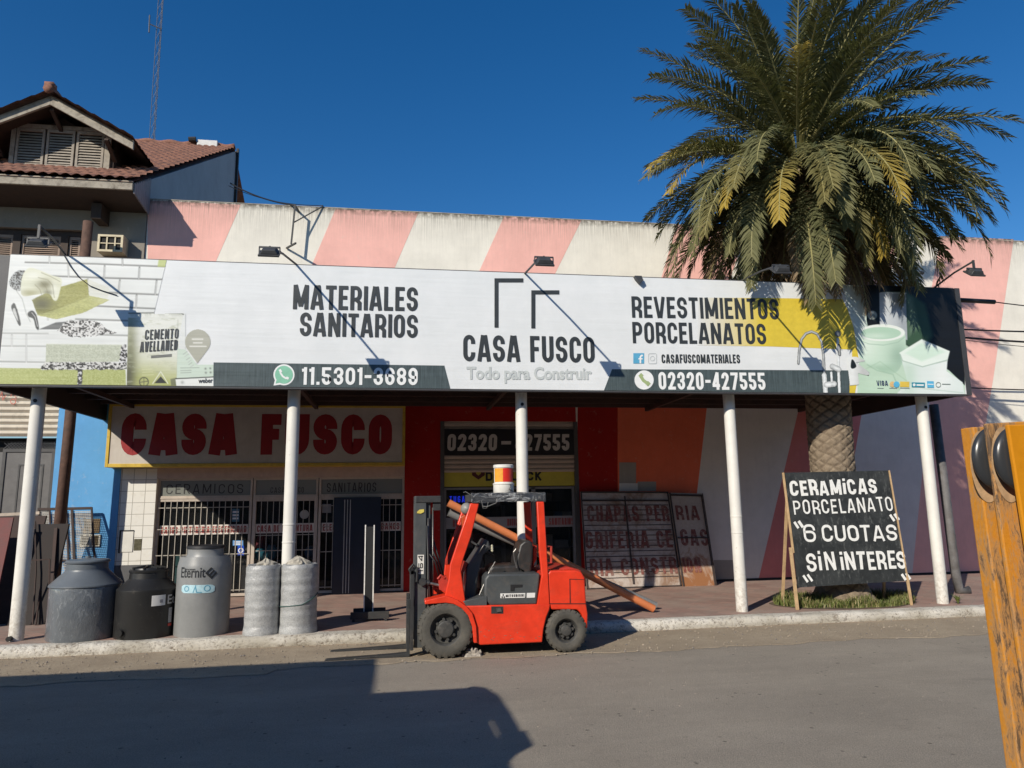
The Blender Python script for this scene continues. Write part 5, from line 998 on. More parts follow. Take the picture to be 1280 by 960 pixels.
# ================================================================== PALM
PX, PY = 8.0, 12.4
palm = thing('palm_tree', 'big date palm with arching grey green fronds growing through the awning', 'palm tree', (PX, PY, SW))
t = NT('palm_trunk_bark'); n = t.noise(9, 6, .75); n2 = t.noise(40, 5, .7, vec=t.map((1, 1, 3))); c = t.mix(t.ramp(n, [(.3, 0), (.7, 1)]), (.17, .125, .085), (.31, .245, .17)); c = t.mix(t.ramp(n2, [(.5, 0), (.75, .6)]), c, (.1, .075, .05))
at_ = t.n('Attribute', attribute_name='scar'); c = t.mix(t.math('MULTIPLY', at_.outputs['Fac'], .55), c, (.07, .05, .035)); t.col(c).set(Roughness=.9); t.bump(n2, .5, .02); m_trunk = t.m
def trunk():
    mb = MB(); nz, na = 420, 144; H = 8.5; vs = []; sc_ = []
    for j in range(nz+1):
        z = -.05+H*j/nz; f = max(0, z)/H; lean = .1*f**1.6
        r0 = .37 if z > .5 else .37+.24*((.5-z)/.55)**2
        if z > 6.4: r0 += .12*(z-6.4)/2.1
        for i in range(na):
            a = 2*math.pi*i/na; u = a/(2*math.pi)*18
            v = z/.092+.35*noise.noise((u*.7, z*1.3, 2)); P_, Q_ = u*.5+v*.5, u*.5-v*.5       # diamond lattice of leaf scars
            fp, fq = P_-math.floor(P_), Q_-math.floor(Q_); d_ = min(fp, 1-fp, fq, 1-fq)*2
            up_ = (fp-fq)            # lower lip of each scar stands out
            s_ = max(0, 1-d_*4.5)
            h = .038*min(1, d_*3)*(.55+.45*((fp+(1-fq))/2))+.012*noise.noise((u*2, v*1.5, 3))
            r = r0+h+.02*noise.noise((math.cos(a), math.sin(a), z*.8))
            vs.append((PX+lean+r*math.cos(a), PY+r*math.sin(a), SW+z)); sc_.append(s_)
    mb.add(vs, [(j*na+i, j*na+(i+1) % na, (j+1)*na+(i+1) % na, (j+1)*na+i) for j in range(nz) for i in range(na)])
    o = mb.build('trunk', m_trunk, palm, smooth=True); at2 = o.data.attributes.new('scar', 'FLOAT', 'POINT'); at2.data.foreach_set('value', sc_); return o
trunk()
def leaf_mat(name, c1, c2, tip):
    t = NT(name); at_ = t.n('Attribute', attribute_name='along'); rn = t.n('Attribute', attribute_name='rnd')
    c = t.mix(rn.outputs['Fac'], c1, c2); c = t.mix(t.ramp(at_.outputs['Fac'], [(.55, 0), (1.0, .7)]), c, tip)
    t.col(c).set(Roughness=.62); t.b.inputs['Specular IOR Level'].default_value = .22
    tr = t.n('BsdfTranslucent'); t.l(t.mix(.5, c, (.14, .16, .03)), tr.inputs[0]); mx = t.n('MixShader'); mx.inputs[0].default_value = .22; t.l(t.b.outputs[0], mx.inputs[1]); t.l(tr.outputs[0], mx.inputs[2]); t.l(mx.outputs[0], t.t.nodes['Material Output'].inputs[0]); return t.m
m_lf = [leaf_mat('palm_leaf_green', (.07, .082, .038), (.155, .155, .075), (.16, .15, .06)), leaf_mat('palm_leaf_olive', (.09, .095, .038), (.19, .175, .075), (.2, .165, .055)), leaf_mat('palm_leaf_yellowing', (.09, .09, .036), (.19, .165, .058), (.52, .35, .05)), leaf_mat('palm_leaf_dead', (.13, .09, .05), (.24, .17, .1), (.28, .2, .12))]
m_rach = pm('palm_leaf_stalk', (.3, .27, .11), .6, .2)
CX, CY, CZ = PX-.16, PY, 8.9
def frond(az, e0, L, droop, mi, rg, dead=False, nl=98, name='frond', o0=None, cup=.28):
    """arching rachis with two ranks of narrow folded leaflets"""
    mb = MB(); along = []; rnd = []
    p = Vector(o0) if o0 else Vector((CX+.22*math.sin(az), CY+.22*math.cos(az), CZ-.6+.75*max(-.4, math.sin(e0))))
    n = 26; pts = []; tg = []; twist = rg.uniform(-.35, .35); bend = rg.uniform(-.12, .12)
    for i in range(n+1):
        s_ = i/n; e = e0-droop*(s_**1.35); a = az+bend*s_*s_
        d = Vector((math.sin(a)*math.cos(e), math.cos(a)*math.cos(e), math.sin(e))); pts.append(p.copy()); tg.append(d); p = p+d*(L/n)
    rr = [.034*(1-.88*(i/n)) for i in range(n+1)]
    k0 = len(mb.v); mb.tube(pts, rr, 5, 1); along += [i/n for i in range(n+1) for _ in range(5)]; rnd += [.5]*(5*(n+1))
    for side in (-1, 1):
        for k in range(nl):
            s_ = .13+.87*(k+rg.random()*.5)/nl; fi = s_*n; i = min(n-1, int(fi)); o = pts[i].lerp(pts[i+1], fi-i); d = tg[i]
            hz = Vector((math.cos(az), -math.sin(az), 0)); up = hz.cross(d); up = up if up.z > 0 else -up
            sd = (hz*math.cos(twist*s_)+up*math.sin(twist*s_))*side
            ln = L*.135*(.45+.55*min(1, (s_-.1)/.22))*(1-.62*max(0, (s_-.45)/.55)**1.6)*rg.uniform(.85, 1.12)
            fwd = .62+.75*s_; lift = rg.choice([rg.uniform(-.25, .2), rg.uniform(.1, .5), rg.uniform(.4, .95)])*(1-s_*.45)*(1 if not dead else -.6)
            v = (sd+d*fwd+up*lift+Vector([rg.uniform(-.16, .16) for _ in range(3)])).normalized()
            dn = Vector((0, 0, -1)); wv = (d-v*d.dot(v)).normalized()*(.0125+.005*rg.random())
            m_ = o+v*ln*.55; tpt = o+v*ln+dn*ln*(rg.uniform(.05, .32) if not dead else .35); nn = v.cross(wv).normalized()*.006
            b = len(mb.v); rv = rg.random()
            mb.add([o-wv*.5, o+wv*.5, m_+wv, m_-wv, tpt], [(0, 1, 2, 3), (3, 2, 4)], 0); along += [s_]*5; rnd += [rv]*5
    ob = mb.build(name, [m_lf[mi], m_rach], palm)
    for nm, val in (('along', along), ('rnd', rnd)):
        at2 = ob.data.attributes.new(nm, 'FLOAT', 'POINT'); at2.data.foreach_set('value', val)
    return ob
rg = random.Random(21)
N = 128
for i in range(N):
    f = i/(N-1); az = i*2.39996+rg.uniform(-.2, .2)
    e0 = R_(87-112*f**.9+rg.uniform(-7, 7)); L = rg.uniform(2.85, 3.7)*(1 if f > .06 else .85); droop = R_(42+36*f+rg.uniform(-10, 16))
    if e0 > R_(45): droop = R_(rg.uniform(30, 70))
    back = math.cos(az)
    if back > .25 and e0 < R_(32): L *= 1-.33*back       # short of the shop wall
    mi = 0 if f < .5 else rg.choice([0, 0, 0, 1])
    if rg.random() < .04 and f > .25: mi = 2
    frond(az, e0, L, droop, mi, rg)
for i in range(34):      # long side fronds that arch out and droop below the crown
    az = i*2.39996+.7; back = math.cos(az)
    if back > .55: continue
    frond(az, R_(rg.uniform(-8, 16)), rg.uniform(3.2, 3.85)*(1-.3*max(0, back)), R_(rg.uniform(66, 96)), rg.choice([0, 0, 0, 1, 1, 2]), rg)
# hanging outer fronds in front and dead skirt round the crown shaft
for i in range(26):
    az = i*2.39996+1; back = math.cos(az); e0 = R_(rg.uniform(-42, -18))
    frond(az, e0, rg.uniform(2.7, 3.5)*(1-.3*max(0, back)), R_(rg.uniform(38, 62)), rg.choice([0, 0, 0, 1, 3]), rg, o0=(CX+.3*math.sin(az), CY+.3*math.cos(az), CZ-.75))
for da, L_, dr in ((.12, 3.5, 70), (.38, 3.75, 74), (.62, 3.7, 72), (.85, 3.6, 70), (-.35, 3.3, 72)):     # long fronds hanging over the right end of the billboard
    frond(math.pi-da, R_(2), L_, R_(dr), 0, rg)
for i in range(34):
    az = i*2.39996+.4; 
    frond(az, R_(rg.uniform(-62, -48)), rg.uniform(1.9, 2.9), R_(rg.uniform(22, 34)), 3, rg, True, 46, 'dead_frond', (CX+.34*math.sin(az), CY+.34*math.cos(az), CZ-.95-rg.random()*.7))
mb = MB(); rg2 = random.Random(5)
for i in range(150):     # cut leaf bases under the crown
    az = i*2.39996; z = CZ-.5-1.5*i/150; r = .42+.12*rg2.random(); o = Vector((CX-.05+r*math.sin(az), CY+r*math.cos(az), z)); d = Vector((math.sin(az)*.75, math.cos(az)*.75, .7)).normalized(); h = Vector((math.cos(az), -math.sin(az), 0))*.07; e = o+d*rg2.uniform(.18, .34); u = h.cross(d).normalized()*.03
    mb.loft([o-h-u, o+h-u, o+h+u, o-h+u], [e-h*.6-u, e+h*.6-u, e+h*.6+u*.6, e-h*.6+u*.6])
mb.build('leaf_bases', pm('cut_leaf_base', (.17, .115, .065), .9, .4, 9, .4), palm)
# grass at its foot
mb = MB(); rg = random.Random(9)
def inpatch(x, y): return ((x-7.95)/1.3)**2+((y-12.3)/.7)**2 < 1 and math.hypot(x-PX, y-PY) > .48
cnt = 0
while cnt < 5200:
    x, y = rg.uniform(6.6, 9.3), rg.uniform(11.55, 13.0)
    if not inpatch(x, y) or noise.noise((x*1.6, y*1.6, 4)) < -.22+.2*(rg.random()-.5): continue
    h = rg.uniform(.06, .18)*(1.25 if noise.noise((x*2, y*2, 9)) > 0 else .8); a = rg.uniform(0, 6.28); l_ = rg.uniform(.2, .9)*h; w_ = .006
    dx, dy = math.cos(a), math.sin(a); z = SW+.006
    mb.add([(x-dy*w_, y+dx*w_, z), (x+dy*w_, y-dx*w_, z), (x+dx*l_*.4+dy*w_, y+dy*l_*.4-dx*w_, z+h*.6), (x+dx*l_*.4-dy*w_, y+dy*l_*.4+dx*w_, z+h*.6), (x+dx*l_, y+dy*l_, z+h)], [(0, 1, 2, 3), (3, 2, 4)], 0 if rg.random() < .75 else 1); cnt += 1
def grassm(n, c1, c2): t = NT(n); t.col(t.mix(t.ramp(t.noise(5, 4), [(.4, 0), (.6, 1)]), c1, c2)).set(Roughness=.6); return t.m
m_g = [grassm('grass_green', (.09, .12, .025), (.16, .18, .05)), grassm('grass_dry', (.24, .2, .09), (.3, .25, .12))]
tag(mb.build('grass', m_g), 'patch of short green grass round the foot of the palm', 'grass', kind='stuff')
def tuft(name, label, x, y, n, h0, z=SW):
    mb = MB(); r_ = random.Random(int(x*100))
    for i in range(n):
        a = r_.uniform(0, 6.28); h = h0*r_.uniform(.5, 1.1); l_ = h*r_.uniform(.3, 1.0); dx, dy = math.cos(a), math.sin(a); w_ = .008
        mb.add([(x-dy*w_, y+dx*w_, z), (x+dy*w_, y-dx*w_, z), (x+dx*l_*.4+dy*w_, y+dy*l_*.4-dx*w_, z+h*.7), (x+dx*l_*.4-dy*w_, y+dy*l_*.4+dx*w_, z+h*.7), (x+dx*l_, y+dy*l_, z+h)], [(0, 1, 2, 3), (3, 2, 4)])
    solid(mb, name, m_g[0], label, 'weed', loc=(x, y, z))
tuft('weed_tuft', 'small weed tuft at the foot of the rightmost white post', posts[4]+.2, 11.68, 40, .16)
tuft('weed_tuft', 'low weed tuft at the left edge of the palm grass patch', 6.95, 12.5, 30, .14)
# ================================================================== FORKLIFT
mx0 = at(536, 690, Y=10.08).x
YN, YFAR = 9.88, 10.98            # near and far faces of the body
def F(pts, Y=YN): return XZ(pts, Y)
def FC(pts, Y=YN): return XZ([(480+x/3.2, 560+y/3.2) for x, y in pts], Y)
wf, wr = at(557, 791, Y=9.9), at(708, 791.5, Y=9.9)
fk = thing('forklift', 'bright red forklift truck parked by the kerb with its forks on the ground', 'forklift', ((wf.x+wr.x)/2, 10.4, 0))
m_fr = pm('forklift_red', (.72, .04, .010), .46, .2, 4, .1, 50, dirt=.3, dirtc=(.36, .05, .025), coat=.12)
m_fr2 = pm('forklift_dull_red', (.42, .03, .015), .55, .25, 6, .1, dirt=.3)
m_fg = pm('forklift_grey', (.062, .068, .07), .5, .2, 5, .1, dirt=.25, dirtc=(.14, .12, .1)); m_fb = pm('forklift_black', (.028, .029, .03), .55, .3, 6, .15, dirt=.15, dirtc=(.1, .08, .06))
m_tyre = pm('dusty_tyre', (.08, .075, .064), .85, .3, 6, .4, 60, dirt=.5, dirtc=(.15, .13, .10)); m_rim = pm('dusty_black_rim', (.05, .049, .046), .6, .3, 14, .2, dirt=.3, dirtc=(.14, .12, .1)); m_seat = pm('black_vinyl', (.03, .029, .028), .45, .25, 9, .25, 40, dirt=.3, dirtc=(.1, .06, .045))
m_steel = pm('worn_steel', (.2, .19, .18), .4, .3, 12, .2, metallic=.7)
def wheel(c, R, y0, y1, hub, nl):
    wd = y1-y0; cz = R+.002; mb = MB(); c = Vector((c.x, y0, cz)); r1 = R*.62 if hub > .15 else R*.56
    prof = [(r1-.012, wd*.5), (r1-.012, .03), (r1+.0, .012), (r1+(R-r1)*.35, -.004), (r1+(R-r1)*.62, -.002), (R*.92, .014), (R*.945, .05), (R*.945, wd-.05), (R*.92, wd-.014), (r1+(R-r1)*.5, wd), (r1-.012, wd-.02), (r1-.012, wd*.5)]
    mb.lathe(c, prof, 56, axis='y')
    for k in range(nl):         # tread lugs wrapping the shoulder
        for side in (0, 1):
            a0 = 2*math.pi*(k+.5*side)/nl; da = 2*math.pi/nl*.27; ya, yb = (-.004, wd*.52) if side == 0 else (wd*.48, wd+.004)
            L0, L1 = [], []
            for a, yy in ((a0-da, ya), (a0+da, ya), (a0+da+.05, yb), (a0-da+.05, yb)):
                edge_ = yy in (-.004, wd+.004); L0.append(c+Vector((R*.86*math.cos(a), yy, R*.86*math.sin(a)))); rr = R*(.975 if edge_ else 1.0); L1.append(c+Vector((rr*math.cos(a), yy+(.02 if edge_ and side == 0 else -.02 if edge_ else 0), rr*math.sin(a))))
            mb.loft(L0, L1)
    w_ = thing('wheel', None, None, (c.x-fk.location.x, y0-fk.location.y, 0)); bpy.data.objects.remove(w_)
    return mb, c, r1
def add_wheel(px, R, y0, y1, hub, nl, flip=False):
    mb, c, r1 = wheel(px, R, y0, y1, hub, nl); ty = mb.build('wheel', m_tyre, fk, smooth=True, auto=35)
    mb = MB(); wd = y1-y0; s_ = (lambda h: wd-h) if flip else (lambda h: h)
    pr = [(r1+.004, .012), (r1-.006, .02), (r1-.02, .035), (r1-.03, .085), (r1*.62, .10), (r1*.58, .075), (r1*.52, .07), (0.0, .07)]
    mb.lathe(c, [(r, s_(h)) for r, h in pr], 40, axis='y')
    mb.lathe(c, [(hub, s_(.07)), (hub, s_(.03)), (hub*.85, s_(.015)), (hub*.5, s_(.01)), (0, s_(.01))], 28, axis='y')
    for k in range(8):
        a = 2*math.pi*k/8; q = c+Vector((r1*.74*math.cos(a), s_(.08), r1*.74*math.sin(a)))
        if hub < .1: mb.lathe(q, [(0, -.003), (.022, -.003), (.022, .0), (0, .0)], 10, axis='y', mi=1)
        a += .2; q = c+Vector((hub*1.18*math.cos(a), s_(.055), hub*1.18*math.sin(a))); mb.lathe(q, [(.02, .02), (.02, -.02), (0, -.02)], 8, axis='y')
    mb.build('rim', [m_rim, m_blk], ty, smooth=True, auto=35)
RF_, RR_ = .37, .288
add_wheel(wf, RF_, YN-.03, YN+.22, .11, 24); add_wheel(wf, RF_, YFAR-.22, YFAR+.03, .11, 24, True)
add_wheel(wr, RR_, YN-.01, YN+.18, .075, 22); add_wheel(wr, RR_, YFAR-.18, YFAR+.01, .075, 22, True)
# body
def part(name, mats, prisms, bevel=.012, seg=2, Y=YN, conv=F):
    if name in ('chassis',):
        mb = MB()
        for pts, y0, y1 in prisms: mb.prism(conv(pts, Y), y0, y1)
        return mb.build(name, mats, fk, bevel=bevel, seg=seg, smooth=True, auto=35)
    for pts, y0, y1 in prisms:
        mb = MB(); mb.prism(conv(pts, Y), y0, y1); o = mb.build(name, mats, fk, bevel=bevel, seg=seg, smooth=True, auto=35)
    return o
part('chassis', m_fb, [([(592, 760), (690, 760), (678, 798), (600, 800)], YN+.06, YFAR-.06), ([(540, 752), (596, 752), (596, 796), (575, 790), (545, 775)], YN+.26, YFAR-.26), ([(680, 762), (732, 764), (730, 792), (690, 795)], YN+.24, YFAR-.24)], .01)
part('side_panel', m_fr, [([(582, 757.5), (688, 755), (687, 762), (683, 772), (679.5, 787), (678, 803), (600, 806.5), (595.5, 803), (595, 782), (590, 768)], YN, YN+.07), ([(582, 757.5), (688, 755), (687, 762), (683, 772), (679.5, 787), (678, 803), (600, 806.5), (595.5, 803), (595, 782), (590, 768)], YFAR-.07, YFAR)], .016, 3)
part('front_pillar', m_fr, [(a, y0, y1) for a in ([(588.5, 629), (599.5, 629), (589, 672), (579.5, 700), (576.5, 712), (583, 757.5), (574, 752), (566, 750), (555.5, 749.5), (561, 726), (563, 706)],) for y0, y1 in ((YN+.05, YN+.13), (YFAR-.13, YFAR-.05))], .012)
mb = MB(); fp = F([(531, 750.5), (556, 744.5), (562, 746), (572, 750), (583, 757.5), (590, 766), (595, 782), (596, 803), (592, 803), (590, 783), (585, 769), (577, 760), (567, 754.5), (557, 753), (531, 755)]); mb.prism(fp, YN-.04, YN+.25); mb.build('fender', m_fr, fk, bevel=.008); mb = MB(); mb.prism(fp, YFAR-.25, YFAR+.04); mb.build('fender', m_fr, fk, bevel=.008)
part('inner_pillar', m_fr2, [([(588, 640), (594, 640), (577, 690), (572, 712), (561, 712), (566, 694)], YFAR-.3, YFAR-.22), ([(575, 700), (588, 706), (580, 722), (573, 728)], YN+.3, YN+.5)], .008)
cwp = [(685, 717), (688.5, 713.5), (720, 713), (727.5, 715.5), (731.5, 722), (733.5, 755), (735.5, 768), (735, 786), (731, 786), (727.5, 768), (722, 762.5), (690, 762.5), (687, 755)]
part('counterweight', m_fr, [(cwp, YN+.02, YFAR-.02)], .075, 5)
mb = MB(); q = F([(712.2, 724), (713.2, 724), (713.8, 754), (712.6, 754)]); mb.prism(q, YN+.017, YN+.03); q = F([(688, 754.4), (733.5, 754.4), (733.5, 755.4), (688, 755.4)]); mb.prism(q, YN+.016, YFAR-.016); q = F([(712.5, 723.6), (730, 724.4), (730, 725), (712.5, 724.4)]); mb.prism(q, YN+.017, YN+.03); mb.build('panel_gap', m_blk, fk)
p0, p1 = F([(733.5, 722), (734.5, 752)]); mb = MB()
for k in range(7): z = p1[1]+(p0[1]-p1[1])*k/6.5; mb.box(p0[0]-.03, p0[0]+.015, YN+.22, YFAR-.22, z, z+.025)
mb.build('rear_grille', m_fb, fk)
part('rear_pillar', m_fr, [(a, y0, y1) for a in ([(671, 627), (680.2, 627), (685.3, 713), (687.5, 756), (671.5, 756.5), (677.3, 720), (674.5, 690)],) for y0, y1 in ((YN+.005, YN+.08), (YFAR-.08, YFAR-.005))], .012)
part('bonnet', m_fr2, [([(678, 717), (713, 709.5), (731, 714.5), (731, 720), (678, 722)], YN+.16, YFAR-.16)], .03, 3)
# engine cover with plate
part('engine_cover', m_fg, [([(606.3, 724), (609.5, 719), (612, 718), (676, 717), (672, 756.5), (614, 758), (608.5, 752), (605.5, 744)], YN+.03, YFAR-.03)], .03, 3)
mb = MB(); q = F([(638.5, 731), (653.5, 731), (653, 734), (643.5, 734.5), (643, 739), (638.5, 739)]); mb.prism(q, YN+.022, YN+.035); mb.build('vent', m_blk, fk)
mb = MB(); q = F([(625.8, 742.2), (657, 741.6), (656.6, 747.4), (625.8, 748)]); mb.prism(q, YN+.024, YN+.033, 0); q = F([(659, 741.5), (669.5, 741.2), (669, 747.2), (658.8, 747.6)]); mb.prism(q, YN+.024, YN+.033, 0)
p, q = at(632.5, 746.8, Y=YN), at(655.3, 746.4, Y=YN); pl = Plane((p.x, YN+.024, p.z), (1, 0, 0), (0, 0, 1)); text(mb, 'MITSUBISHI', pl, q.x-p.x, .034, .26, .16, layer=.0015, mi=1)
for cx, cz in ((629.3, 744), (628, 746.6), (630.6, 746.6)):
    c = at(cx, cz, Y=YN); mb.add([(c.x, YN+.022, c.z+.016), (c.x+.012, YN+.022, c.z), (c.x, YN+.022, c.z-.016), (c.x-.012, YN+.022, c.z)], [(0, 3, 2, 1)], 1)
mb.build('name_plate', [pm('white_plate', (.72, .71, .68), .4, .06), m_blk], fk)
mb = MB()      # scuffs and dust along the sill and mud behind the wheel
rgs = random.Random(8)
for k in range(26):
    x = rgs.uniform(598, 676); y = 801-abs(rgs.gauss(0, 9)); q = F([(x, y), (x+rgs.uniform(1, 5), y+rgs.uniform(-.6, .6)), (x+rgs.uniform(1, 4), y+rgs.uniform(.5, 1.1))]); mb.add([(a, YN-.0015, b) for a, b in q], [(0, 1, 2)])
mb.build('paint_scuffs', pm('scuffed_primer', (.34, .12, .08), .8, .3), fk)
for k in range(3):
    p0 = at(549+3*k, 722, Y=YN+.22+.05*k); mb = MB(); mb.tube([p0, p0+Vector((-.06, -.02, .22)), p0+Vector((-.16, 0, .35+.1*k)), Vector((mx0, YN+.3+.06*k, 1.35+.12*k))], .012, 7); mb.build('hydraulic_hose', m_blk, fk, smooth=True)
part('floor_plate', m_fg, [([(579, 752), (609, 745), (609, 757.5), (583, 757.8)], YN+.02, YFAR-.02)], .006)
mb = MB(); q = F([(614, 758), (629, 758), (629, 767), (614, 767)]); mb.prism(q, YN-.004, YN+.01, 0); q = F([(620, 760), (626, 760), (627, 764), (621, 765)]); mb.prism(q, YN-.02, YN+.0, 1); mb.build('step_latch', [m_fb, m_steel], fk)
# seat
st = part('seat', m_seat, [([(611, 712), (616, 707.5), (648, 706), (658, 711), (660, 719), (612, 719.5)], YN+.3, YN+.82)], .035, 4, YN+.3)
part('seat_back', m_seat, [([(644, 710), (645, 700), (650, 681), (656, 675.5), (663, 675.5), (666.5, 680), (666, 700), (664, 717), (654, 719)], YN+.3, YN+.82)], .045, 4, YN+.3)
mb = MB(); q = F([(666.5, 684), (671, 682), (671, 699), (666, 708)], YN+.4); mb.prism(q, YN+.4, YN+.75); mb.build('seat_support', m_fr, fk, bevel=.01)
a = F([(684, 683.5), (690, 683.5), (690, 704), (684, 704)]); mb = MB(); mb.tube([(a[0][0], YN+.05, a[0][1]), (a[1][0], YN+.05, a[1][1]), (a[2][0], YN+.05, a[2][1]), (a[3][0], YN+.05, a[3][1])], .018, 8); mb.build('grab_handle', m_fr2, fk)
# dashboard, steering wheel, levers
part('dashboard', m_fg, [([(584, 708), (596, 690), (606, 674), (611, 676), (613, 686), (604, 694), (598, 716), (594, 752), (580, 752)], YN+.3, YFAR-.3)], .02, 2, YN+.3)
c = at(603, 686, Y=YN+.55); ax = Vector((.55, 0, .83)); u_ = Vector((0, 1, 0)); v_ = ax.cross(u_); mb = MB(); mb.tube([c+(u_*math.cos(a)+v_*math.sin(a))*.18 for a in [2*math.pi*i/28 for i in range(29)]], .016, 8, cap=False)
for a in (.5, 2.6, 4.7): mb.tube([c-ax*.03, c+(u_*math.cos(a)+v_*math.sin(a))*.18], .01, 6)
mb.tube([c-ax*.3, c], .028, 8); mb.build('steering_wheel', m_fb, fk, smooth=True)
mb = MB()
for k in range(3):
    b_ = at(598, 692, Y=YN+.24+.06*k); mb.tube([b_, b_+Vector((.08, 0, .12)), b_+Vector((.19, -.02, .04+.03*k))], .009, 6); mb.lathe(b_+Vector((.19, -.02, .04+.03*k)), [(0, -.025), (.022, 0), (0, .025)], 8, mi=1)
mb.build('lever', [m_steel, pm('pale_knob', (.5, .48, .35), .4)], fk, smooth=True)
b_ = at(614, 745, Y=YN+.12); mb = MB(); mb.tube([b_+Vector((-.16, 0, .02)), b_+Vector((-.02, .02, .32)), b_+Vector((.06, 0, .45))], .007, 6); mb.tube([at(646, 710, Y=YN+.25), at(643, 700, Y=YN+.25), at(642, 690, Y=YN+.25), at(645, 686, Y=YN+.25)], .008, 6); mb.build('hand_brake', m_steel, fk)
# headlight and lamps on the front pillar
c = at(583.5, 636, Y=YN+.12); mb = MB(); mb.lathe((c.x, c.y, c.z), [(0, -.07), (.055, -.06), (.085, -.0), (.07, .06), (0, .08)], 18, axis='y'); mb.build('headlight', pm('grey_lamp_shell', (.24, .23, .21), .45, .3), fk, smooth=True)
mb = MB(); q = F([(576, 646), (581, 643), (586, 648), (583.5, 663), (578, 663)], YN+.2); mb.prism(q, YN+.14, YN+.26); mb.build('indicator', pm('amber_red_lens', (.4, .07, .02), .3, .2), fk, bevel=.012)
# overhead guard wrapped in clear film
gz0, gz1 = at(640, 626.5, Y=YN+.05).z, at(640, 617, Y=YN+.05).z; gx0, gx1 = at(590, 620, Y=YN+.05).x, at(680.5, 620, Y=YN+.05).x
mb = MB()
for y in (YN+.05, YFAR-.1): mb.box(gx0, gx1, y, y+.05, gz0, gz1)
for x in (gx0, gx1-.06): mb.box(x, x+.06, YN+.1, YFAR-.1, gz0, gz1)
for k in range(5): x = gx0+.15+(gx1-gx0-.34)*k/4; mb.box(x, x+.03, YN+.1, YFAR-.1, gz0+.02, gz1-.01)
mb.build('overhead_guard', m_fg, fk, bevel=.006)
t = NT('crumpled_film'); n = t.noise(9, 5, .7, vec=t.map((.6, 1, 1.4)), dist=.8); t.col(t.mix(t.ramp(n, [(.5, 0), (.68, 1)]), (.045, .047, .05), (.42, .43, .43))).set(Roughness=.14, Alpha=.85); t.bump(n, 1, .03); m_film = t.m
mb = MB(); nx = 90; A = []; 
def ring(i):
    x = gx0-.012+(gx1-gx0+.024)*i/nx; o = []
    for (y, z) in ((YN+.035, gz0-.008), (YN+.035, gz1+.0), (YN+.045, gz1+.012), (YN+.15, gz1+.012), (YN+.3, gz1+.013)):
        k = noise.noise((x*6, y*5, z*4)); k2 = noise.noise((x*22, y*15, z*9)); o.append((x, y-.008*abs(k)-.004*k2, z+.012*k+.006*k2-(.022*max(0, noise.noise((x*3, 1, 1))) if z < gz0 else 0)))
    return o
vs = [p for i in range(nx+1) for p in ring(i)]; mb.add(vs, [(i*5+j, i*5+j+1, (i+1)*5+j+1, (i+1)*5+j) for i in range(nx) for j in range(4)])
mb.build('plastic_wrap', m_film, fk, smooth=True)
mb = MB(); p = at(621, 624, Y=YN+.0); mb.tube([p, p+Vector((-.01, -.01, -.05)), p+Vector((-.14, -.01, -.1)), p+Vector((-.2, 0, -.09))], .005, 5); mb.build('loose_strap', pm('grey_strap', (.2, .2, .19), .6), fk); mb = MB(); p = at(602, 626, Y=YN); mb.tube([p, p+Vector((.02, 0, -.1)), p+Vector((.07, 0, -.1)), p+Vector((.09, 0, -.02))], .004, 5); mb.build('loose_strap', pm('grey_strap', (.2, .2, .19), .6), fk); mb = MB(); p = at(591, 620, Y=YN+.1); mb.tube([p, p+Vector((-.1, 0, .06)), p+Vector((-.13, 0, .05))], .004, 5); mb.build('loose_strap', pm('grey_strap', (.2, .2, .19), .6), fk)
# mast
YM0, YM1 = YN+.2, YFAR-.2
mx = lambda px, py=700: at(px, py, Y=YM0).x
zt_m = at(530, 620, Y=YM0).z; mb = MB()
for y0, y1 in ((YM0, YM0+.07), (YM1-.07, YM1)):
    mb.box(mx(518), mx(532.5), y0, y1, .12, zt_m); mb.box(mx(532.5), mx(538), y0+.045 if y0 == YM0 else y0, y1 if y0 == YM0 else y1-.045, .12, zt_m)
mb.box(mx(518), mx(534), YM0+.07, YM1-.07, zt_m-.1, zt_m); mb.box(mx(520), mx(534), YM0+.07, YM1-.07, .35, .5)
mo = mb.build('mast', m_fg, fk, bevel=.006)
mb = MB(); mb.box(mx(520, 625), mx(551, 625), YM0-.01, YM0+.05, zt_m-.09, zt_m-.0); mb.box(mx(541), mx(551), YM0+.02, YM0+.06, zt_m-.2, zt_m-.09); mb.build('mast_head', m_fb, mo, bevel=.006)
mb = MB(); mb.tube([(mx(539.5), YM0+.2, .4), (mx(539.5), YM0+.2, zt_m-.25)], .035, 12); mb.tube([(mx(541.5), YM0+.06, .5), (mx(541), YM0+.06, zt_m-.16)], .011, 8, 1); mb.tube([(mx(535), YM0+.03, .3), (mx(535), YM0+.03, zt_m-.3)], .014, 8, 1); mb.tube([(mx(533.5), YM0-.0, zt_m-.4), (mx(536), YM0+.0, 1.0), (mx(538), YM0+.02, .7)], .012, 8); mb.build('lift_cylinder', [m_fb, m_steel], mo, smooth=True)
mb = MB(); q = XZ([(521.5, 639.5), (524.5, 637), (530, 636.5), (530, 640), (526, 642), (521, 641.5)], YM0); mb.prism(q, YM0-.012, YM0); mb.build('tag', pm('yellow_tag', (.62, .5, .1), .5), mo)
mb = MB(); q = XZ([(521.8, 693.5), (530, 693.5), (529.6, 717.5), (522, 717.5)], YM0); mb.prism(q, YM0-.005, YM0, 0); p, p2 = at(528.6, 716.2, Y=YM0), at(528.6, 694.5, Y=YM0)
text(mb, '154', Plane((p.x, YM0-.005, p.z), (0, 0, 1), (-1, 0, 0)), p2.z-p.z, .062, .2, .14, layer=.0015, mi=1); mb.build('capacity_label', [pm('white_label', (.7, .68, .62), .5, .15, 20), m_blk], mo)
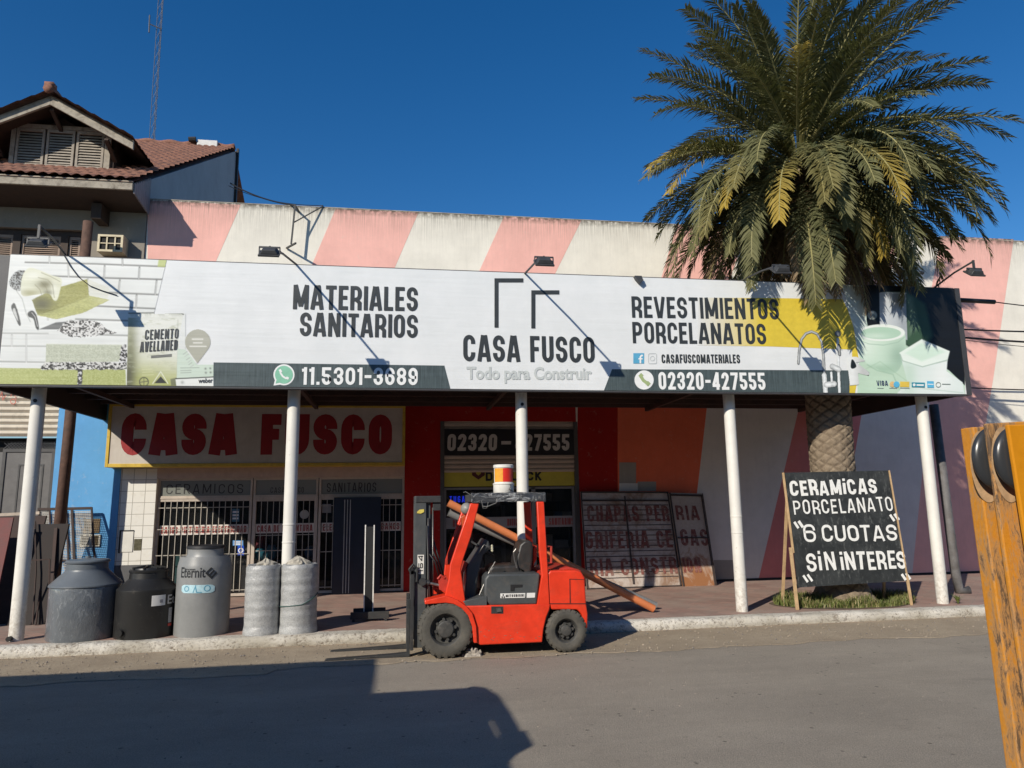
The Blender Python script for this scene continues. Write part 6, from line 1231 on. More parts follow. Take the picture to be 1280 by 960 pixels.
p = at(558, 733.5, Y=YN+.16); q = at(528, 727, Y=YM0); mb = MB(); mb.tube([q, q.lerp(p, .3)], .035, 12, 0); mb.tube([q.lerp(p, .3), p], .02, 10, 1); mb.lathe((q.x, q.y-.05, q.z), [(0, 0), (.05, 0), (.05, .06), (0, .06)], 14, axis='y'); mb.build('tilt_cylinder', [m_fb, m_steel], fk, smooth=True, auto=40)
mb = MB(); qq = F([(548, 722), (558, 720), (561, 728), (558, 740), (549, 737)], YN+.15); mb.prism(qq, YN+.12, YN+.3); mb.tube([at(547, 724, Y=YN+.12), at(551, 719, Y=YN+.12), at(556, 723, Y=YN+.12)], .018, 8); mb.build('tilt_bracket', m_fr2, fk, bevel=.01)
# carriage and forks
cx0, cx1 = mx(511.5), mx(517.5); mb = MB()
for z in (.16, .62): mb.box(cx0+.02, cx1, YM0-.05, YM1+.05, z, z+.1)
zc1 = at(513, 713, Y=YM0).z
for y in (YM0-.06, YM1-.0): mb.box(cx0+.02, cx1, y, y+.055, .1, zc1)
for y in (YM0+.2, YM1-.24): mb.box(cx0+.02, cx1-.03, y, y+.03, .7, zc1)
mb.box(cx0+.02, cx1, YM0-.06, YM1+.055, zc1-.05, zc1)
mb.tube([(cx0+.05, YM0-.04, zc1-.1), (cx0+.0, YM0-.04, zc1+.02), (cx0+.05, YM0-.04, zc1+.08), (cx0+.11, YM0-.04, zc1+.03), (cx0+.1, YM0-.04, zc1-.15)], .016, 8); mb.build('carriage', m_fb, fk, bevel=.006)
tip = at(405, 826, Z=.02)
for y in (YM0+.0, YM1-.13):
    mb = MB(); tx = tip.x+(.02 if y > YM0+.1 else 0); mb.prism([(cx0-.025, .75), (cx0+.018, .75), (cx0+.018, .012), (cx0-.05, .01), (tx, .01), (tx+.02, .02), (cx0-.2, .048), (cx0-.025, .06)], y, y+.12); mb.build('fork', m_fb, fk, bevel=.004)
# ================================================================== BUCKET on the guard
bc = at(629.5, 613, Y=YN+.4); br0 = at(642.4, 613, Y=YN+.4).x-bc.x; zb_ = gz1+.016; hb_ = at(629.5, 580.5, Y=YN+.4-.1).z-zb_
bk = thing('paint_bucket', 'white plastic paint bucket with orange and red label standing on the forklift roof', 'bucket', (bc.x, YN+.4, zb_))
m_bw = pm('white_bucket_plastic', (.74, .72, .66), .4, .1, 6, .05, dirt=.15); r = br0
prof = [(0, 0), (r*.93, 0), (r*.98, .01), (r*.98, hb_*.28), (r*1.03, hb_*.3), (r*1.03, hb_*.335), (r*.9, hb_*.35), (r*.88, hb_*.40), (r*.9, hb_*.88), (r*.97, hb_*.89), (r*.97, hb_*.985), (r*.9, hb_), (0, hb_)]
mb = MB(); mb.lathe((bc.x, YN+.4, zb_), prof, 48); bo = mb.build('pail', m_bw, bk, smooth=True, auto=40)
mb = MB(); n = 48; vs = []; 
for k in range(n+1):
    a = math.pi+math.pi*k/n*1.0
    for z in (hb_*.385, hb_*.865): vs.append((bc.x+(r*.905)*math.cos(a), YN+.4+(r*.905)*math.sin(a), zb_+z))
fs = [(2*k, 2*k+2, 2*k+3, 2*k+1) for k in range(n)]
mb.v = vs; mb.f = fs; mb.m = [0 if 4 <= k < 21 else 1 if k < 46 and k >= 21 else 2 for k in range(n)]; mb.build('label', [pm('orange_label', (.75, .33, .03), .4, .15, 14), pm('red_label', (.68, .03, .02), .4, .1), m_bw], bk)
mb = MB(); mb.tube([(bc.x+r*.5, YN+.4-r*.84, zb_+hb_*.34), (bc.x+r*.55, YN+.4-r*.9, zb_+hb_*.2), (bc.x+r*.35, YN+.4-r*1.05, zb_+hb_*.12), (bc.x+r*.8, YN+.4-r*.7, zb_+.02)], .005, 5); mb.build('handle', m_irn, bk)
# crumpled paper by the front wheel
mb = MB(); c = at(592, 822, Z=0); n = 14; vs = []
for j in range(7):
    for i in range(n):
        a = 2*math.pi*i/n; f = j/6; rr = math.sin(math.pi*(.12+.88*f)) if j < 6 else .05; h = .03+.09*(1-f)
        k = 1+.5*noise.noise((math.cos(a)*2.2, math.sin(a)*2.2, f*5)); vs.append((c.x+.14*(.25+f*.75)*k*math.cos(a), c.y+.07+.07*(.25+f*.75)*k*math.sin(a), max(.006, .1*(1-f)**.7*k)))
mb.add(vs, [(j*n+i, (j+1)*n+i, (j+1)*n+(i+1) % n, j*n+(i+1) % n) for j in range(6) for i in range(n)]+[tuple(range(n))])
solid(mb, 'crumpled_rubble', pm('dusty_rubble', (.4, .36, .31), .9, .5, 20, .8, 30), 'crumpled pale lump of rubble behind the forklift front wheel', 'rubble', loc=(c.x, c.y, 0))
# ================================================================== WATER TANKS
def tank_mat(name, c, film=False):
    t = NT(name); n = t.noise(3, 6, .7); v = t.noise(11, 6, .75, vec=t.map((1, 1, .5)), dist=1.2); f = t.noise(26, 4, .7, vec=t.map((1, 1, .4)), dist=.8)
    cc = t.mix(t.ramp(n, [(.3, 0), (.7, 1)]), sc(c, .85), sc(c, 1.1)); cc = t.mix(t.ramp(t.noise(6, 7, .8), [(.6, 0), (.8, .4)]), cc, (.25, .22, .18))
    if film: cc = t.mix(t.ramp(v, [(.55, 0), (.68, .35)]), cc, (.5, .52, .53))
    t.col(cc).set(Roughness=.34 if film else .42); t.set(Coat_Weight=1.0 if film else .0, Coat_Roughness=.09); t.bump(t.mix(.45, v, f) if film else n, .55 if film else .08, .03); return t.m
def tank(label, pxl, pxr, pyb, prof, mat, name='water_tank'):
    """prof: photo y -> radius fraction"""
    g0 = at((pxl+pxr)/2, pyb, Z=SW); yy = g0.y
    for _ in range(4): rad = (at(pxr, pyb, Y=yy).x-at(pxl, pyb, Y=yy).x)/2*.985; yy = g0.y+rad
    cx = (at(pxl, pyb, Y=yy).x+at(pxr, pyb, Y=yy).x)/2; tk = thing(name, label, 'water tank', (cx, yy, SW), 'water tanks along the kerb')
    return tk, cx, yy, rad
def zat(y, Y, x=150): return at(x, y, Y=Y).z-SW
def lathe_tank(tk, cx, yy, rad, stations, mat, nm='tank_body', n=64):
    mb = MB(); mb.lathe((cx, yy, SW), stations, n); return mb.build(nm, mat, tk, smooth=True, auto=32)
# grey wrapped tank
tk, cx, yy, rad = tank('wide slate grey water tank wrapped in shiny film, leftmost of the three tanks', 56, 147, 803.5, None, None)
zt_, zs_, zn, zl_ = zat(697, yy, 103), zat(735, yy-rad*.7, 100), zat(711, yy, 103), zat(703, yy, 103)
m_t1 = tank_mat('slate_tank_plastic', (.115, .132, .15)); m_t1f = tank_mat('filmed_tank_plastic', (.12, .135, .152), True)
lathe_tank(tk, cx, yy, rad, [(0, 0), (rad*.94, 0), (rad*.96, .02), (rad*.965, zs_*.96), (rad*.955, zs_)], m_t1f, 'wrapped_body')
lathe_tank(tk, cx, yy, rad, [(rad*.955, zs_+.001), (rad*.99, zs_+.012), (rad*.985, zs_+.03), (rad*.6, zn-.03), (rad*.57, zn), (rad*.57, zn+.001), (rad*.56, zl_)], m_t1, 'shoulder')
mb = MB(); mb.lathe((cx, yy, SW), [(rad*.6, zl_-.0), (rad*.61, zl_+.02), (rad*.57, zl_+.04), (rad*.3, zl_+.05), (rad*.1, zl_+.07), (0, zl_+.07)], 48); mb.lathe((cx, yy, SW+zl_+.06), [(rad*.08, 0), (rad*.08, .03), (0, .03)], 12); mb.build('lid', m_t1, tk, smooth=True, auto=32)
# black tank
tk2, cx, yy, rad = tank('squat matt black water tank between the two grey tanks', 141.5, 219, 800, None, None)
zs_, zn, zt2 = zat(739, yy-rad*.7, 180), zat(722, yy, 183), zat(714.5, yy, 183); m_t2 = tank_mat('black_tank_plastic', (.018, .018, .018))
lathe_tank(tk2, cx, yy, rad, [(0, 0), (rad*.97, 0), (rad*.985, .02), (rad*.985, zs_*.98), (rad*.99, zs_), (rad*.985, zs_+.02), (rad*.9, zs_+.05), (rad*.66, zn-.02), (rad*.62, zn), (rad*.6, zt2)], m_t2)
mb = MB(); mb.lathe((cx, yy, SW), [(rad*.63, zt2), (rad*.64, zt2+.025), (rad*.6, zt2+.04), (rad*.52, zt2+.04), (rad*.5, zt2+.06), (rad*.16, zt2+.07), (rad*.15, zt2+.1), (0, zt2+.1)], 48); 
for k in range(8): a = k*.785; mb.bar((cx+rad*.17*math.cos(a), yy+rad*.17*math.sin(a), SW+zt2+.08), (cx+rad*.55*math.cos(a), yy+rad*.55*math.sin(a), SW+zt2+.055), .025, .02)
mb.build('lid', m_t2, tk2, smooth=True, auto=32)
mb = MB(); p = at(145.5, 798, Y=yy-rad*.86); mb.lathe((p.x+.04, yy-rad*.9, SW+.1), [(0, -.05), (.05, -.05), (.055, .0), (.055, .08)], 16, axis='y'); mb.build('outlet', m_t2, tk2)
def wrap_patch(mb, cx, cy, r, a0, a1, z0, z1, mi=0, k=.004, n=10): 
    vs = []
    for i in range(n+1):
        a = a0+(a1-a0)*i/n
        for z in (z0, z1): vs.append((cx+(r+k)*math.cos(a), cy+(r+k)*math.sin(a), z))
    mb.add(vs, [(2*i, 2*i+2, 2*i+3, 2*i+1) for i in range(n)], mi)
class Cyl:      # lettering wrapped on a cylinder
    def __init__(s, cx, cy, r, a0, z0): s.c = (cx, cy, r, a0, z0)
    def __call__(s, u, v, k=0): cx, cy, r, a0, z0 = s.c; a = a0+u/r; return Vector((cx+(r+k)*math.cos(a), cy+(r+k)*math.sin(a), z0+v))
def ang(px, py, cx, cy, r):     # angle on a cylinder where the photo ray meets it
    d = at(px, py, Y=1)-Vector((0, 0, CAMZ)); d /= math.hypot(d.x, d.y); b = d.x*cx+d.y*cy; t_ = b-math.sqrt(max(1e-6, b*b-(cx*cx+cy*cy-r*r))); q = Vector((0, 0, CAMZ))+d*t_; return math.atan2(q.y-cy, q.x-cx), q.z
rr = rad*.986; mb = MB(); a0, za = ang(189, 758, cx, yy, rr); a1, zb2 = ang(207, 743, cx, yy, rr); wrap_patch(mb, cx, yy, rr, a0, a1, za, zb2); a2, z2 = ang(199.5, 753.5, cx, yy, rr); a3, z3 = ang(203.5, 749, cx, yy, rr); wrap_patch(mb, cx, yy, rr, a2, a3, z2, z3, 1, .006)
mb.build('label', [pm('white_paper', (.7, .69, .66), .6, .1, 12), pm('grey_print', (.25, .25, .27), .6)], tk2)
a0, z0_ = ang(209, 755, cx, yy, rr); mb = MB(); bfont(mb, 'Et', Cyl(cx, yy, rr, a0, z0_-.0), .15, .13, .012, .004); a1, z1_ = ang(210, 772, cx, yy, rr); wrap_patch(mb, cx, yy, rr, a1, a1+.16, z1_-.07, z1_+.14, 1); wrap_patch(mb, cx, yy, rr, a1, a1+.16, z1_-.12, z1_-.08, 2); mb.build('lettering', [pm('grey_tank_print', (.42, .42, .42), .5), pm('small_sticker', (.35, .35, .36), .5, .4, 60), pm('red_strip', (.5, .05, .04), .5)], tk2)
# tall grey tank
tk3, cx, yy, rad = tank('tall light grey water tank with dark lettering and pale blue label, beside the wrapped rolls', 216.5, 286, 797, None, None)
m_t3 = tank_mat('mid_grey_tank_plastic', (.225, .23, .228)); zs_, z1_, zn, zt3 = zat(707, yy-rad*.7, 250), zat(700, yy-rad*.5, 250), zat(690, yy, 255), zat(685.5, yy, 255)
lathe_tank(tk3, cx, yy, rad, [(0, 0), (rad*.98, 0), (rad*.99, .02), (rad*.985, zs_*.95), (rad*.97, zs_), (rad*.96, zs_+.015), (rad*.9, z1_+.05), (rad*.7, zn-.06), (rad*.66, zn-.03), (rad*.66, zt3)], m_t3)
mb = MB(); mb.lathe((cx, yy, SW), [(rad*.67, zt3), (rad*.70, zt3+.01), (rad*.69, zt3+.045), (rad*.62, zt3+.05), (rad*.55, zt3+.04), (0, zt3+.06)], 48); mb.build('lid', pm('black_lid', (.022, .022, .024), .5, .2), tk3, smooth=True, auto=32)
rr = rad*.986; a0, z0_ = ang(226.5, 722, cx, yy, rr); a1, _ = ang(256.5, 722, cx, yy, rr); mb = MB(); bfont(mb, 'Eternit', Cyl(cx, yy, rr, a0, z0_), (a1-a0)*rr, .15, .012, .004)
a0, z1b = ang(231, 712.8, cx, yy, rr); a1, _ = ang(244, 712.8, cx, yy, rr); bfont(mb, 'FIBROCEMENTO'[:10].lower(), Cyl(cx, yy, rr, a0, z1b), (a1-a0)*rr, .03, .01, .004)
a0, z2 = ang(263, 716, cx, yy, rr); cl = Cyl(cx, yy, rr, a0, z2)
strokes(mb, [(.018, .07), (-.052, 0), (.018, -.07), (.088, 0)], .03, False, cl, .005); strokes(mb, [(-.017, -.035), (.053, .035)], .026, False, cl, .0062)
mb.build('lettering', pm('dark_tank_print', (.022, .025, .028), .5), tk3)
mb = MB(); a0, za = ang(227, 741, cx, yy, rr); a1, zb2 = ang(268.5, 729.5, cx, yy, rr); n = 18; vs = []
for i in range(n+1):
    f = i/n; a = a0+(a1-a0)*f; c_ = min(1, (min(f, 1-f)*9))**.5; zc_ = (za+zb2)/2-.01*f; h = (zb2-za)/2*(.55+.45*c_)
    for z in (zc_-h, zc_+h): vs.append((cx+(rr+.004)*math.cos(a), yy+(rr+.004)*math.sin(a), z))
mb.add(vs, [(2*i, 2*i+2, 2*i+3, 2*i+1) for i in range(n)]); am = (a0+a1)/2
cl = Cyl(cx, yy, rr, am, (za+zb2)/2); strokes(mb, [(-.05, -.055), (-.015, .05)], .012, False, cl, .006, 1); strokes(mb, [(-.02, .03), (.0, -.05), (.07, -.055)], .014, False, cl, .0065, 1); strokes(mb, circ(-.15, .0, .035, 12), .012, True, cl, .006, 1); strokes(mb, circ(.14, .0, .04, 12), .012, True, cl, .006, 1)
mb.build('label', [pm('pale_blue_label', (.42, .62, .68), .5, .2, 12), pm('blue_print', (.1, .3, .42), .5)], tk3)
# ================================================================== WRAPPED ROLLS
t = NT('bubble_film'); n = t.noise(7, 5, .7, vec=t.map((1, 1, 2.2)), dist=.6); f = t.noise(60, 3, .7); sx = t.n('SeparateXYZ'); t.l(t.co, sx.inputs[0]); wv = t.n('TexWave', bands_direction='Z'); wv.inputs['Scale'].default_value = 2.6; wv.inputs['Distortion'].default_value = 2.5; wv.inputs['Detail'].default_value = 3; wv.inputs['Detail Scale'].default_value = 3; t.l(t.co, wv.inputs[0])
b_ = t.mix(.88, wv.outputs['Fac'], f); c = t.mix(t.ramp(b_, [(.3, 0), (.7, 1)]), (.25, .255, .255), (.47, .475, .47)); c = t.mix(t.ramp(n, [(.6, 0), (.7, .45)]), c, (.72, .72, .71)); t.col(c).set(Roughness=.36, Metallic=.05); t.bump(t.mix(.5, b_, n), .42, .03); m_roll = t.m
def roll(xl, xr, yt, yb, label, sd, torn):
    g0 = at((xl+xr)/2, yb, Z=SW); y = g0.y+.22
    for _ in range(3): r = (at(xr, yb-40, Y=y).x-at(xl, yb-40, Y=y).x)/2; y = g0.y+r
    c = (at(xl, yb-40, Y=y).x+at(xr, yb-40, Y=y).x)/2; h = at((xl+xr)/2, yt, Y=y-r*.6).z-SW
    o = thing('wrapped_roll', label, 'roll', (c, y, SW), 'wrapped insulation rolls at the kerb'); mb = MB(); vs = []; n = 56; m_ = 70
    for j in range(m_+1):
        z = h*j/m_
        for i in range(n):
            a = 2*math.pi*i/n; k = 1+.007*math.sin(z*34+.8*noise.noise((math.cos(a), math.sin(a), z*3)))+.035*noise.noise((math.cos(a)*1.6, math.sin(a)*1.6, z*2.2+sd))+.012*noise.noise((math.cos(a)*9, math.sin(a)*9, z*14+sd))+(.05*(1-z/.12) if z < .12 else 0)-(.06*max(0, (z-h+.04)/.04))
            vs.append((c+r*k*math.cos(a), y+r*k*math.sin(a), SW+z+(.02*noise.noise((math.cos(a)*3, math.sin(a)*3, sd)) if j == m_ else 0)))
    mb.add(vs, [(j*n+i, j*n+(i+1) % n, (j+1)*n+(i+1) % n, (j+1)*n+i) for j in range(m_) for i in range(n)]+[tuple(range(m_*n, m_*n+n))]); mb.build('roll', m_roll, o, smooth=True, auto=50)
    mb = MB(); vs = []; n = 22; m_ = 9; cxk, rk, hk = torn
    for j in range(m_+1):
        f = j/m_
        for i in range(n): a = 2*math.pi*i/n; k = (1-f**2.2)*.9+.1; q = 1+.5*noise.noise((math.cos(a)*2.3, math.sin(a)*2.3, f*3+sd)); vs.append((c+cxk+rk*k*q*math.cos(a), y-.02+rk*.8*k*q*math.sin(a), SW+h-.03+hk*f*(1+.35*noise.noise((math.cos(a)*2, math.sin(a)*2, sd+9)))))
    mb.add(vs, [(j*n+i, j*n+(i+1) % n, (j+1)*n+(i+1) % n, (j+1)*n+i) for j in range(m_) for i in range(n)]+[tuple(range(m_*n, m_*n+n))]); mb.build('twisted_end', pm('crumpled_wrap_paper', (.4, .37, .31), .7, .4, 14, .7, 30), o)
    return c, y, r
roll(306, 350, 707, 795, 'left of the two shiny grey wrapped rolls, its twisted end small and peaked', 1, (.03, .14, .12))
c_, y_, r_ = roll(350.5, 396.5, 706, 793.5, 'right of the two shiny grey wrapped rolls, tied with a dark string', 5, (-.02, .17, .14))
mb = MB(); mb.tube([(c_+r_*1.02*math.cos(a), y_+r_*1.02*math.sin(a), SW+.42+.12*(a-5)*(1 if a > 5 else .2)) for a in [3.3+.1*i for i in range(30)]], .008, 5); solid(mb, 'string', pm('dark_teal_string', (.04, .09, .08), .7), 'dark string tied round the right wrapped roll', 'string', smooth=True)
# ================================================================== BLACK DISPLAY STAND
g0 = at(461, 777, Z=SW); ys = g0.y+.15; sx0 = at(455.5, 700, Y=ys).x; sx1 = at(467.8, 700, Y=ys).x; zt_ = at(461, 656, Y=ys).z
sd_ = thing('display_stand', 'tall narrow black stand with white edges, on the pavement before the blue door', 'stand', ((sx0+sx1)/2, ys, SW)); m_edge = pm('white_edge', (.72, .7, .66), .5, .15, 14, dirt=.2)
mb = MB(); mb.box(sx0+.018, sx1-.018, ys-.02, ys+.02, SW+.09, zt_-.03); mb.build('panel', m_blk, sd_)
mb = MB(); mb.box(sx0, sx0+.018, ys-.035, ys+.03, SW+.09, zt_); mb.box(sx1-.018, sx1, ys-.035, ys+.03, SW+.09, zt_-.005); mb.build('edge_trim', m_edge, sd_)
fx0, fx1 = at(437.5, 778, Y=ys-.2).x, at(486, 778, Y=ys-.2).x; mb = MB(); mb.box(fx0, fx1, ys-.16, ys-.1, SW+.04, SW+.15); mb.box(fx0+.02, fx1-.06, ys+.28, ys+.34, SW+.04, SW+.15); mb.box((sx0+sx1)/2-.05, (sx0+sx1)/2+.05, ys-.1, ys+.28, SW+.05, SW+.1)
for x in (fx0+.03, fx1-.07):
    for y in (ys-.16, ys+.28): mb.box(x, x+.04, y+.005, y+.055, SW, SW+.04)
mb.build('foot', m_fb, sd_, bevel=.005)
# ================================================================== PVC PIPES leaning on the middle post
def pipe(label, p, q, r, c):
    mb = MB(); p, q = Vector(p), Vector(q); d = (q-p).normalized(); mb.tube([p, q], r, 24, 0, cap=False); mb.tube([p+d*.001, q-d*.001], r*.9, 24, 1, cap=False)
    for e, s_ in ((p, 1), (q, -1)):
        a = d.cross(Vector((0, 1, 0))).normalized(); b = d.cross(a); A = [e+(a*math.cos(2*math.pi*k/24)+b*math.sin(2*math.pi*k/24))*r for k in range(24)]; B = [e+(a*math.cos(2*math.pi*k/24)+b*math.sin(2*math.pi*k/24))*r*.9 for k in range(24)]; mb.add(A+B, [(k, (k+1) % 24, 24+(k+1) % 24, 24+k) for k in range(24)], 0)
    c_, d2 = c; solid(mb, 'plastic_pipe', [pm(c_, d2, .35, .12, 6, .03), pm(c_+'_inside', sc(d2, .5), .6)], label, 'pipe', 'plastic pipes leaning on the post', smooth=True, loc=tuple(q), auto=60)
Yp = 11.93
def pend(px, py, Y): return at(px, py, Y=Y)
r1 = .062
pa = pend(560.5, 628.5, Yp); gb = at(817, 761, Z=SW+.06)
pipe('orange plastic pipe leaning behind the forklift, the upper one', pa, (gb.x, gb.y-.0, SW+r1), r1, ('orange_pvc', (.62, .2, .075)))
pb = pend(561, 640.5, Yp+.14); gb2 = at(821, 759, Z=SW+.06)
pipe('grey plastic pipe leaning just behind the orange pipe', pb, (gb2.x+.04, gb2.y+.16, SW+r1), r1, ('grey_pvc', (.21, .21, .205)))
# ================================================================== CHALKBOARD
A0, A1 = at(1006, 765, Z=SW), at(1144, 757.5, Z=SW); YC0 = 11.72
bl0, bl1 = Vector((A0.x, YC0, SW)), Vector((A1.x, YC0, SW)); TL_ = at(977, 590, Y=YC0+.24); TR_ = at(1112, 588, Y=YC0+.24)
cb = thing('chalkboard_sign', 'big black board hand painted CERAMICAS PORCELANATO 6 CUOTAS SIN INTERES at the kerb', 'sign', ((bl0.x+bl1.x)/2, YC0, SW))
def cbp(a, b, k=0):     # a across 0..1, b up 0..1 on the leaning board
    p = bl0.lerp(bl1, a); q = TL_.lerp(TR_, a); n = (bl1-bl0).cross(q-p).normalized(); return p.lerp(q, b)+n*k
t = NT('worn_blackboard'); n1 = t.noise(3, 7, .75, dist=.5); n2 = t.noise(22, 6, .75, vec=t.map((1, 1, .3))); c = t.mix(t.ramp(n1, [(.4, 0), (.75, .8)]), (.016, .018, .018), (.06, .065, .064)); c = t.mix(t.ramp(n2, [(.55, 0), (.72, .6)]), c, (.2, .21, .2)); t.col(c).set(Roughness=.6); t.bump(n2, .1, .005); m_cbd = t.m
zb_f = (765-738)/(765-590.0)*.88+.03
b0 = .155; mb = MB(); mb.loft([cbp(.03, b0), cbp(.99, b0+.02), cbp(.985, 1), cbp(.03, .995)], [cbp(.03, b0, -.02), cbp(.99, b0+.02, -.02), cbp(.985, 1, -.02), cbp(.03, .995, -.02)]); mb.build('board', m_cbd, cb)
m_raw = pm('raw_pine', (.5, .34, .18), .75, .25, 7, .3, 60, dirt=.2)
def leg(a0, a1, b0_, b1_, wd, off): 
    mb = MB(); p, q = cbp(a0, b0_, off), cbp(a1, b1_, off); mb.bar(p, q, wd, .03); return mb.build('leg', m_raw, cb, bevel=.004)
leg(.0, .0, 0, .44, .055, .012); leg(.022, .012, .4, .995, .035, .001); leg(1.0, 1.0, 0, .2, .045, -.005); leg(1.0, .995, .2, 1.0, .02, 0)
mb = MB(); p = cbp(.06, 1.0, -.03); mb.bar(cbp(.06, .95, -.035), (bl0.x+.08, YC0+.62, SW+.0), .045, .03); mb.build('back_leg', m_raw, cb); mb = MB(); mb.bar(cbp(.94, .95, -.035), (bl1.x-.08, YC0+.62, SW+.0), .045, .03); mb.build('back_leg', m_raw, cb)
m_chk = pm('white_brush_paint', (.76, .76, .73), .7, .12, 30, .1)
def cw(s, x0, y0, x1, y1, h0, t, sd, jit=.05, rnd=.2, gap=.2):
    """words on the board, photo pixel baseline"""
    mb = MB()
    def inv(px, py):
        a, b = .5, .5
        for _ in range(14):      # invert the board map numerically
            f = lambda a, b: (lambda P: ((P-Vector((0, 0, CAMZ))).dot(_r)/(P-Vector((0, 0, CAMZ))).dot(_f)*FPX+640, 480-(P-Vector((0, 0, CAMZ))).dot(_u)/(P-Vector((0, 0, CAMZ))).dot(_f)*FPX))(cbp(a, b))
            x, y = f(a, b); xa, ya = f(a+.01, b); xb, yb = f(a, b+.01); J = ((xa-x)/.01, (xb-x)/.01, (ya-y)/.01, (yb-y)/.01); D = J[0]*J[3]-J[1]*J[2]; dx, dy = px-x, py-y; a += (J[3]*dx-J[1]*dy)/D; b += (-J[2]*dx+J[0]*dy)/D
        return cbp(a, b)
    P, Q = inv(x0, y0), inv(x1, y1); T = inv(x0, y0-h0); n = (bl1-bl0).cross(TL_-bl0).normalized(); u = (Q-P); v = (TL_-bl0).normalized(); v = (v-u.normalized()*v.dot(u.normalized())).normalized()
    pl = Plane(P, u, v); text(mb, s, pl, u.length, (T-P).dot(v), t, gap, rnd, jit=jit, layer=.004, seed=sd); mb.build('lettering', m_chk, cb)
cw('CERAMiCAS', 988.5, 620, 1097, 617, 19, .2, 11, .05, .14, .1); cw('PORCELANATO', 993, 643.5, 1117, 638.5, 18, .13, 12, .05, .22, .14)
cw('6', 1006, 678, 1021, 677.5, 22, .14, 13, .03, .2); cw('CUOTAS', 1029, 677.5, 1122, 675.5, 20.5, .16, 14, .05, .2, .08)
cw('SiN', 1009, 714, 1045.5, 712.5, 23.5, .15, 15, .05, .2, .14); cw('iNTERES', 1052, 712.5, 1134, 711, 23, .17, 16, .05, .16, .09)
for (x0, y0, sdx) in ((994, 661, 1), (1114, 652, 1), (1005, 728, 2), (1128, 726, 3)): cw('q', x0, y0, x0+10, y0-.3, 9.5, .38, 20+sdx, .06)
# ================================================================== RUSTY PAINTED PANELS leaning on the wall
t = NT('rusty_white_sheet'); n1 = t.noise(2.2, 7, .75, dist=.6); n2 = t.noise(17, 6, .8); nw = t.noise(3, 6, .8, vec=t.map((1, 1, .5)), dist=.5)
c = t.mix(t.ramp(n2, [(.35, 0), (.7, 1)]), (.42, .36, .32), (.54, .47, .42)); c = t.mix(t.ramp(n1, [(.44, 0), (.62, .85)]), c, (.22, .12, .065)); c = t.mix(t.ramp(n2, [(.6, 0), (.68, .8)]), c, (.12, .06, .035)); t.col(c).set(Roughness=.75); t.bump(n2, .35, .008); m_pnl = t.m
t = NT('rusty_sheet_right'); n1 = t.noise(1.7, 7, .75, dist=.6); n2 = t.noise(17, 6, .8); sx = t.n('SeparateXYZ'); t.l(t.co, sx.inputs[0]); g = t.n('MapRange'); g.inputs[1].default_value = 1.1; g.inputs[2].default_value = .1; t.l(sx.outputs[2], g.inputs[0])
c = t.mix(t.ramp(n2, [(.35, 0), (.7, 1)]), (.42, .34, .28), (.52, .44, .37)); c = t.mix(t.ramp(t.math('ADD', n1, t.math('MULTIPLY', g.outputs[0], .3)), [(.6, 0), (.74, .95)]), c, (.26, .1, .03)); t.col(c).set(Roughness=.75); t.bump(n2, .35, .008); m_pnl2 = t.m
m_frm = pm('rusted_frame', (.055, .04, .035), .75, .5, 9, .4)
m_oldred = pm('faded_dark_red_letters', (.2, .055, .042), .75, .5, 12, .2, dirt=.75, dirtc=(.3, .24, .2))
def lean(px, yb, yt):
    return None
Yb0, Yt0 = 15.5, 15.98
def lp(px, py, f, k=0): return at(px, py, Y=Yb0+(Yt0-Yb0)*f-k)
pn = thing('painted_gate_panel', 'wide rusty white metal panel lettered CHAPAS PER leaning on the shop wall', 'panel', (at(790, 730, Y=Yb0).x, Yb0, SW))
def quadmap(BLp, BRp, TRp, TLp):
    def f(u, v, k=0):
        a = BLp.lerp(BRp, u); b = TLp.lerp(TRp, u); n = (BRp-BLp).cross(TLp-BLp).normalized(); return a.lerp(b, v)+n*k
    return f
def g_base(px): p = at(px, 728, Y=Yb0); return Vector((p.x, Yb0, SW))
q1 = quadmap(g_base(733), g_base(851.5), at(835, 615, Y=Yt0), at(725.5, 614.5, Y=Yt0)); q2 = quadmap(g_base(851.5)+Vector((.01, -.05, 0)), g_base(894)+Vector((0, -.05, 0)), at(878, 617, Y=Yt0-.05), at(836, 616, Y=Yt0-.05))
def qbox(mb, q, u0, u1, v0, v1, k0, k1, mi=0): mb.loft([q(u0, v0, k0), q(u1, v0, k0), q(u1, v1, k0), q(u0, v1, k0)], [q(u0, v0, k1), q(u1, v0, k1), q(u1, v1, k1), q(u0, v1, k1)], mi)
class QP:
    def __init__(s, q, w, h): s.q, s.w, s.h = q, w, h
    def __call__(s, u, v, k=0): return s.q(u/s.w, v/s.h, k)
def panel(o, q, mat, rails, words, wtot, htot, ribs=0):
    mb = MB(); qbox(mb, q, 0, 1, 0, 1, -.02, 0)
    for i in range(ribs): v = .1+.86*i/ribs; qbox(mb, q, .02, .98, v, v+.008, 0, .008, 1)
    mb.build('sheet', [mat, m_frm], o)
    mb = MB()
    for u0, u1, v0, v1 in rails: qbox(mb, q, u0, u1, v0, v1, .0085, .03)
    mb.build('frame', m_frm, o)
    for s_, u0, u1, v0, v1 in words:
        mb = MB(); text(mb, s_, QP(lambda a, b, k: q(u0+a, v0+b, k), wtot, htot), (u1-u0)*wtot, (v1-v0)*htot, .17, .12, .16, layer=.0095, jit=.02); mb.build('lettering', m_oldred, o)
W1 = (q1(1, 0)-q1(0, 0)).length; H1 = (q1(0, 1)-q1(0, 0)).length; W2 = (q2(1, 0)-q2(0, 0)).length
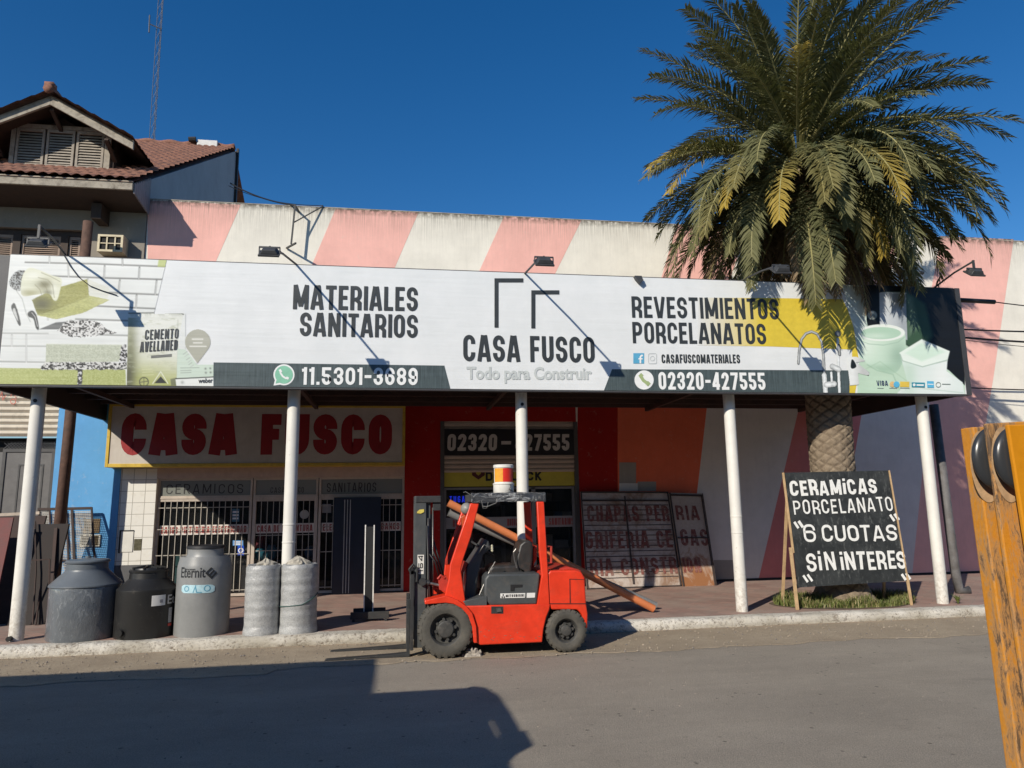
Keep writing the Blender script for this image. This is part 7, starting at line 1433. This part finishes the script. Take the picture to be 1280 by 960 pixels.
panel(pn, q1, m_pnl, [(0, 1, .985, 1), (0, .012, 0, 1), (.485, .5, .04, .95), (.0, 1, .895, .91), (.985, 1, 0, 1), (0, 1, 0, .012)], [('CHAPAS PER', .06, .97, .68, .85), ('GRIFERIA CE', .02, .97, .4, .58), ('RIA CONSTR', .05, .98, .13, .3)], W1, H1, 16)
pn2 = thing('painted_gate_panel', 'narrow rusty metal panel lettered RIA, right of and overlapping the wide CHAPAS panel', 'panel', (at(873, 730, Y=Yb0).x, Yb0-.05, SW))
panel(pn2, q2, m_pnl2, [(0, 1, .965, .985), (.0, .04, 0, 1), (.94, .965, 0, .98), (.06, 1, .5, .512), (.985, 1, 0, 1)], [('RIA', .12, .8, .7, .86), ('GAS', .15, .95, .42, .6), ('ION', .1, .62, .14, .3)], W2, H1, 0)
# ================================================================== SCRAP METAL at the left
m_maroon = pm('maroon_sheet_paint', (.14, .03, .028), .65, .4, 4, .3, dirt=.4, dirtc=(.05, .025, .02)); m_rsh = pm('dark_rusty_sheet', (.05, .03, .025), .8, .5, 5, .4); m_mesh = pm('galvanised_mesh', (.45, .43, .38), .5, .3, 9)
def slab(name, label, x0, x1, yb, yt, zt_, mat, th=.03, tilt=0):
    mb = MB(); mb.loft([(x0, yb, SW), (x1, yb, SW), (x1+tilt, yt, zt_), (x0+tilt, yt, zt_)], [(x0, yb+th, SW), (x1, yb+th, SW), (x1+tilt, yt+th, zt_), (x0+tilt, yt+th, zt_)]); return solid(mb, name, mat, label, 'metal sheet', bevel=.004)
xa = at(-40, 700, Y=13.6).x; xb2 = at(27, 700, Y=13.6).x
slab('metal_sheet', 'maroon painted metal sheet at the far left behind the first white post', xa, at(4, 700, Y=13.3).x, 13.1, 13.5, at(3, 647, Y=13.5).z, m_maroon)
slab('metal_sheet', 'large dark brown rusty sheet leaning behind the leftmost white post', xa, at(46, 700, Y=13.9).x, 13.5, 14.1, at(20, 645, Y=14.1).z, m_rsh, .05)
slab('metal_sheet', 'nearly black rusty sheet between the leftmost post and the wrapped tank', at(30, 700, Y=13.7).x, at(76, 700, Y=13.7).x, 13.3, 13.9, at(60, 655, Y=13.9).z, pm('black_rusty_sheet', (.025, .018, .016), .8, .5, 5, .4), .05)
mb = MB(); p, q = at(-10, 644, Y=14.15), at(50, 641, Y=14.15); mb.bar(p, q, .05, .05); solid(mb, 'wooden_batten', pm('pale_batten', (.5, .42, .34), .8, .3), 'pale batten lying along the top of the rusty sheets at far left', 'batten')
gm = thing('mesh_panel', 'upright metal mesh panel with brown frame leaning behind the wrapped tank', 'mesh panel', (at(85, 700, Y=15.7).x, 15.6, SW))
qm = quadmap(Vector((at(51, 770, Y=15.55).x, 15.55, SW)), Vector((at(122, 770, Y=15.55).x, 15.55, SW)), at(116, 634, Y=15.95), at(48, 635.5, Y=15.95))
mb = MB(); qbox(mb, qm, 0, .03, 0, 1, 0, .04); qbox(mb, qm, .97, 1, 0, 1, 0, .04); qbox(mb, qm, .031, .969, .975, 1, 0, .04); qbox(mb, qm, .5, .53, 0, .974, .001, .035); qbox(mb, qm, .6, .64, 0, .974, .001, .035); qbox(mb, qm, .2, .225, 0, .974, .001, .035); qbox(mb, qm, .031, .499, .45, .46, .001, .03); mb.build('frame', m_rsh, gm)
mb = MB(); n = 60
for i in range(n): v = .01+.96*i/n; qbox(mb, qm, .03, .97, v, v+.006, -.006, -.002)
for i in range(26): u = .03+.94*i/26; qbox(mb, qm, u, u+.004, .01, .97, -.0021, .001)
mb.build('mesh', m_mesh, gm)
for k, (x0, x1, yt, lab) in enumerate(((26, 40, 652, 'bent rusty rod leaning left of the mesh panel'), (52, 60, 660, 'dark steel angle bar leaning in front of the mesh panel'), (33, 44, 690, 'short rusty rod low beside the leftmost white post'))):
    p0 = Vector((at(x1, 790, Y=13.2).x, 13.2, SW+.015)); p1 = at(x0+18, yt, Y=13.85); mb = MB(); mb.tube([p0, p0.lerp(p1, .5)+Vector((.03, 0, 0)), p1], .014, 7) if k != 1 else mb.bar(p0, p1, .05, .02); solid(mb, 'steel_bar', m_rsh, lab, 'steel bar', 'scrap bars at the left end')
mb = MB(); mb.bar(at(30, 701, Y=13.25), at(62, 699, Y=13.25), .02, .02); mb.bar(at(62, 699, Y=13.25), (at(60, 790, Y=13.2).x, 13.2, SW), .02, .02); mb.bar(at(30, 701, Y=13.25), (at(28, 790, Y=13.2).x, 13.2, SW), .02, .02); solid(mb, 'wire_stand', m_rsh, 'low rusty wire stand in front of the dark sheets by the leftmost post', 'stand')
# ================================================================== YELLOW MACHINE FRAME close at the right
t = NT('chipped_yellow_paint'); n1 = t.noise(24, 9, .85, vec=t.map((1, 1, .22)), dist=.7); n2 = t.noise(5, 6, .75, vec=t.map((1, 1, .25))); n3 = t.noise(60, 4, .7)
f = t.math('ADD', t.math('MULTIPLY', n1, .7), t.math('MULTIPLY', n2, .4)); c = t.mix(t.ramp(n3, [(.3, 0), (.7, 1)]), (.52, .2, .012), (.62, .26, .025)); c = t.mix(t.ramp(f, [(.51, 0), (.56, .75)]), c, (.42, .25, .12)); c = t.mix(t.ramp(f, [(.565, 0), (.62, .9)]), c, (.075, .055, .04)); t.col(c).set(Roughness=.55); t.bump(f, .5, .004); m_yel = t.m
t = NT('clean_yellow_paint'); n1 = t.noise(9, 6, .75); n3 = t.noise(40, 4, .7); c = t.mix(t.ramp(n1, [(.3, 0), (.7, 1)]), (.56, .215, .004), (.66, .265, .008)); c = t.mix(t.ramp(n3, [(.68, 0), (.75, .7)]), c, (.3, .16, .05)); t.col(c).set(Roughness=.45); t.bump(n3, .12, .003); m_yel2 = t.m
t = NT('rubber_roller'); t.col((.035, .037, .04)).set(Roughness=.28); m_rub = t.m
t = NT('scuffed_recess'); n1 = t.noise(14, 6, .75); t.col(t.mix(t.ramp(n1, [(.4, 0), (.6, 1)]), (.38, .25, .14), (.55, .36, .2))).set(Roughness=.6); m_rec = t.m
yf = thing('yellow_machine_frame', 'weathered yellow steel frame of upright plates with black rollers, close at the right edge', 'machine frame', (2.9, 3.0, 0))
def yplate(pxt, pxb, pyt, Y, th, mat, wd, notch=True):
    """upright plate, its left edge from the photo at depth Y, cheek facing the camera"""
    t_, b_ = at(pxt, pyt, Y=Y+th), at(pxb, 960, Y=Y+th); d = (b_-t_)/(t_.z-b_.z); b2 = t_+d*(t_.z-.0); mb = MB()
    mb.prism([(b2.x, 0), (b2.x+wd, 0), (t_.x+wd, t_.z+.012), (t_.x, t_.z)], Y, Y+th); return mb.build('plate', mat, yf, bevel=.006), t_, b2
a1, t1, b1 = yplate(1200, 1257, 536, 3.00, .08, m_yel, .24)
a2, t2, b2 = yplate(1228, 1290, 530, 2.90, .022, m_yel, .22)
a3, t3, b3 = yplate(1255, 1322, 531.5, 2.80, .022, m_yel2, .5)
for (pxl, pyt, pyb, Y, Yr) in ((1213, 538, 628, 2.998, 2.955), (1240, 533, 628, 2.898, 2.855)):      # worn oval recess and roller in each plate
    c = at(pxl+18, (pyt+pyb)/2, Y=Y); rx = at(pxl+18, 560, Y=Y).x-at(pxl, 560, Y=Y).x; rz = (at(pxl, pyt, Y=Y).z-at(pxl, pyb, Y=Y).z)/2
    mb = MB(); mb.add([(c.x+rx*math.cos(a), Y-.002, c.z+rz*math.sin(a)) for a in [2*math.pi*i/48 for i in range(48)]], [tuple(range(48))]); mb.build('recess', m_rec, yf)
    c = at(pxl+31, 573, Y=Yr); rx = at(pxl+31, 560, Y=Yr).x-at(pxl+2.5, 560, Y=Yr).x; k = 1.22; mb = MB(); n = 48
    prof = [(0, .026), (.6, .026), (.82, .022), (.94, .013), (1.0, 0), (.94, -.013), (.82, -.022), (0, -.024)]; vs = []
    for r_q, h in prof[::-1]:
        for i in range(n): a = 2*math.pi*i/n; vs.append((c.x+rx*r_q*math.cos(a), Yr-h, c.z+rx*k*r_q*math.sin(a)))
    m_ = len(prof); mb.add(vs, [(j*n+i, j*n+(i+1) % n, (j+1)*n+(i+1) % n, (j+1)*n+i) for j in range(m_-1) for i in range(n)]); mb.build('roller', m_rub, yf, smooth=True)
mb = MB(); mb.box(b1.x+.1, b1.x+.9, 2.75, 3.12, 0, .12); mb.build('base', m_yel, yf, bevel=.01)
# ================================================================== LORRY parked behind and left of the camera (its shadow falls on the road)
kz = 1/math.tan(R_(SUN_EL)); 
def cast(sx, sy, h): return (sx-kz*h*math.sin(R_(SUN_AZ)), sy-kz*h*math.cos(R_(SUN_AZ)))
lr = thing('parked_lorry', 'box lorry parked on the near side of the street, out of view, shading the road', 'lorry', (-7, 3.8, 0)); m_lw = pm('lorry_white', (.6, .6, .58), .5, .1)
hb2 = 4.25; bx, by = cast(-.2, 10.1, hb2); mb = MB(); mb.box(bx-7, bx, by-2.6, by, .9, hb2); mb.build('cargo_box', m_lw, lr, bevel=.03)
hc2 = 3.1; cx2, cy2 = cast(1.04, 8.42, hc2); mb = MB(); mb.loft([(bx+.05, cy2, .5), (cx2, cy2, .5), (cx2+.0, cy2, 1.4), (cx2-.08, cy2, hc2-.1), (cx2-.16, cy2-.05, hc2), (bx+.05, cy2-.05, hc2)], [(bx+.05, cy2-2.6, .5), (cx2, cy2-2.6, .5), (cx2, cy2-2.6, 1.4), (cx2-.05, cy2-2.6, hc2-.1), (cx2-.12, cy2-2.55, hc2), (bx+.05, cy2-2.55, hc2)]); mb.build('cab', m_lw, lr, bevel=.06, seg=3)
mb = MB(); P = [cast(x, y, 2.95) for x, y in ((.7, 8.0), (.93, 7.85), (1.0, 7.4), (1.01, 6.8), (.99, 6.35), (.83, 6.0))]; mb.tube([(x, y, 2.95) for x, y in P], .07, 8); P4 = [cast(a_, b_, 2.95) for a_, b_ in ((.8, 7.15), (1.06, 7.15), (1.03, 7.9), (.93, 8.25), (.8, 8.35))]; mb.loft([(a_, b_, 2.9) for a_, b_ in P4], [(a_, b_, 3.0) for a_, b_ in P4]); x, y = cast(.97, 6.4, 2.95); mb.box(x-.07, x+.07, y-.2, y+.2, 2.7, 3.05); mb.build('mirror_bracket', m_blk, lr)
for x in (cx2-.8, bx-1.2, bx-5.6):
    for y in (cy2-.28, cy2-1.95): mb = MB(); mb.lathe((x, y, .48), [(.0, 0), (.46, 0), (.48, .03), (.48, .25), (.46, .28), (0, .28)], 28, axis='y'); mb.build('wheel', m_tyre, lr, smooth=True, auto=40)
mb = MB(); mb.box(bx-6.9, cx2-.3, cy2-1.6, cy2-.5, .5, .9); mb.build('chassis', m_blk, lr)
mb = MB(); mb.box(cx2-.02, cx2+.02, cy2-2.35, cy2-.25, 1.65, 2.6); mb.build('windscreen', m_glass, lr); mb = MB(); mb.box(cx2-1.5, cx2-.35, cy2-.02, cy2+.015, 1.6, 2.45); mb.build('side_window', m_glass, lr)
mb = MB(); mb.box(cx2-.1, cx2+.08, cy2-2.55, cy2-.05, .42, .75); mb.build('bumper', m_blk, lr, bevel=.03)
for y in (cy2-.4, cy2-2.2): mb = MB(); mb.lathe((cx2+.0, y, 1.05), [(0, -.16), (.13, -.15), (.14, .15), (0, .16)], 16, axis='y'); mb.build('headlight', m_lgl, lr, smooth=True)
# ================================================================== HOUSES ACROSS THE STREET (behind the camera; they bound the sky the street sees)
m_opp = [wall_mat('opposite_render_a', (.3, .27, .23), 0), wall_mat('opposite_render_b', (.33, .31, .28), 0)]
for i, (x0, x1, h, lab) in enumerate(((-44, -20, 8.2, 'plain rendered house across the street, farthest to the left'), (-19.9, 1, 7.4, 'plain rendered house across the street, behind the lorry'), (1.1, 20, 8.4, 'plain rendered house straight across from the palm'), (20.1, 44, 7.6, 'plain rendered house across the street, farthest to the right'))):
    oh = thing('street_house', lab, 'house', ((x0+x1)/2, -8, 0), 'houses across the street'); mb = MB(); mb.box(x0, x1, -16, -8, -.02, h); mb.build('wall', m_opp[i % 2], oh)
    mb = MB(); mb.box(x0-.1, x1+.1, -16.1, -7.85, h, h+.15); mb.build('roof', m_cem, oh)
    for k in range(4):
        x = x0+(x1-x0)*(k+.5)/4
        for z in (.9, 4.6):
            mb = MB(); frame_box(mb, x-.8, x+.8, z, z+1.5, .09, -7.99, -7.93); w_ = mb.build('window', m_brn, oh); mb = MB(); mb.box(x-.7, x+.7, -7.985, -7.975, z+.1, z+1.4); mb.build('pane', m_fglass, w_)
    mb = MB(); x = x0+(x1-x0)*.38; mb.box(x-.5, x+.5, -7.99, -7.94, 0, 2.1); mb.build('door', m_brn, oh)
